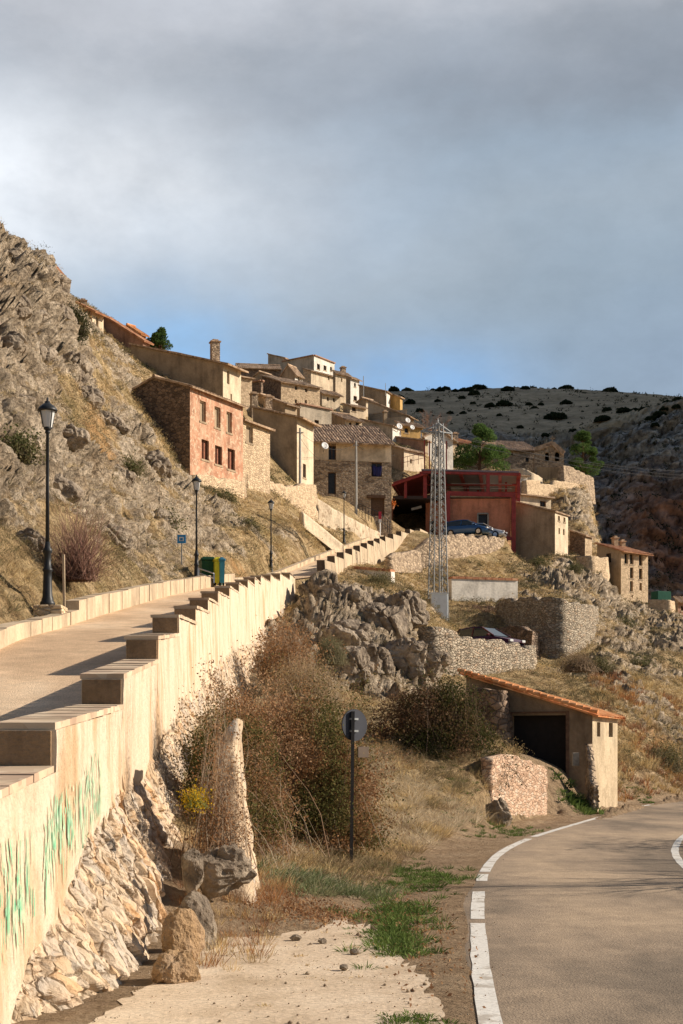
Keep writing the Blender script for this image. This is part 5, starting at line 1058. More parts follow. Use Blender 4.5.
# ---------------------------------------------------------------- cars
def make_car(name, lab, paint, loc, rz, group=None, estate=False):
    r = thing(name, lab, 'car', loc, rz, group); L = 4.2; hw = .86
    # side profile stations: x, z_bottom, z_belt
    st = [(-2.1, .38, .62, .62), (-2.05, .24, .84, .76), (-1.8, .2, .93, .84), (-1.2, .2, .95, .86), (-.3, .2, .93, .86), (.75, .2, .92, .86), (1.3, .2, .84, .84), (1.8, .2, .72, .78), (2.03, .24, .62, .68), (2.1, .36, .52, .55)]
    mb = MB(); k = 0; ring = 10
    for x, zb, zt, w in st:
        for y, z in ((-w * .92, zb), (-w, zb + .12), (-w, (zb + zt) / 2 + .05), (-w * .93, zt - .03), (-w * .7, zt), (w * .7, zt), (w * .93, zt - .03), (w, (zb + zt) / 2 + .05), (w, zb + .12), (w * .92, zb)): mb.v.append(Vector((x, y, z)))
    for i in range(len(st) - 1):
        for j in range(ring): a = i * ring + j; b_ = i * ring + (j + 1) % ring; mb.f.append([a, b_, b_ + ring, a + ring])
    mb.f.append(list(range(ring))); mb.f.append(list(range((len(st) - 1) * ring, len(st) * ring))[::-1]); mb.build('body', paint, r, True, bevel=0)
    xr = -1.95 if estate else -1.75; top = [(-1.25 if not estate else -1.7, 1.40), (-.3, 1.46), (.15, 1.42)]; low = [(xr, .93), (1.05, .90)]
    mb = MB(); W0, W1 = .78, .60      # greenhouse shell: roof + pillars
    rf = [(top[0][0], 1.37), (-.9, 1.44), (-.3, 1.46), (.2, 1.41)]
    for i in range(len(rf) - 1):
        (x0, z0), (x1, z1) = rf[i], rf[i + 1]
        mb.poly([(x0, -W1, z0), (x1, -W1, z1), (x1, W1, z1), (x0, W1, z0)])
        for s in (-1, 1): mb.poly([(x0, s * W1, z0), (x1, s * W1, z1), (x1, s * (W1 + .05), z1 - .07), (x0, s * (W1 + .05), z0 - .07)])
    for s in (-1, 1):
        for (xa, xb) in ((xr, top[0][0]), (-.35, -.35), (1.05, .2)): mb.bar((xa, s * W0, .92), (xb, s * W1, 1.40), .07)
    mb.build('roof', paint, r)
    for s in (-1, 1):
        for (a0, a1, b0, b1) in ((xr + .12, -.42, top[0][0] + .06, -.40), (-.30, .92, -.30, .16)):
            g = MB(); g.poly([(a0, s * (W0 + .004), .93), (a1, s * (W0 + .004), .92), (b1, s * (W1 + .03), 1.36), (b0, s * (W1 + .03), 1.36)]); g.build('side_window', M['car_glass'], r)
    g = MB(); g.poly([(1.04, -W0 + .06, .91), (1.04, W0 - .06, .91), (.2, W1 - .03, 1.40), (.2, -W1 + .03, 1.40)]); g.build('windscreen', M['car_glass'], r)
    g = MB(); g.poly([(xr, -W0 + .06, .93), (xr, W0 - .06, .93), (top[0][0], W1 - .03, 1.36), (top[0][0], -W1 + .03, 1.36)]); g.build('rear_window', M['car_glass'], r)
    for x in (-1.28, 1.32):
        for s in (-1, 1):
            w = MB(); w.tube([(x, s * .66, .31), (x, s * .875, .31)], .31, 18); wo = w.build('wheel', M['rubber'], r); w = MB(); w.tube([(x, s * .87, .31), (x, s * .885, .31)], .19, 12); w.build('rim', M['chrome'], wo)
    for s in (-1, 1):
        g = MB(); g.box((2.02, s * .55, .60), (.12, .3, .13)); g.build('headlight', M['lamp_glass'], r, bevel=.02); g = MB(); g.box((-2.06, s * .6, .78), (.06, .2, .16)); g.build('tail_light', plain('tail_red', (.35, .02, .02), .3), r)
        g = MB(); g.box((.8, s * .93, .95), (.14, .12, .1)); g.build('mirror', paint, r, bevel=.02)
    return r
p = P(468, 536.4, 124.2); make_car('car', 'dark blue car parked on the terrace before the red building', M['paint_blue'], (p.x, 124.2, p.z - .05), math.radians(-28), 'cars on the terrace', True)
p = P(483, 536.6, 127.5); make_car('car', 'white car nose showing behind the front of the dark blue car on the terrace', M['paint_white'], (p.x, 127.5, p.z - .3), math.radians(-20), 'cars on the terrace')
p = P(486, 653, 76.5); make_car('car', 'maroon car parked behind the dry stone retaining wall above the garage', M['paint_maroon'], (p.x, 76.5, ZP(627.0, 76.5) - 1.46), math.radians(-42))
def green_container():
    p = P(455, 536, 129); O = (p.x, 129, p.z); r = thing('waste_container', 'teal green waste container at the left of the terrace cars', 'container', O); mb = MB(O); mb.box((p.x, 129, p.z + .55), (1.5, .9, 1.0)); mb.build('body', plain('teal', (.03, .16, .12), .6), r, bevel=.06); mb = MB(O); mb.box((p.x, 129, p.z + 1.1), (1.56, .96, .1)); mb.build('lid', plain('teal_dark', (.02, .11, .09), .6), r, bevel=.03)
green_container()
# ---------------------------------------------------------------- lattice tower + cabinet
def tower():
    Y = 90.0; b = P(438, 622, Y); zt = ZP(424, Y); Hh = zt - b.z + .4; O = (b.x, Y, b.z - .4); r = thing('lattice_tower', 'galvanised steel lattice electricity tower with a crossarm at its top', 'pylon', O); rz = math.radians(18)
    h0, h1 = .52, .24; hw = lambda z: (h0 + (h1 - h0) * z / Hh) if z < Hh * .97 else h1; q = lambda sx, sy, z: Vector(O) + Matrix.Rotation(rz, 3, 'Z') @ Vector((sx * hw(z), sy * hw(z), z))
    cs = [(-1, -1), (1, -1), (1, 1), (-1, 1)]
    for sx, sy in cs: mb = MB(O); mb.bar(q(sx, sy, 0), q(sx, sy, Hh), .06); mb.build('leg', M['galv'], r)
    for k in range(4):
        a, b_ = cs[k], cs[(k + 1) % 4]; mb = MB(O); z = 0.0; i = 0
        while z < Hh - .3:
            z2 = min(Hh, z + hw(z) * 1.35); mb.bar(q(*a, z), q(*b_, z2), .036, .02) ; mb.bar(q(*b_, z), q(*a, z2), .036, .02)
            if i % 3 == 0: mb.bar(q(*a, z), q(*b_, z), .045, .02)
            z = z2; i += 1
        mb.build('bracing', M['galv'], r)
    def qq(x, y, z): return Vector(O) + Matrix.Rotation(math.radians(14), 3, 'Z') @ Vector((x, y, z))
    mb = MB(O); z = Hh - .55
    for s, Ln in ((-1, 1.15), (1, .95)):
        for y in (-.3, .3): mb.bar(qq(0, y, z), qq(s * Ln, 0, z), .07); mb.bar(qq(0, y, z + .5), qq(s * Ln, 0, z + .03), .06)
        mb.bar(qq(s * .5, -.18, z), qq(s * .5, .18, z), .04)
    mb.bar(qq(-1.1, 0, z), qq(.95, 0, z), .06); mb.build('crossarm', M['galv'], r)
    for x in (-1.1, 0.0, .92):
        mb = MB(O); mb.lathe(qq(x, 0, z - .42 if x else Hh - .05), [(.03, 0), (.07, .05), (.03, .1), (.07, .15), (.03, .2), (.07, .25), (.03, .3), (.02, .4)], 8); mb.build('insulator', M['lamp_glass'], r)
    mb = MB(O); mb.tube([q(-.2, -1.05, 1), q(-.2, -1.05, Hh)], .05, 6); mb.build('conduit', M['pole'], r)
    tops = [qq(x, 0, z - .05) for x in (-1.1, 0, .92)]
    for i, (t, e) in enumerate(zip(tops, (P(900, 452, 175), P(900, 440, 178), P(900, 446, 172)))):
        n = 24; pts = [t.lerp(e, k / n) - Vector((0, 0, 3.2 * 4 * (k / n) * (1 - k / n))) for k in range(n + 1)]; w = MB(); w.tube(pts, .012, 4); o = w.build('power_line', M['wire'])
        tag(o, 'thin power line running right from the ' + ('left end', 'middle', 'right end')[i] + ' of the lattice tower crossarm', 'cable', 'power lines of the lattice tower')
    c = P(439, 622.5, 88.4); O2 = (c.x, 88.4, c.z - .3); r2 = thing('electrical_cabinet', 'tall pale blue grey electrical cabinet at the foot of the lattice tower', 'cabinet', O2)
    mb = MB(O2); mb.box((c.x, 88.4, c.z + .72), (1.02, .7, 2.05)); mb.build('housing', M['cabinet'], r2, bevel=.02)
    mb = MB(O2); mb.box((c.x - .245, 88.04, c.z + .74), (.47, .02, 1.8)); mb.build('door', M['cabinet'], r2); mb = MB(O2); mb.box((c.x + .245, 88.04, c.z + .74), (.47, .02, 1.8)); mb.build('door', M['cabinet'], r2)
    mb = MB(O2); mb.box((c.x, 88.4, c.z + 1.78), (1.12, .8, .07)); mb.build('top', M['cabinet'], r2); mb = MB(O2); mb.box((c.x - .05, 88.02, c.z + .95), (.2, .02, .22)); mb.build('warning_plate', plain('plate_warn', (.5, .5, .4), .6), r2)
    c = P(429.5, 622.5, 88.9); mb = MB(); mb.box((c.x - .05, 88.9, c.z + .6), (.5, .6, 1.7)); o = mb.build('meter_housing', M['plaster_tan'], bevel=.02); tag(o, 'small tan rendered housing left of the pale electrical cabinet', 'housing')
tower()
# ---------------------------------------------------------------- red steel building
def steel():
    Y0 = 129.0; Y1 = 141.0; X = lambda px, Y=Y0: XP(px, Y); Z = lambda py, Y=Y0: ZP(py, Y); O = (X(455), Y0, Z(536)); r = thing('steel_framed_building', 'unfinished dark red steel framed building with terracotta brick infill and flat upper deck', 'building', O); S = M['steel_red']
    # brick block, front face with window hole
    mb = MB(O); a = Vector((X(448), Y0 + .3, 0)); wall_with_holes(mb, a, Vector((1, 0, 0)), X(511) - X(448), Z(537), lambda u: Z(498), Vector((0, -1, 0)), [(X(478.5) - a.x, X(488) - a.x, Z(526), Z(513.5))], .3)
    x1 = X(511); mb.poly([(x1, Y0 + .3, Z(537)), (x1, Y1, Z(537)), (x1, Y1, Z(498)), (x1, Y0 + .3, Z(498))]); mb.poly([(a.x, Y0 + .3, Z(537)), (a.x, Y1, Z(537)), (a.x, Y1, Z(498)), (a.x, Y0 + .3, Z(498))]); mb.poly([(a.x, Y1, Z(537)), (x1, Y1, Z(537)), (x1, Y1, Z(498)), (a.x, Y1, Z(498))]); mb.build('brick_infill', M['brick_new'], r)
    w = MB(O); w.poly([(X(478.5), Y0 + .58, Z(526)), (X(488), Y0 + .58, Z(526)), (X(488), Y0 + .58, Z(513.5)), (X(478.5), Y0 + .58, Z(513.5))]); wo = w.build('window', M['glass_dark'], r)
    w = MB(O)
    for p_, q_ in (((478, 513), (488.5, 513)), ((478, 526.3), (488.5, 526.3)), ((478, 513), (478, 526.3)), ((488.3, 513), (488.3, 526.3))): w.bar((X(p_[0]), Y0 + .26, Z(p_[1])), (X(q_[0]), Y0 + .26, Z(q_[1])), .12)
    w.build('frame', M['concrete'], wo)
    # floor deck over brick block
    mb = MB(O); mb.box(((X(447) + X(513)) / 2, (Y0 + Y1) / 2, Z(497) + .12), (X(513) - X(447), Y1 - Y0, .22)); mb.build('deck', M['concrete'], r)
    def beam(px0, py0, px1, py1, Ya=Y0, Yb=None, w=.22, t=.32, nm='beam'): m_ = MB(O); m_.bar((X(px0, Ya), Ya, Z(py0, Ya)), (X(px1, Yb or Ya), Yb or Ya, Z(py1, Yb or Ya)), t, w); m_.build(nm, S, r)
    beam(447, 493.5, 513, 495, w=.4, t=.30); beam(447, 537, 514, 538.5, w=.3, t=.3); beam(513.5, 493, 513.5, 572, w=.36, t=.38, nm='column'); beam(448, 493, 448, 536, w=.35, t=.35, nm='column')
    beam(518.5, 473, 518.5, 502, 131, w=.26, t=.28, nm='column'); beam(512.5, 503, 519, 501, 131, w=.4, t=.3)
    beam(488, 474, 488, 493, w=.26, t=.3, nm='column'); beam(506, 476, 506, 493, 134, w=.2, t=.2, nm='column'); beam(468, 477, 468, 493, 136, w=.2, t=.2, nm='column'); beam(478, 477, 478, 493, 138, w=.2, t=.2, nm='column')
    # upper roof deck
    zt = Z(471.5); mb = MB(O); V = [(X(421), Y0 - .6), (X(519.5), Y0 + .4), (X(516, 141), 141), (X(436, 141), 141)]
    mb.poly([(x, y, zt + .12) for x, y in V]); mb.poly([(x, y, zt - .02) for x, y in V][::-1])
    for k in range(4): (xa, ya), (xb, yb) = V[k], V[(k + 1) % 4]; mb.poly([(xa, ya, zt - .02), (xb, yb, zt - .02), (xb, yb, zt + .12), (xa, ya, zt + .12)])
    mb.build('roof_sheet', plain('roof_steel', (.25, .22, .22), .5, .2), r)
    for k in range(4):
        (xa, ya), (xb, yb) = V[k], V[(k + 1) % 4]; m_ = MB(O); m_.bar((xa, ya, zt - .20), (xb, yb, zt - .20), .34, .2); m_.build('beam', S, r)
    for t in (.2, .4, .6, .8):
        m_ = MB(O); m_.bar((X(421) * (1 - t) + X(519.5) * t, Y0 - .2, zt - .25), (X(436, 141) * (1 - t) + X(516, 141) * t, 141, zt - .25), .3, .16); m_.build('beam', S, r)
    for y in (132.5, 136.5): m_ = MB(O); m_.bar((X(425, y), y, zt - .55), (X(518, y), y, zt - .55), .25, .16); m_.build('beam', S, r)
    # left wing: lower sloping canopy and dark undercroft
    zc = Z(484.5); mb = MB(O); Wn = [(X(393), Y0 - .3), (X(425), Y0 - .6), (X(440, 139), 139), (X(405, 139), 139)]
    zz = [Z(484.0), Z(473.5), Z(473.5) + .3, Z(482)]
    mb.poly([(x, y, z + .1) for (x, y), z in zip(Wn, zz)]); mb.poly([(x, y, z) for (x, y), z in zip(Wn, zz)][::-1])
    for k in range(4): k2 = (k + 1) % 4; mb.poly([(*Wn[k], zz[k]), (*Wn[k2], zz[k2]), (*Wn[k2], zz[k2] + .1), (*Wn[k], zz[k] + .1)])
    mb.build('canopy', S, r)
    for k in range(4): k2 = (k + 1) % 4; m_ = MB(O); m_.bar((*Wn[k], zz[k] - .14), (*Wn[k2], zz[k2] - .14), .26, .18); m_.build('beam', S, r)
    beam(405.5, 480, 405.5, 498, w=.3, t=.26, nm='column'); beam(425, 474, 425, 498, w=.3, t=.34, nm='column'); beam(445, 477, 445, 536, 130, w=.3, t=.2, nm='column')
    mb = MB(O); mb.box(((X(393) + X(447)) / 2, (Y0 + Y1) / 2, Z(498) + .05), (X(447) - X(393), Y1 - Y0, .3)); mb.build('lower_deck', plain('deck_dark', (.06, .045, .04), .8), r)
    mb = MB(O); x0 = X(393); mb.poly([(x0, Y0, Z(540)), (x0, Y1, Z(540)), (x0, Y1, Z(498)), (x0, Y0, Z(498))]); mb.poly([(x0, Y1, Z(540)), (X(447), Y1, Z(540)), (X(447), Y1, Z(498)), (x0, Y1, Z(498))]); mb.poly([(X(427), Y0 + 2, Z(540)), (X(447), Y0 + .6, Z(540)), (X(447), Y0 + .6, Z(498)), (X(427), Y0 + 2, Z(498))]); mb.build('undercroft_wall', M['brick_new'], r)
    mb = MB(O); mb.poly([(X(430.5), Y0 + 1.7, Z(536)), (X(436.5), Y0 + 1.25, Z(536)), (X(436.5), Y0 + 1.25, Z(518)), (X(430.5), Y0 + 1.7, Z(518))]); mb.build('doorway', M['dark_inside'], r)  # dark sheet before the wall, doorway shade put into its colour
    m_ = MB(O); m_.box((X(417), Y0 + .8, Z(506.5)), (.95, .12, .22), 0, 0, -.25); m_.build('lamp_housing', M['concrete'], r)
    # railings on the decks
    pts = [(X(451), Y0 + .1, Z(494)), (X(512), Y0 + .1, Z(494.5))]
    for k, z in enumerate((.55, .95)): m_ = MB(O); m_.bar(Vector(pts[0]) + Vector((0, 0, z)), Vector(pts[1]) + Vector((0, 0, z)), .035); m_.build('rail', M['concrete'], r)
steel()
railing('deck_railing', 'thin metal railing on the roof deck left of the lattice tower', [(XP(402, 139), 139, ZP(468, 139)), (XP(424, 139), 139, ZP(463, 139))], 1.0, M['steel_red'], 5)
for px0, py0, py1, lab in ((424.5, 440, 466, 'left dark red steel post rising against the white gabled house'), (429.5, 441, 466, 'middle dark red steel post against the white gabled house'), (446.5, 441, 466, 'right dark red steel post at the bright corner of the white gabled house')):
    mb = MB(); mb.bar((XP(px0, 141), 141, ZP(py1 + 8, 141)), (XP(px0, 141), 141, ZP(py0, 141)), .12); o = mb.build('steel_post', M['steel_red']); tag(o, lab, 'post')
# ---------------------------------------------------------------- twin arched ruin
def ruin():
    Y = 168.0; C = Vector((XP(564, Y), Y, 0)); f = Vector((-.995, .10, 0)); n = Vector((-.10, -.995, 0)); O = (C.x, Y, ZP(480, Y)); r = thing('ruined_church', 'shaded stone gable wall with two arched openings and a cross on top', 'church', O)
    def hit(px): k = (px - CX) / F; return (k * C.y - C.x) / (f.x - k * f.y)
    Wd = hit(534.5); za, zc, zp, zb = ZP(450, Y), ZP(454, Y), ZP(444, Y), ZP(487, Y); pk = hit(552.5)
    def top(u): return zc + (zp - zc) * u / pk if u < pk else zp + (za - zp) * (u - pk) / (Wd - pk)
    arches = [(hit(559.3), hit(554.8)), (hit(549.0), hit(545.0))]; z0, z1 = ZP(461, Y), ZP(454, Y)
    mb = MB(O); us = sorted({0, Wd, pk, *[a for p_ in arches for a in np.linspace(p_[0], p_[1], 9)]}); q = lambda u, z, d=0: C + f * u - n * d + Vector((0, 0, z))
    def arc(a, b_, u): c = (a + b_) / 2; R_ = (b_ - a) / 2; return z1 + math.sqrt(max(0, R_ * R_ - (u - c) ** 2)) * 1.1
    for u0, u1 in zip(us[:-1], us[1:]):
        um = (u0 + u1) / 2; ar = [p_ for p_ in arches if p_[0] < um < p_[1]]
        if ar:
            a, b_ = ar[0]; mb.poly([q(u0, zb), q(u1, zb), q(u1, z0), q(u0, z0)]); mb.poly([q(u0, arc(a, b_, u0)), q(u1, arc(a, b_, u1)), q(u1, top(u1)), q(u0, top(u0))])
            mb.poly([q(u0, arc(a, b_, u0)), q(u1, arc(a, b_, u1)), q(u1, arc(a, b_, u1), .7), q(u0, arc(a, b_, u0), .7)]); mb.poly([q(u0, z0), q(u1, z0), q(u1, z0, .7), q(u0, z0, .7)])
        else: mb.poly([q(u0, zb), q(u1, zb), q(u1, top(u1)), q(u0, top(u0))])
        mb.poly([q(u0, top(u0)), q(u1, top(u1)), q(u1, top(u1), 4), q(u0, top(u0), 4)])
    for a, b_ in arches:
        for u in (a, b_): mb.poly([q(u, z0), q(u, z1), q(u, z1, .7), q(u, z0, .7)])
    for u in (0, Wd): mb.poly([q(u, zb), q(u, top(u)), q(u, top(u), 4), q(u, zb, 4)])
    mb.build('gable_wall', M['stone_house'], r)
    mb = MB(O); mb.poly([q(0, zb, 4), q(Wd, zb, 4), q(Wd, top(Wd), 4), q(pk, zp, 4), q(0, top(0), 4)]); mb.build('rear_wall', M['stone_dark'], r)
    for u in (hit(559.2), hit(548.9)):
        pass
    mb = MB(O); t = q(pk, zp, .3); mb.bar(t, t + Vector((0, 0, 1.1)), .12); mb.bar(t + Vector((-.3, 0, .75)), t + Vector((.3, 0, .75)), .12); mb.build('cross', M['stone_house'], r)
    mb = MB(O)
    for (ua, za_), (ub, zb_) in (((0, zc), (pk, zp)), ((pk, zp), (Wd, za))): mb.bar(q(ua, za_ + .1, -.1), q(ub, zb_ + .1, -.1), .2, .5)
    mb.build('coping', M['tile_old'], r)
    mb = MB(); k = Vector((XP(562, 160), 160, 0)); g = [(XP(537, 163), 163), (XP(562, 160), 160)]
    mb.poly([(*g[0], ZP(484, 163)), (*g[1], ZP(484, 160)), (*g[1], ZP(467, 160)), (*g[0], ZP(467, 163))]); mb.poly([(*g[1], ZP(484, 160)), (XP(563, 166), 166, ZP(484, 166)), (XP(563, 166), 166, ZP(466, 166)), (*g[1], ZP(467, 160))])
    mb.poly([(*g[0], ZP(467, 163)), (*g[1], ZP(467, 160)), (XP(563, 166), 166, ZP(467, 160)), (XP(537, 166), 166, ZP(467, 163))]); o = mb.build('rendered_annex', M['plaster_tan']); tag(o, 'pale rendered block with blank wall right under the twin arched gable', 'annex')
ruin()
stone_wall('rendered_bank', 'whitewashed sloping bank wall below the stone barn', [W(512, 156, 468, 484), W(522, 154.5, 469, 486), W(532, 154.5, 473, 486), (XP(541, 156), 156, ZP(479, 156), ZP(486, 156))], M['plaster_cream'], .5, cell=.8, amp=.05)
# ---------------------------------------------------------------- poles, dishes, cloth, small village things
def pole(px, Y, py0, py1, lab, w=.24, arm=True):
    b = P(px, py1, Y); zt = ZP(py0, Y); O = (b.x, Y, b.z - .5); r = thing('utility_pole', lab, 'pole', O); mb = MB(O); mb.tube([(b.x, Y, b.z - .5), (b.x, Y, zt)], [w / 2, w / 3], 8); mb.build('shaft', M['pole'], r)
    if arm: mb = MB(O); mb.bar((b.x - .25, Y, zt - .35), (b.x + .25, Y, zt - .35), .07); mb.build('bracket', M['galv'], r)
    return Vector((b.x, Y, zt - .3))
pa = pole(300, 105, 428, 524, 'grey concrete pole in front of the tall house with the cream front')
pb = pole(356, 119.5, 441, 513, 'pale concrete pole standing before the stone front house with the dish', .26)
pc = pole(363.5, 172, 376, 400, 'thin dark pole at the skyline beside the long tan building', .12, False); pd = pole(385.5, 172, 383, 392, 'short thin aerial mast on the roof of the long tan building', .08, False)
def cable(a, b_, sag, lab='thin black cable between the village poles'):
    n = 14; w = MB(); w.tube([a.lerp(b_, k / n) - Vector((0, 0, sag * 4 * (k / n) * (1 - k / n))) for k in range(n + 1)], .012, 4); tag(w.build('cable', M['wire']), lab, 'cable', 'cables slung between the village poles')
cable(pa, pb, .8, 'thin black cable between the two grey village poles'); cable(pa - Vector((0, 0, .4)), P(330, 462, 121.5), .5, 'thin cable from the left pole to the stone front house'); cable(pb, P(395, 455, 140), .5, 'thin cable from the right pole toward the small cream house')
def dish(px, py, Y, R_, lab):
    c = P(px, py, Y); r = thing('satellite_dish', lab, 'satellite dish', c, 0, 'satellite dishes on the village houses'); mb = MB(); V = []; ax = Vector((.45, -.85, .3)).normalized(); q = ax.to_track_quat('Z', 'Y'); n = 20
    rings = [(0.001, 0), (.4, .03), (.75, .10), (1, .18)]
    for rr_, z in rings:
        for k in range(n): a = 2 * math.pi * k / n; mb.v.append(q @ Vector((math.cos(a) * rr_ * R_, math.sin(a) * rr_ * R_, z * R_)))
    for i in range(3):
        for k in range(n): mb.f.append([i * n + k, i * n + (k + 1) % n, (i + 1) * n + (k + 1) % n, (i + 1) * n + k])
    o = mb.build('reflector', M['dish'], r, True); s = o.modifiers.new('s', 'SOLIDIFY'); s.thickness = .03
    mb = MB(); mb.bar((0, 0, 0), q @ Vector((0, 0, -.25)), .06); mb.bar(q @ Vector((0, 0, -.25)), q @ Vector((0, 0, -.25)) + Vector((0, .5, -.3)), .06); mb.bar(q @ Vector((0, -R_ * .9, .15 * R_)), q @ Vector((0, 0, R_ * .9)), .025); mb.build('bracket', M['galv'], r)
M['dish'] = plain('dish', (.78, .77, .74), .5, var=.05)
dish(324.5, 446, 121, .33, 'white satellite dish on the stone front house, left of its dark upper window')
dish(399, 426.5, 148, .34, 'white satellite dish at the left end of the yellow house'); dish(412, 427.5, 149.5, .27, 'white satellite dish in the middle of the yellow house wall'); dish(407.5, 420.5, 152, .30, 'white satellite dish above the roof edge of the yellow house')
def cloth(px, py, Y, w, h, c, name, lab):
    p = P(px, py, Y); n = 10; V = []; 
    for j in range(n):
        for i in range(n): u, v = i / (n - 1), j / (n - 1); V.append(((u - .5) * w * (1 - .25 * v), -.12 * math.sin(v * 2.6) - .05 * math.sin(u * 13), -v * h + .06 * math.sin(u * 8)))
    i = np.arange(n * n).reshape(n, n); Fc = np.stack([i[:-1, :-1], i[:-1, 1:], i[1:, 1:], i[1:, :-1]], 2).reshape(-1, 4); me = raw(name, V, Fc, True); o = link(name, me, plain(name, c, .9, var=.25, scale=8)); o.location = p; s = o.modifiers.new('s', 'SOLIDIFY'); s.thickness = .04; tag(o, lab, 'cloth')
cloth(377, 466.5, 123.1, .85, .85, (.035, .035, .12), 'hanging_cloth', 'dark blue cloth hanging from the upper right window of the stone front house')
for px, py, Y, lab in ((392.5, 509, 124, 'orange flowering pot plant by the right corner of the stone front house'),):
    p = P(px, py, Y); r = thing('pot_plant', lab, 'pot plant', p); mb = MB(); mb.lathe((0, 0, 0), [(.12, 0), (.2, .3), (.22, .32)], 10); mb.build('pot', M['tile_red'], r)
    mb = MB(); 
    for k in range(60): a = Vector((random.gauss(0, .2), random.gauss(0, .2), .5 + random.gauss(0, .15))); mb.box(a, (.1, .1, .03), random.random() * 3, random.random(), random.random())
    mb.build('flowers', plain('flowers', (.6, .2, .04), .8), r)
def sign_post():
    p = P(380, 537, 119); O = p; r = thing('street_sign', 'red and white street sign on a pale post at the foot of the side street', 'sign', O); mb = MB(O); mb.tube([p, (p.x, p.y, ZP(512, 119))], .06, 8); mb.build('post', M['dish'], r)
    mb = MB(O); mb.box((p.x, p.y - .07, ZP(515.5, 119)), (.24, .05, .62)); mb.build('panel', plain('sign_red', (.5, .04, .07), .5), r); mb = MB(O); mb.box((p.x, p.y - .07, ZP(521, 119)), (.24, .05, .28)); mb.build('lower_panel', M['dish'], r)
sign_post()
railing('street_railing', 'dark metal railing along the side street below the stone front house', [P(359, 517, 119.5), P(378, 525, 119.5), P(392, 536, 121)], 1.1, M['iron'], 7)
def arch_niche():
    p = P(336, 534, 110.3); mb = MB(p); pts = [(-.2, 0), (.2, 0), (.2, .55), (.12, .72), (0, .78), (-.12, .72), (-.2, .55)]; mb.poly([Vector((x, -.3, z)) + p for x, z in pts]); 
    for k in range(len(pts)): a, b_ = pts[k], pts[(k + 1) % len(pts)]; mb.poly([Vector((a[0], -.3, a[1])) + p, Vector((b_[0], -.3, b_[1])) + p, Vector((b_[0], .3, b_[1])) + p, Vector((a[0], .3, a[1])) + p])
    tag(mb.build('arch_hole_shade', M['wood_dark']), 'small arched hole low in the pale side street wall, its inside painted dark', 'opening')  # dark panel for an arched hole, the shade inside put into its colour
arch_niche()
mb = MB(); p = P(661, 598, 124); mb.box((p.x, p.y, p.z), (1.4, 1.0, 1.1), .4); tag(mb.build('green_screen', plain('green_net', (.015, .09, .055), .8), bevel=.03), 'dark green screened box behind the ochre garden wall', 'box')
for (px, py, lab) in ((657, 732, 'left dark boulder hole stone on the right hillside behind the garage'), (670, 732.5, 'right dark stone of the pair on the right hillside behind the garage')): pass
# unseen disc on a post, added right of the frame to shade the road
def roadside_shadow_disc():
    O = (11.3, 27.6, -.1); r = thing('shadow_disc_post', 'unseen round disc on a post, added across the road to shade it', 'mirror', O); mb = MB(O); mb.tube([O, (11.3, 27.6, 2.3)], .04, 8); mb.build('post', M['galv'], r)
    mb = MB(O); d = Vector((-.95, -.3, 0)).normalized(); c = Vector((11.25, 27.6, 2.1)); mb.tube([c - d * .03, c + d * .05], .42, 20); mb.build('shadow_disc', M['galv'], r)
roadside_shadow_disc()
# ---------------------------------------------------------------- foliage tools
def leafmat(name, rough=.9, trans=.25):
    m, N, K, b = newmat(name); at = N.new('ShaderNodeAttribute'); at.attribute_name = 'tint'; K.new(at.outputs['Color'], b.inputs['Base Color']); b.inputs['Roughness'].default_value = rough; b.inputs['Specular IOR Level'].default_value = .1
    tr_ = N.new('ShaderNodeBsdfTranslucent'); K.new(at.outputs['Color'], tr_.inputs[0]); mx = N.new('ShaderNodeMixShader'); mx.inputs[0].default_value = trans; K.new(b.outputs[0], mx.inputs[1]); K.new(tr_.outputs[0], mx.inputs[2]); K.new(mx.outputs[0], N.get('Material Output').inputs[0])
    return m
M['leaf'] = leafmat('leaf', .9, .35); M['dry'] = leafmat('dry')
def unit(n): v = RNG.normal(size=(n, 3)); return v / np.linalg.norm(v, axis=1)[:, None]
def leaves(name, pts, size, colors, parent=None, off=(0, 0, 0), up=0.0, aspect=.6, mat='leaf', jitter=.25):
    n = len(pts); a = unit(n); a[:, 2] = a[:, 2] + up; a /= np.linalg.norm(a, axis=1)[:, None]; b = np.cross(a, unit(n)); b /= np.linalg.norm(b, axis=1)[:, None] + 1e-9
    s = (size * RNG.uniform(.6, 1.3, n))[:, None]; p = np.asarray(pts) - np.array(off)
    V = np.stack([p - b * s * aspect * .5, p + a * s * .5 - b * s * .1, p + b * s * aspect * .5 + a * s * .1, p - a * s * .5], 1).reshape(-1, 3)
    Fc = np.arange(n * 4).reshape(n, 4)[:, [0, 3, 2, 1]]; me = raw(name, V, Fc)
    c = np.array(colors)[RNG.integers(0, len(colors), n)] * RNG.uniform(1 - jitter, 1 + jitter, (n, 1)); vcol(me, np.repeat(c, 4, 0)); return link(name, me, M[mat], parent)
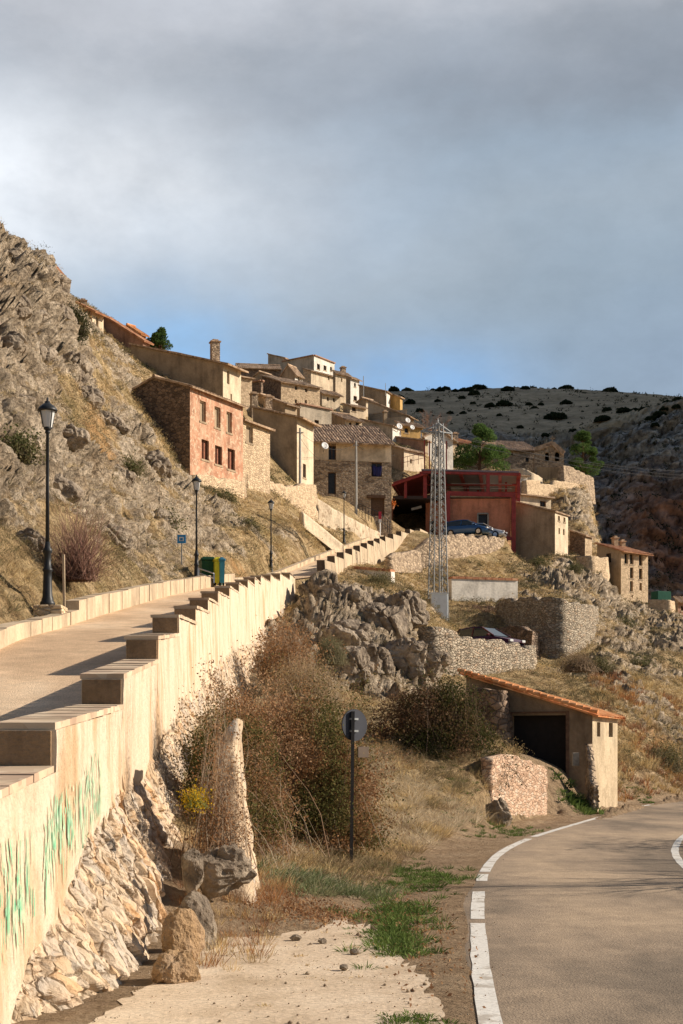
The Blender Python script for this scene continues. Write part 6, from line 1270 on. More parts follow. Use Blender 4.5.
def blades(name, P0, D, Ln, Wd, C, parent=None, off=(0, 0, 0), mat='dry', bend=.35):
    """curved thin blades: P0 base, D direction, lengths, widths, colours"""
    n = len(P0); s = np.cross(D, unit(n)); s /= np.linalg.norm(s, axis=1)[:, None] + 1e-9; w = s * Wd[:, None] * .5; L_ = Ln[:, None]; g = np.zeros((n, 3)); g[:, 2] = -bend; g = g + unit(n) * bend * .7
    p1 = P0 + D * L_ * .55; p2 = P0 + D * L_ + g * L_ * .5
    V = np.stack([P0 - w, P0 + w, p1 + w * .8, p1 - w * .8, p2], 1).reshape(-1, 3) - np.array(off); i = np.arange(n)[:, None] * 5
    Q = i + np.array([0, 1, 2, 3]); T = i + np.array([3, 2, 4, 4]); me = bpy.data.meshes.new(name)
    me.vertices.add(n * 5); me.vertices.foreach_set('co', V.astype(np.float32).ravel()); Fq = Q.ravel(); Ft = (i + np.array([3, 2, 4])).ravel(); me.loops.add(len(Fq) + len(Ft)); me.loops.foreach_set('vertex_index', np.concatenate([Fq, Ft]).astype(np.int32)); me.polygons.add(2 * n)
    me.polygons.foreach_set('loop_start', np.concatenate([np.arange(n) * 4, 4 * n + np.arange(n) * 3]).astype(np.int32)); me.polygons.foreach_set('loop_total', np.concatenate([np.full(n, 4), np.full(n, 3)]).astype(np.int32)); me.update(calc_edges=True)
    vcol(me, np.repeat(C, 5, 0)); return link(name, me, M[mat], parent)
def clumps(name, base, rad, hgt, nb, wid, col, label=None, kind='stuff', spread=.9, parent=None, off=(0, 0, 0), bend=.35, roundness=0.0):
    n = len(base); N_ = n * nb; b = np.repeat(base, nb, 0); r = np.repeat(np.broadcast_to(rad, n), nb); h = np.repeat(np.broadcast_to(hgt, n), nb); w = np.repeat(np.broadcast_to(wid, n), nb)
    th = RNG.uniform(0, 2 * np.pi, N_); q = np.sqrt(RNG.uniform(0, 1, N_)); o = np.stack([np.cos(th) * q * r, np.sin(th) * q * r, -.03 + 0 * q], 1)
    d = np.stack([np.cos(th) * q * spread, np.sin(th) * q * spread, np.ones(N_) * (1 - .45 * q * roundness)], 1) + RNG.normal(size=(N_, 3)) * .18; d[:, 2] = abs(d[:, 2]); d /= np.linalg.norm(d, axis=1)[:, None]
    C = np.repeat(col, nb, 0) * RNG.uniform(.65, 1.3, (N_, 1)); o_ = blades(name, b + o * .6, d, h * RNG.uniform(.5, 1.1, N_), w, C, parent, off, bend=bend)
    if label or kind: tag(o_, label, 'vegetation' if label else None, None, kind)
    return o_
STRAW = np.array([(.58, .42, .20), (.50, .36, .17), (.64, .50, .27), (.38, .27, .14)]); SCRUB = np.array([(.20, .165, .085), (.26, .20, .11), (.16, .14, .07), (.30, .235, .14), (.22, .155, .095)]); GREEN = np.array([(.10, .15, .035), (.13, .18, .05), (.08, .12, .03)]); RUST = np.array([(.36, .17, .07), (.42, .25, .10), (.30, .16, .09)])
def pick(pal, n): return pal[RNG.integers(0, len(pal), n)]
# sampling of the terrain mesh
PX = CX + F * TP[:, 0] / np.maximum(TP[:, 1], .5); vis = (TP[:, 1] > 6) & (abs(PX - CX) < 420) & (TP[:, 1] < 165)
on_ramp = (TP[:, 0] > xk(TP[:, 1]) - .35) & (TP[:, 0] < xw(TP[:, 1]) + .3) & (TP[:, 1] < 128)
DD = lroad_d(TP[:, 0], TP[:, 1]); on_road = (DD > -.35) & (DD < 8.5) & (TP[:, 1] < 75) & (TP[:, 0] > xw(TP[:, 1]))
rightf = TP[:, 0] > xw(TP[:, 1])
fore = (abs(TP[:, 0] - 6.5) < 1.3) & (abs(TP[:, 1] - 42.5) < 3.5)
bld = np.zeros(len(TP), bool)
for s in HS + []:
    C_, d_, l_ = s['C'], s['d'], s['l']; rx, ry = TP[:, 0] - C_.x, TP[:, 1] - C_.y; a = rx * d_.x + ry * d_.y; b = rx * l_.x + ry * l_.y; bld |= (a > -.4) & (a < s['tR'] + .4) & (b > -.4) & (b < s['tL'] + .4)
terr = (TP[:, 1] > 121) & (TP[:, 1] < 144) & (TP[:, 0] > 3) & (PX < 512)
ok = vis & ~on_ramp & ~on_road & ~bld & ~terr & ~fore
area = (np.maximum(TP[:, 1], 4) + 15) ** 2          # area represented by a vertex of the fan grid
def sample(mask, n, power=1.0, dens=None):
    idx = np.nonzero(mask)[0]; w = area[idx] ** power
    if dens is not None: w = w * dens[idx]
    if w.sum() <= 0: return np.zeros(0, int)
    return RNG.choice(idx, size=min(n, len(idx)), p=w / w.sum(), replace=False)
patch = sstep(.38, .62, fbm(TP * .35, 4, 101)); grassiness = np.clip(1.15 - TROCK * np.clip(TR * 1.6, 0, 1), .16, 1)
steepz = 0
# dry scrub over the slopes
def fluff(name, base, rad, hgt, k, leaf, col, label, aspect=.3, up=.7):
    n = len(base); N_ = n * k; d = unit(N_); d[:, 2] = abs(d[:, 2]); q = RNG.uniform(.3, 1, N_) ** .5
    p = np.repeat(base, k, 0) + d * q[:, None] * np.stack([np.repeat(rad, k), np.repeat(rad, k), np.repeat(hgt, k)], 1)
    o = leaves(name, p, 1.0, [(1, 1, 1)], up=up, aspect=aspect); me = o.data; sz = np.repeat(np.repeat(leaf, k), 4)
    V = np.empty(len(me.vertices) * 3, np.float32); me.vertices.foreach_get('co', V); V = V.reshape(-1, 3); c = np.repeat(p, 4, 0); V = c + (V - c) * sz[:, None]; me.vertices.foreach_set('co', V.astype(np.float32).ravel()); me.update()
    C4 = np.ones((N_ * 4, 4), np.float32); C4[:, :3] = np.repeat(np.repeat(col, k, 0) * RNG.uniform(.6, 1.35, (N_, 1)), 4, 0); me.color_attributes['tint'].data.foreach_set('color', C4.ravel()); return tag(o, label, 'vegetation', None, 'stuff')
base_ok = ok & (TR > .05) & ~(rightf & (TP[:, 1] < 30))
i = sample(base_ok, 15000, .40, grassiness * (.25 + patch)); b = TP[i]; Yd = b[:, 1]
t = fbm(b * .25, 3, 55); col = np.where((t > .50)[:, None], pick(STRAW, len(i)), pick(SCRUB, len(i)) * 1.2); s = RNG.uniform(.10, .32, len(i)) * (1 + .3 * (Yd > 80))
clumps('dry_scrub', b, s * .9, s * 1.15, 18, np.maximum(.008, .00022 * Yd), col, 'low dry straw tufts covering the rocky slopes', spread=1.5, roundness=.7)
i = sample(base_ok, 13000, .5, grassiness * (.3 + patch)); b = TP[i]; s = RNG.uniform(.14, .52, len(i)); t = fbm(b * .4, 3, 57)[:, None] + RNG.normal(size=(len(i), 1)) * .06
GT = np.array([(.13, .125, .06), (.17, .15, .08), (.10, .10, .045)]); col = np.where(t > .53, pick(STRAW, len(i)) * .9, np.where(t > .48, pick(SCRUB, len(i)) * 1.1, pick(GT, len(i)) * .8))
fluff('hillside_bushes', b, s, s * 1.05, 34, np.maximum(.03, .0011 * b[:, 1]), col, 'small grey green and straw coloured bushes dotted over the slopes')
# tall straw on the verge between road and bushes
def region(px0, px1, y0, y1): return ok & (PX > px0) & (PX < px1) & (TP[:, 1] > y0) & (TP[:, 1] < y1)
i = sample(region(255, 500, 16.5, 40) & rightf & (DD < -1.4), 2600, .8); b = TP[i]; s = RNG.uniform(.14, .46, len(i)) * np.interp(b[:, 1], [16, 20, 30], [.5, .85, 1.0]); t = fbm(b * .7, 3, 8)[:, None]; clumps('dry_grass', b, s * .7, s, 26, np.full(len(i), .006), np.where(t > .5, np.array([(.60, .50, .35)]), np.where(t > .42, pick(STRAW, len(i)), pick(SCRUB, len(i)) * 1.2)) * RNG.uniform(.75, 1.2, (len(i), 1)), 'tangled straw coloured grass along the road verge', spread=1.3)
i = sample(region(180, 300, 11, 20) & rightf & (DD < -1.8), 330, .8, (TP[:, 0] < -.6) * 1.0 + (TP[:, 1] > 15.2) * 1.0); b = TP[i]; s = RNG.uniform(.08, .32, len(i)); clumps('dry_grass', b, s * .6, s, 22, np.full(len(i), .0045), np.vstack([pick(STRAW, len(i))[::2], pick(RUST, len(i))[1::2]])[:len(i)], 'dry grass along the foot of the ramp wall', spread=.7)
i = sample(region(590, 720, 44, 75) & rightf, 700, .8, (DD < -1.0) * 1.0); b = TP[i]; s = RNG.uniform(.25, .6, len(i)); t = fbm(b * .5, 2, 5); clumps('dry_grass', b, s * .5, s, 26, np.full(len(i), .02), np.where((t > .5)[:, None], pick(RUST, len(i)) * 1.15, pick(STRAW, len(i))), 'rusty and straw coloured grass below the garage corner', spread=.7)
# low green weeds along the path edge
def weeds(cx, cy, rx, ry, n, hs, pal=GREEN * 1.15, lab='', nb=34, w=.009):
    x = cx + RNG.normal(size=n) * rx; y = cy + RNG.normal(size=n) * ry; z = H(x, y); d = lroad_d(x, y); k = d < -.2; b = np.stack([x, y, np.maximum(z, -.02)], 1)[k]; s = RNG.uniform(*hs, len(b)); clumps('green_weeds', b, s * .9, s, nb, np.full(len(b), w), pick(pal, len(b)), lab, spread=1.3, roundness=.6)
weeds(.50, 12.9, .13, .55, 130, (.05, .16), lab='bright green weeds at the far right edge of the concrete path'); weeds(.55, 15.2, .22, .8, 130, (.05, .17), lab='green weeds behind the concrete path near the roadside'); weeds(1.05, 19.6, .28, 1.3, 150, (.05, .16), lab='green weeds on the verge beyond the path, close to the white line')
weeds(.42, 9.0, .10, .14, 60, (.04, .09), lab='small green weed clump at the bottom edge of the path'); weeds(-.35, 17.2, .35, .45, 150, (.1, .30), pal=np.array([(.19, .22, .11), (.16, .20, .09), (.26, .26, .14)]), lab='grey green tall grass tufts between the path and the road sign'); weeds(3.3, 31.5, .8, 1.6, 130, (.06, .15), lab='low green weeds along the roadside before the pink wall'); weeds(6.9, 41.5, .30, .6, 70, (.15, .4), lab='leafy green weeds beside the garage doorway', w=.02); weeds(9.5, 52, 2, 1.5, 90, (.1, .2), lab='green weeds along the far road edge right of the garage', w=.02)
weeds(.05, 11.2, .35, 1.2, 26, (.03, .07), pal=STRAW, lab='sparse straw tufts on the concrete path'); weeds(.9, 13, .25, 3, 60, (.02, .05), pal=STRAW * .8, lab='sparse dry stubble on the dirt shoulder', nb=14)
# gravel and leaf litter
def gravel(n, cx, cy, rx, ry, s0, s1, col, lab, name='gravel', z=.012):
    x = cx + RNG.uniform(-1, 1, n) * rx; y = cy + RNG.uniform(-1, 1, n) * ry; k = (lroad_d(x, y) < .25); x, y = x[k], y[k]; n = len(x); s = RNG.uniform(0, 1, n) ** 3 * (s1 - s0) + s0
    oct_ = np.array([(1, 0, 0), (0, 1, 0), (-1, 0, 0), (0, -1, 0), (0, 0, .8), (0, 0, -.5)]); f = np.array([(0, 1, 4), (1, 2, 4), (2, 3, 4), (3, 0, 4), (1, 0, 5), (2, 1, 5), (3, 2, 5), (0, 3, 5)])
    a = RNG.uniform(0, 6.28, n); V = oct_[None] * RNG.uniform(.6, 1.3, (n, 6, 1)) * s[:, None, None]; c, sn = np.cos(a)[:, None], np.sin(a)[:, None]; V = np.stack([V[..., 0] * c - V[..., 1] * sn, V[..., 0] * sn + V[..., 1] * c, V[..., 2]], 2) + np.stack([x, y, np.maximum(H(x, y), 0) + z], 1)[:, None]
    Fc = (f[None] + np.arange(n)[:, None, None] * 6).reshape(-1, 3); me = raw(name, V.reshape(-1, 3), Fc); vcol(me, np.repeat(pick(np.array(col), n) * RNG.uniform(.7, 1.2, (n, 1)), 6, 0)); tag(link(name, me, M['dry']), lab, 'gravel', kind='stuff')
gravel(4200, .3, 12, 2.0, 5.5, .002, .010, [(.42, .33, .23), (.34, .26, .18), (.5, .42, .32), (.3, .2, .13)], 'fine gravel on the path and dirt shoulder'); gravel(1200, 2, 22, 2.5, 7, .003, .014, [(.42, .33, .23), (.34, .26, .18)], 'gravel along the road shoulder')
gravel(70, -.1, 11.5, .8, 3.0, .01, .035, [(.36, .27, .18), (.27, .2, .14), (.45, .36, .26)], 'loose stones and clods on the concrete path')
def litter():
    n = 1500; x = np.concatenate([RNG.normal(-.35, .35, n), RNG.normal(.75, .2, 600)]); y = np.concatenate([RNG.normal(14.9, .5, n), RNG.normal(13.6, 2.3, 600)]); p = np.stack([x, y, np.maximum(H(x, y), 0) + .02], 1); k = lroad_d(x, y) < 0
    o = leaves('leaf_litter', p[k], .035, [(.30, .16, .08), (.40, .24, .12), (.24, .13, .07)], up=0); tag(o, 'fallen brown leaves strewn at the far end of the path', 'leaves', kind='stuff')
litter()
# ---------------------------------------------------------------- shrubs (things)
def shrub(name, label, c, rad, ntw, nleaf, tw_col, leaf_cols, leaf=.03, seed=1, group=None, tw=.004, nst=7, down=.0, cat='bush', clump=1.0, base_r=.35, zsq=1.0):
    rg = np.random.default_rng(seed); c = np.array(c, float); rad = np.array(rad, float); O = c.copy(); r = thing(name, label, cat, tuple(O), 0, group)
    # stems: curved polylines from the base outwards to a lumpy ellipsoid
    n = ntw; st = rg.normal(size=(n, 3)); st[:, 2] = abs(st[:, 2]) * zsq + .1; st /= np.linalg.norm(st, axis=1)[:, None]; L_ = rg.uniform(.45, 1.0, n) ** .6; lump = .72 + .55 * fbm(st * 1.9 + seed * 3.1, 3, seed)
    end = st * rad * (L_ * lump)[:, None]; b0 = rg.normal(size=(n, 3)) * rad * base_r; b0[:, 2] = 0; ts = np.linspace(0, 1, nst); wob = rg.normal(size=(n, nst, 3)) * .035 * rad.mean(); wob[:, 0] = 0
    pts = b0[:, None] * (1 - ts[None, :, None]) + end[:, None] * ts[None, :, None] ** np.array([1.0, 1.0, .75]) + np.cumsum(wob, 1) * .6; pts[:, :, 2] -= (ts ** 3)[None] * down * rad[2]
    w = tw * rg.uniform(.6, 1.6, n)[:, None] * (1.15 - ts)[None]; w = np.maximum(w, tw * .35)
    ang = np.array([0, 2.094, 4.189]); ring = np.stack([np.cos(ang), np.sin(ang), ang * 0], 1); V = pts[:, :, None, :] + ring[None, None] * w[..., None, None]; V = V.reshape(-1, 3); idx = np.arange(n * nst * 3).reshape(n, nst, 3); a, b_ = idx[:, :-1], idx[:, 1:]
    Fc = np.stack([a, np.roll(a, -1, 2), np.roll(b_, -1, 2), b_], 3).reshape(-1, 4); me = raw('stems', V, Fc); cc = np.array(tw_col)[rg.integers(0, len(tw_col), n)] * rg.uniform(.6, 1.3, (n, 1)); vcol(me, np.repeat(cc, nst * 3, 0)); link('stems', me, M['dry'], r)
    if nleaf:
        k = rg.integers(0, n, nleaf); t = rg.uniform(.12, 1.0, nleaf) ** .8 * (nst - 1); i0 = np.minimum(t.astype(int), nst - 2); fr = (t - i0)[:, None]; p = pts[k, i0] * (1 - fr) + pts[k, i0 + 1] * fr + rg.normal(size=(nleaf, 3)) * leaf * 2.2
        if nleaf > 25000:
            kv = int(nleaf * .65); dv_ = rg.normal(size=(kv, 3)); dv_ /= np.linalg.norm(dv_, axis=1)[:, None]; dv_[:, 2] = np.abs(dv_[:, 2]); lv = .62 + .45 * fbm(dv_ * 2.3 + seed * 3.1, 4, seed); p[:kv] = dv_ * rad * np.array([.92, .92, .95]) * (lv * rg.uniform(.1, 1, kv) ** .38)[:, None] + rg.normal(size=(kv, 3)) * leaf
        zone = fbm((p + O) * 1.1, 3, seed + 9); keep = rg.uniform(size=nleaf) < (.35 + clump * sstep(.4, .6, fbm((p + O) * 2.2, 2, seed + 5))); p, zone = p[keep], zone[keep]
        o = leaves('foliage', p, leaf, leaf_cols, r); ci = np.clip(((zone - .3) / .4 * len(leaf_cols)).astype(int) + rg.integers(-1, 2, len(p)), 0, len(leaf_cols) - 1); me = o.data; C4 = np.ones((len(p) * 4, 4), np.float32); C4[:, :3] = np.repeat(np.array(leaf_cols)[ci] * rg.uniform(.7, 1.25, (len(p), 1)), 4, 0); me.color_attributes['tint'].data.foreach_set('color', C4.ravel())
    return r
TW = [(.30, .22, .15), (.22, .15, .10), (.38, .30, .21), (.26, .17, .11)]
LB = [(.12, .12, .04), (.20, .15, .06), (.25, .15, .07), (.36, .19, .09), (.30, .19, .11), (.44, .28, .16)]
shrub('tangled_bush', 'large tangled bramble bush with brown and olive leaves, left of the road sign', (XP(290, 21.2), 21.9, .3), (1.85, 1.5, 3.0), 260, 130000, [(.22, .16, .11), (.16, .11, .08), (.28, .22, .15)], LB, .040, 3, nst=9, down=.0, base_r=.45, clump=1.0)
shrub('tangled_bush', 'olive and reddish bramble climbing against the ramp wall behind the buttress', (XP(236, 18.5), 18.9, .4), (.90, 1.5, 2.75), 240, 85000, TW, LB, .034, 7, nst=8, down=.0, base_r=.5, clump=1.0)
shrub('tangled_bush', 'dry brown bramble mass hanging around the post of the road sign', (XP(336, 22.6), 22.7, .3), (.72, .8, 1.9), 450, 12000, TW, LB[2:], .04, 12, nst=8, down=.05, base_r=.5)
shrub('wall_bush', 'dry reddish shrub growing at the far end of the ramp wall', (XP(285, 40), 41, 4.0), (1.0, 3.0, 1.7), 500, 14000, TW, LB[2:], .07, 18, tw=.008)
shrub('wall_bush', 'straw coloured shrub between the big bramble and the rounded boulder', (XP(305, 33), 34, 3.0), (1.2, 1.8, 1.2), 500, 9000, [(.42, .32, .2), (.34, .25, .16)], [(.34, .24, .13), (.40, .29, .16)], .04, 19, tw=.006)
shrub('dark_bush', 'wide dark brown and green bush left of the garage', (XP(434, 35.5), 35.8, .9), (2.3, 1.5, 3.3), 800, 90000, [(.16, .11, .08), (.22, .15, .10)], [(.06, .065, .02), (.085, .08, .03), (.12, .085, .035), (.15, .09, .05), (.20, .12, .07)], .06, 23, tw=.007, nst=8)
shrub('dark_bush', 'brown bush top behind the wide dark bush, against the dry stone wall', (XP(462, 44), 44.5, 1.8), (1.5, 1.2, 2.2), 500, 16000, [(.20, .13, .09), (.26, .17, .11)], [(.15, .09, .05), (.20, .12, .07), (.26, .17, .10)], .05, 29, tw=.008)
shrub('dark_bush', 'low dry bramble between the road sign and the wide dark bush', (XP(385, 33), 33.5, 1.1), (1.2, 1.2, 1.0), 700, 4500, TW, LB[1:], .04, 31, tw=.006)
shrub('bare_bush', 'leafless reddish brown bush fanning out on the bank right of the nearest lamp', (XP(76, 31.5), 31.8, 5.6), (1.25, 1.2, 1.95), 650, 0, [(.30, .17, .13), (.25, .14, .11), (.36, .22, .16)], [], .03, 37, tw=.007, nst=8, base_r=.12)
shrub('dry_twigs', 'tangle of dry pale twigs between the ramp wall and the leaning buttress', (XP(218, 14.9), 15.2, .5), (.36, .40, 2.3), 160, 6000, [(.36, .26, .18), (.28, .19, .13), (.44, .35, .25)], LB[2:], .03, 71, nst=9, base_r=.6, tw=.0035)
shrub('yellow_flowering_plant', 'small bright yellow flowering plant rooted in the ramp wall', (XP(182, 13.2) + .12, 13.25, ZP(808, 13.2)), (.16, .16, .22), 60, 700, [(.3, .3, .08)], [(.40, .26, .02), (.62, .40, .02), (.70, .48, .04)], .022, 41, cat='plant')
shrub('hillside_shrub', 'dark olive juniper shrub near the top of the rocky left hill', (XP(75, 78), 78, ZP(336, 78)), (.95, .9, 1.9), 300, 9000, [(.1, .08, .05)], [(.045, .055, .02), (.07, .075, .03), (.10, .09, .04)], .09, 43, tw=.012)
shrub('round_shrub', 'rounded grey green cushion shrub at the left foot of the crag', (XP(330, 44), 44.5, ZP(665, 44.5)), (.62, .55, 1.0), 700, 9000, [(.24, .21, .12)], [(.18, .17, .08), (.24, .22, .12), (.28, .24, .15)], .035, 47, tw=.007, clump=2)
shrub('hillside_shrub', 'dense olive shrub at the right edge beside the far road bend', (XP(668, 60), 61, 1.0), (1.5, 1.2, 1.5), 500, 7000, [(.2, .17, .1)], [(.14, .13, .05), (.19, .17, .08), (.25, .2, .11)], .07, 53, tw=.01)
shrub('hillside_shrub', 'brown dry shrub on the slope right above the garage roof', (XP(578, 66), 66, ZP(672, 66)), (1.2, 1.0, 1.1), 500, 2500, [(.28, .2, .13), (.34, .25, .17)], [(.25, .18, .10)], .06, 59, tw=.01)
shrub('hillside_shrub', 'reddish dry shrub on the bank between the curved wall and the upper terrace wall', (XP(480, 93.5), 93.6, ZP(625, 93.5)), (2.6, .8, 1.5), 900, 3500, [(.22, .12, .10), (.28, .17, .13)], [(.2, .12, .08)], .07, 61, tw=.014)
for px, Y, py, s, lab in ((600, 75, 668, .8, 'grey green shrub on the slope beneath the curved wall end'), (640, 80, 655, .8, 'low shrub on the sunlit slope above the shaded hollow'), (625, 105, 622, 1.0, 'green shrub on the rocky slope under the tall gorge edge house'), (540, 120, 565, .9, 'dark shrub under the right corner of the tan building'),
                     (575, 118, 590, 1.0, 'olive shrub on the crag below the ochre platform'), (380, 80, 590, .8, 'straw shrub beside the start of the second wall'), (455, 104, 580, .8, 'small green shrub under the car terrace wall'), (250, 78, 545, .8, 'round olive shrub on the bank between the second and third lamps'),
                     (165, 60, 548, .7, 'round olive shrub on the bank near the blue sign'), (225, 84, 505, .8, 'round olive shrub under the red brick house'), (130, 62, 490, .8, 'grey shrub on the bank under the ochre rock scar'), (20, 40, 500, .7, 'straw shrub at the left frame edge beside the nearest lamp')):
    shrub('hillside_shrub', lab, (XP(px, Y), Y, float(H(XP(px, Y), Y)[0]) - .1), (s, s * .9, s * 1.0), 180, 2600, [(.22, .18, .1)], [(.10, .11, .04), (.15, .14, .06), (.21, .18, .09)], .09, int(px), tw=.012)
# ---------------------------------------------------------------- trees
def pine(label, c, h, rx, cols, seed, n=9000, lean=0, leaf=.22, group=None, top=.0):
    rg = np.random.default_rng(seed); O = tuple(c); r = thing('pine_tree', label, 'tree', O, 0, group); mb = MB(); mb.tube([(0, 0, -1), (lean * .3, 0, h * .4), (lean * .8, .1, h * .75), (lean, 0, h * .95)], [.22, .17, .10, .03], 8); mb.build('trunk', M['wood_dark'], r)
    P_ = []; mbL = MB(); nc = 34
    for k in range(nc):
        t = rg.uniform(.22, 1.0); a = rg.uniform(0, 2 * math.pi); prof = math.sin(min(1, (1.08 - t) * 1.25) * math.pi / 2) * (.55 + .45 * math.sin(t * 3)) ; R_ = rx * prof * rg.uniform(.45, 1.0); cc = np.array([lean * t + math.cos(a) * R_, math.sin(a) * R_, h * t]); s = rx * rg.uniform(.20, .38) * (1.15 - .4 * t)
        mbL.bar((lean * t * .9, 0, h * max(.15, t - .12)), tuple(cc), .06); m = n // nc; d = rg.normal(size=(m, 3)); d /= np.linalg.norm(d, axis=1)[:, None]; P_.append(cc + d * (s * rg.uniform(.3, 1, (m, 1)) ** .5) * np.array([1.15, 1.15, .75]))
    mbL.build('limbs', M['wood_dark'], r); leaves('crown', np.vstack(P_), leaf, cols, r, up=.2, aspect=.35)
PG = [(.045, .085, .022), (.065, .115, .03), (.09, .15, .04), (.12, .18, .05)]
pine('bright green pine behind the red steel building, right of the lattice tower', P(479, 480, 158), 5.9, 2.9, [tuple(1.3 * v for v in c) for c in PG], 2, 18000, .3)
pine('dark green pine behind the right end of the twin arched ruin', P(583, 484, 172), 6.4, 2.3, PG, 5, 15000, 0)
pine('round green tree top showing behind the roof of the long tan chimney house', P(160, 362, 128), 3.0, 1.25, PG, 8, 6000)
def bare_tree(name, label, c, h, spread, seed, col=(.22, .15, .11), r0=.12, depth=5, cat='tree', lean=(0, 0)):
    rnd = random.Random(seed); O = tuple(c); r = thing(name, label, cat, O); tr, br = MB(), MB(); n = [0]
    def grow(p, d, L_, rad, k):
        n[0] += 1; q = p + d * L_ * .5 + Vector((rnd.uniform(-.06, .06) * L_, rnd.uniform(-.06, .06) * L_, 0)); e = q + (d + Vector((rnd.uniform(-.2, .2), rnd.uniform(-.2, .2), .1))).normalized() * L_ * .5
        (tr if k == 0 else br).tube([p, q, e], [rad, rad * .85, rad * .65], 6 if k < 2 else 3, False)
        if k >= depth: return
        for j in range(rnd.choice((2, 3, 3)) if k else 4): nd = (d + Vector((rnd.uniform(-1, 1), rnd.uniform(-1, 1), rnd.uniform(-.25, .7))) * spread).normalized(); grow(e if j else q, nd, L_ * rnd.uniform(.6, .82), rad * .58, k + 1)
    grow(Vector((0, 0, -.3)), Vector((lean[0], lean[1], 1)).normalized(), h * .36, r0, 0); m = plain('bark_' + str(seed), col, .9, var=.25); tr.build('trunk', m, r); br.build('branches', m, r)
bare_tree('bare_tree', 'leafless reddish tree behind the top of the lattice tower', P(433, 455, 160), 5.2, .75, 4, (.33, .20, .14), .12, 6)
bare_tree('bare_tree', 'leafless tree across the road whose branch shadows streak the asphalt, outside the frame', (9.6, 19.6, -.1), 4.5, .8, 14, depth=5)
bare_tree('bare_tree', 'smaller leafless tree across the road, outside the frame', (12.5, 22.5, -.2), 4.6, .8, 15, depth=5)
shrub('roadside_bush', 'large evergreen bush across the road that shades the centre line, outside the frame', (11.5, 27.0, -.3), (1.4, 4.4, 4.4), 300, 20000, TW, PG, .12, 83, tw=.012)
# junipers on the far hill: things, one by one
def junipers():
    proto = thing('juniper', '', 'bush', (0, 0, 0), 0, 'dark junipers on the far hill'); rg = np.random.default_rng(9); m = 1500; d = rg.normal(size=(m, 3)); d /= np.linalg.norm(d, axis=1)[:, None]; d[:, 2] = abs(d[:, 2]) * 1.0; lump = .75 + .5 * fbm(d * 2.2, 3, 2)
    COLS = [(.018, .026, .012), (.03, .04, .018), (.045, .055, .025)]; protos = []
    for v in range(3):
        d = rg.normal(size=(m, 3)); d /= np.linalg.norm(d, axis=1)[:, None]; d[:, 2] = abs(d[:, 2]); lump = .7 + .6 * fbm(d * 2.2 + v * 7, 3, 2 + v); p = d * lump[:, None] * (rg.uniform(.35, 1, (m, 1)) ** .4) * np.array([1, 1, .95]) ; o = leaves('juniper', p, .26, COLS, aspect=.8); protos.append(o)
    bpy.data.objects.remove(proto)
    L = [(394, 389, 9), (407, 392, 10), (433, 392, 7), (440, 391, 8), (446, 390, 8), (455, 392, 6), (463, 391, 7), (469, 391, 8), (477, 389, 9), (474, 395, 9), (482, 389, 8), (508, 390.5, 10), (516, 390.5, 8), (525, 389.5, 8), (533, 390.5, 8), (542, 390.5, 5), (554, 390, 5), (566, 390.5, 13), (610, 392, 11),
         (438, 402, 6), (462, 399, 6), (473, 404, 5), (490, 407, 9), (504, 405.5, 12), (529, 405, 6), (534, 409, 6), (541, 405, 5), (566, 404, 10), (556, 419, 18), (450, 414, 6), (463, 414, 6), (499, 416, 5), (603, 421, 14), (607, 411, 8), (624, 412, 12), (635, 412, 8), (644, 411, 9), (651, 418, 10), (660, 416, 12), (664, 410, 7), (667, 404, 8), (677, 402, 9), (676, 408, 7), (626, 427, 6), (655, 426, 7), (573, 432, 7), (520, 428, 6), (545, 436, 6), (420, 412, 7), (410, 404, 9), (400, 399, 8)]
    rk = Yh = None
    grid = HP; flat = grid.reshape(-1, 3); gpx = CX + F * flat[:, 0] / flat[:, 1]; gpy = HY - F * (flat[:, 2] - EYE) / flat[:, 1]; far = flat[:, 1] > 395
    xs = sorted(range(len(L)), key=lambda k: L[k][0]); order = {k: i for i, k in enumerate(xs)}
    marks = 'far left,left,left centre,centre,right centre,right,far right'.split(',')
    ordw = 'first second third fourth fifth sixth seventh eighth ninth tenth eleventh twelfth thirteenth fourteenth fifteenth sixteenth seventeenth eighteenth nineteenth twentieth twenty-first twenty-second twenty-third'.split()
    bandof = lambda py: 'on the skyline' if py < 395.5 else ('just below the skyline' if py < 408 else ('halfway down the grassy slope' if py < 419 else 'low on the slope above the cliffs'))
    for k, (px, py, w) in enumerate(L):
        cand = np.nonzero(far & (abs(gpx - px) < 3))[0]; dy = gpy[cand] - py
        j = cand[np.argmin(abs(dy) + (flat[cand, 1] > 640) * 3)]; q = flat[j]; s = w * q[1] / F * .56 * (.95 + .1 * random.random()); o = protos[k % 3].copy(); COL.objects.link(o); o.location = (XP(px, q[1]), q[1], q[2] - .15 * s); o.scale = (s * 1.1, s * 1.2, s * (.85 if w > 9 else 1.05)); o.rotation_euler = (0, 0, k * 1.3)
        band = bandof(py); rank = sorted(q_[0] for q_ in L if bandof(q_[1]) == band).index(px)
        tag(o, f"{'large' if w > 11 else ('small' if w < 7 else 'mid sized')} dark juniper, {ordw[rank]} from the left {band}", 'bush', 'dark junipers on the far hill')
    for o in protos: bpy.data.objects.remove(o)
    # many tiny ones nobody would count, over cliffs and slope
    n = 900; idx = np.nonzero((flat[:, 1] > 305) & (flat[:, 1] < 600) & (gpx > 400) & (gpx < 690))[0]; s_ = RNG.choice(idx, n); c = flat[s_]; k = 28; p = np.repeat(c, k, 0) + RNG.normal(size=(n * k, 3)) * np.repeat(RNG.uniform(.15, .75, n), k)[:, None]; o = leaves('distant_scrub', p, .55, [(.03, .035, .016), (.06, .06, .03), (.09, .08, .04)]); tag(o, 'tiny scrub dots over the far hill and cliffs', 'vegetation', kind='stuff')
junipers()
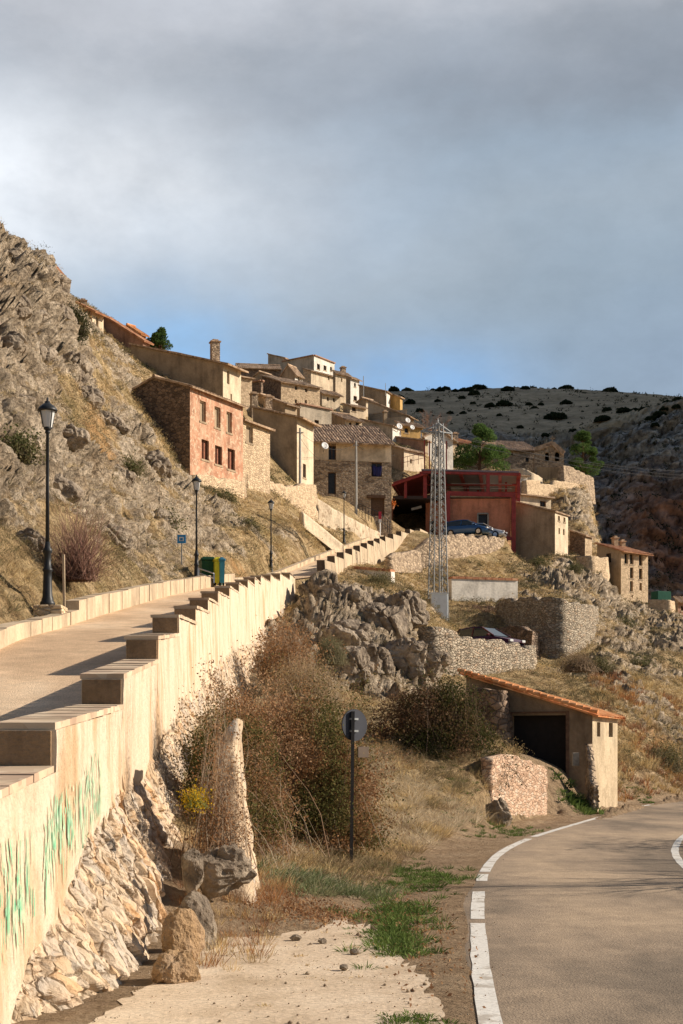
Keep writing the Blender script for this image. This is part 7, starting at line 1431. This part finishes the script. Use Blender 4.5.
# ---------------------------------------------------------------- boulders
M['rock'] = None
def rockmat():
    m, N, K, b = newmat('rock'); n1 = tex(N, K, 'ShaderNodeTexNoise', 1.3, Detail=9.0, Roughness=.65); n2 = tex(N, K, 'ShaderNodeTexNoise', 7, Detail=9.0, Roughness=.7)
    c = ramp(N, K, n1.outputs[0], [(.3, (.10, .075, .055)), (.45, (.26, .205, .15)), (.6, (.43, .35, .26)), (.75, (.58, .47, .34))]); c = mixc(N, K, .8, c, ramp(N, K, n2.outputs[0], [(.3, .5), (.7, 1.3)]), 'MULTIPLY'); K.new(c, b.inputs['Base Color']); b.inputs['Roughness'].default_value = .95; bump(N, K, b, n2.outputs[0], .9, .12); return m
M['rock'] = rockmat(); M['rock_ochre'] = plaster('rock_ochre', (.46, .30, .16), (.22, .17, .13), .7, 3, .9)
def boulder(label, px, Y, py, s, seed, mat='rock', name='boulder', group=None, z=None, x=None):
    import bmesh
    bm = bmesh.new(); bmesh.ops.create_icosphere(bm, subdivisions=5, radius=1); V = np.array([v.co[:] for v in bm.verts]); sc = np.array(s if hasattr(s, '__len__') else (s, s, s * .8)); rg = np.random.default_rng(seed)
    for _ in range(18):       # chop planes for angular faces
        n = rg.normal(size=3); n /= np.linalg.norm(n); d = rg.uniform(.62, .9); e = V @ n - d; V = V - np.outer(np.maximum(e, 0) * .92, n)
    p = V * sc; nn = V / np.linalg.norm(V, axis=1)[:, None]; f1, e1, c1 = worley(p * 1.3 + seed, seed); V = p + nn * ((c1 - .5) * .20 * min(sc) - .14 * min(sc) * (1 - sstep(0, .14, e1)) + .35 * min(sc) * (fbm(p * 1.8 / max(.1, min(sc)) + seed, 5, seed, ridge=True, g=.6) - .6))[:, None]
    for v, q in zip(bm.verts, V): v.co = q
    me = bpy.data.meshes.new(name); bm.to_mesh(me); bm.free(); o = link(name, me, M[mat]); xx = XP(px, Y) if x is None else x; o.location = (xx, Y, (ZP(py, Y) if z is None else z)); o.rotation_euler = (0, 0, rg.uniform(0, 6)); tag(o, label, 'boulder', group)
for a in [('dark craggy boulder beside the far end of the first parapet wall', 333, 67, 600, (1.2, 1.2, .8), 1), ('large dark boulder overhanging right of the first wall end', 354, 67, 603, (1.1, 1.1, .8), 2), ('grey boulder at the upper right of the crag', 403, 68, 612, (1.2, 1.2, 1.1), 3),
          ('tall cracked boulder in the middle of the crag', 384, 62, 625, (1.1, 1, 1.3), 4), ('pale boulder at the foot of the crag', 372, 53, 668, (1.0, .9, .9), 5), ('broad pale boulder below the dry stone wall end', 405, 56, 660, (1.3, 1, 1.1), 6), ('grey boulder in the left middle of the crag', 345, 56, 640, (1.2, 1.1, .9), 7),
          ('lichen spotted boulder at the right foot of the crag', 424, 57, 668, (1.1, .9, .9), 8), ('small boulder between the crag top and the straw slope', 376, 72, 607, (.9, .8, .6), 9), ('dark boulder low on the left of the crag', 352, 50, 668, (.9, .8, .8), 10)]: boulder(*a)
for a in [('tall rounded ochre boulder in the foot of the ramp wall', 183, 11.6, 0, (.15, .22, .26), 21, 'rock_ochre'), ('grey boulder wedged beside the tall ochre one at the wall foot', 199, 12.3, 0, (.14, .22, .34), 22, 'rock')]: boulder(a[0], a[1], a[2], 0, a[4], a[5], a[6], z=.16)
boulder('dark grey boulder bedded at the left side of the buttress', 222, 14.4, 0, (.30, .4, .28), 23, 'rock', z=.52); boulder('pointed grey rock standing over the ochre boulder', 193, 13.2, 0, (.13, .2, .28), 24, 'rock', z=.62); boulder('large ochre rock jutting from the ramp wall foot above the path', 178, 10.6, 0, (.16, .24, .18), 25, 'rock_ochre', z=.06)
for k, (x, y, s) in enumerate(((-.18, 12.7, .05), (.02, 11.1, .04), (.12, 12.0, .05), (-.42, 12.9, .06))):
    boulder(['dark stone lying near the boulders at the wall foot', 'small stone in the middle of the concrete path', 'small stone on the path nearer the road', 'grey stone between the boulders and the path'][k], 0, y, 0, (s, s, s * .6), 40 + k, 'rock', 'stone', z=.03, x=x)
boulder('grey mossy stone against the foot of the pink roadside wall', 498, 33.9, 0, (.35, .3, .42), 50, z=.3)
rg = np.random.default_rng(3)
spots = [(12, 245, 73), (30, 262, 74), (48, 282, 76), (10, 290, 62), (35, 300, 66), (60, 315, 75), (8, 325, 55), (40, 345, 60), (72, 372, 66), (20, 385, 48), (85, 400, 64), (30, 430, 43), (70, 440, 52), (110, 430, 66), (60, 480, 42), (150, 462, 72), (120, 480, 58), (25, 540, 32), (110, 540, 45), (160, 520, 60)]
tags_ = ['topmost crag rock at the left frame edge', 'second rock down the skyline crag', 'rock on the skyline crag right of the highest rocks', 'pale rock below the skyline crag at the left edge', 'broad rock under the skyline crag', 'rock left of the dark juniper shrub', 'rock at the left edge below the pale crag rock', 'rounded rock in the straw slope below the crag', 'rock left above the ochre rock scar', 'grey rock at the left edge above the nearest lamp', 'dark rock directly above the ochre rock scar', 'mid slope rock left of the nearest lamp head', 'rock between the nearest lamp and the ochre scar', 'rock right of the ochre rock scar', 'rock behind the nearest lamp post', 'rock below the dark stone side of the brick house', 'rock on the bank below the ochre scar', 'low rock behind the foot of the nearest lamp', 'rock right of the bare reddish bush', 'rock on the bank above the blue sign']
for (px, py, Y), lab in zip(spots, tags_):
    s = rg.uniform(.6, 1.2) * Y / 60; boulder(lab, px, Y, 0, (s, s * .9, s * .75), int(px + py), z=float(H(XP(px, Y), Y)[0]) - s * .05)
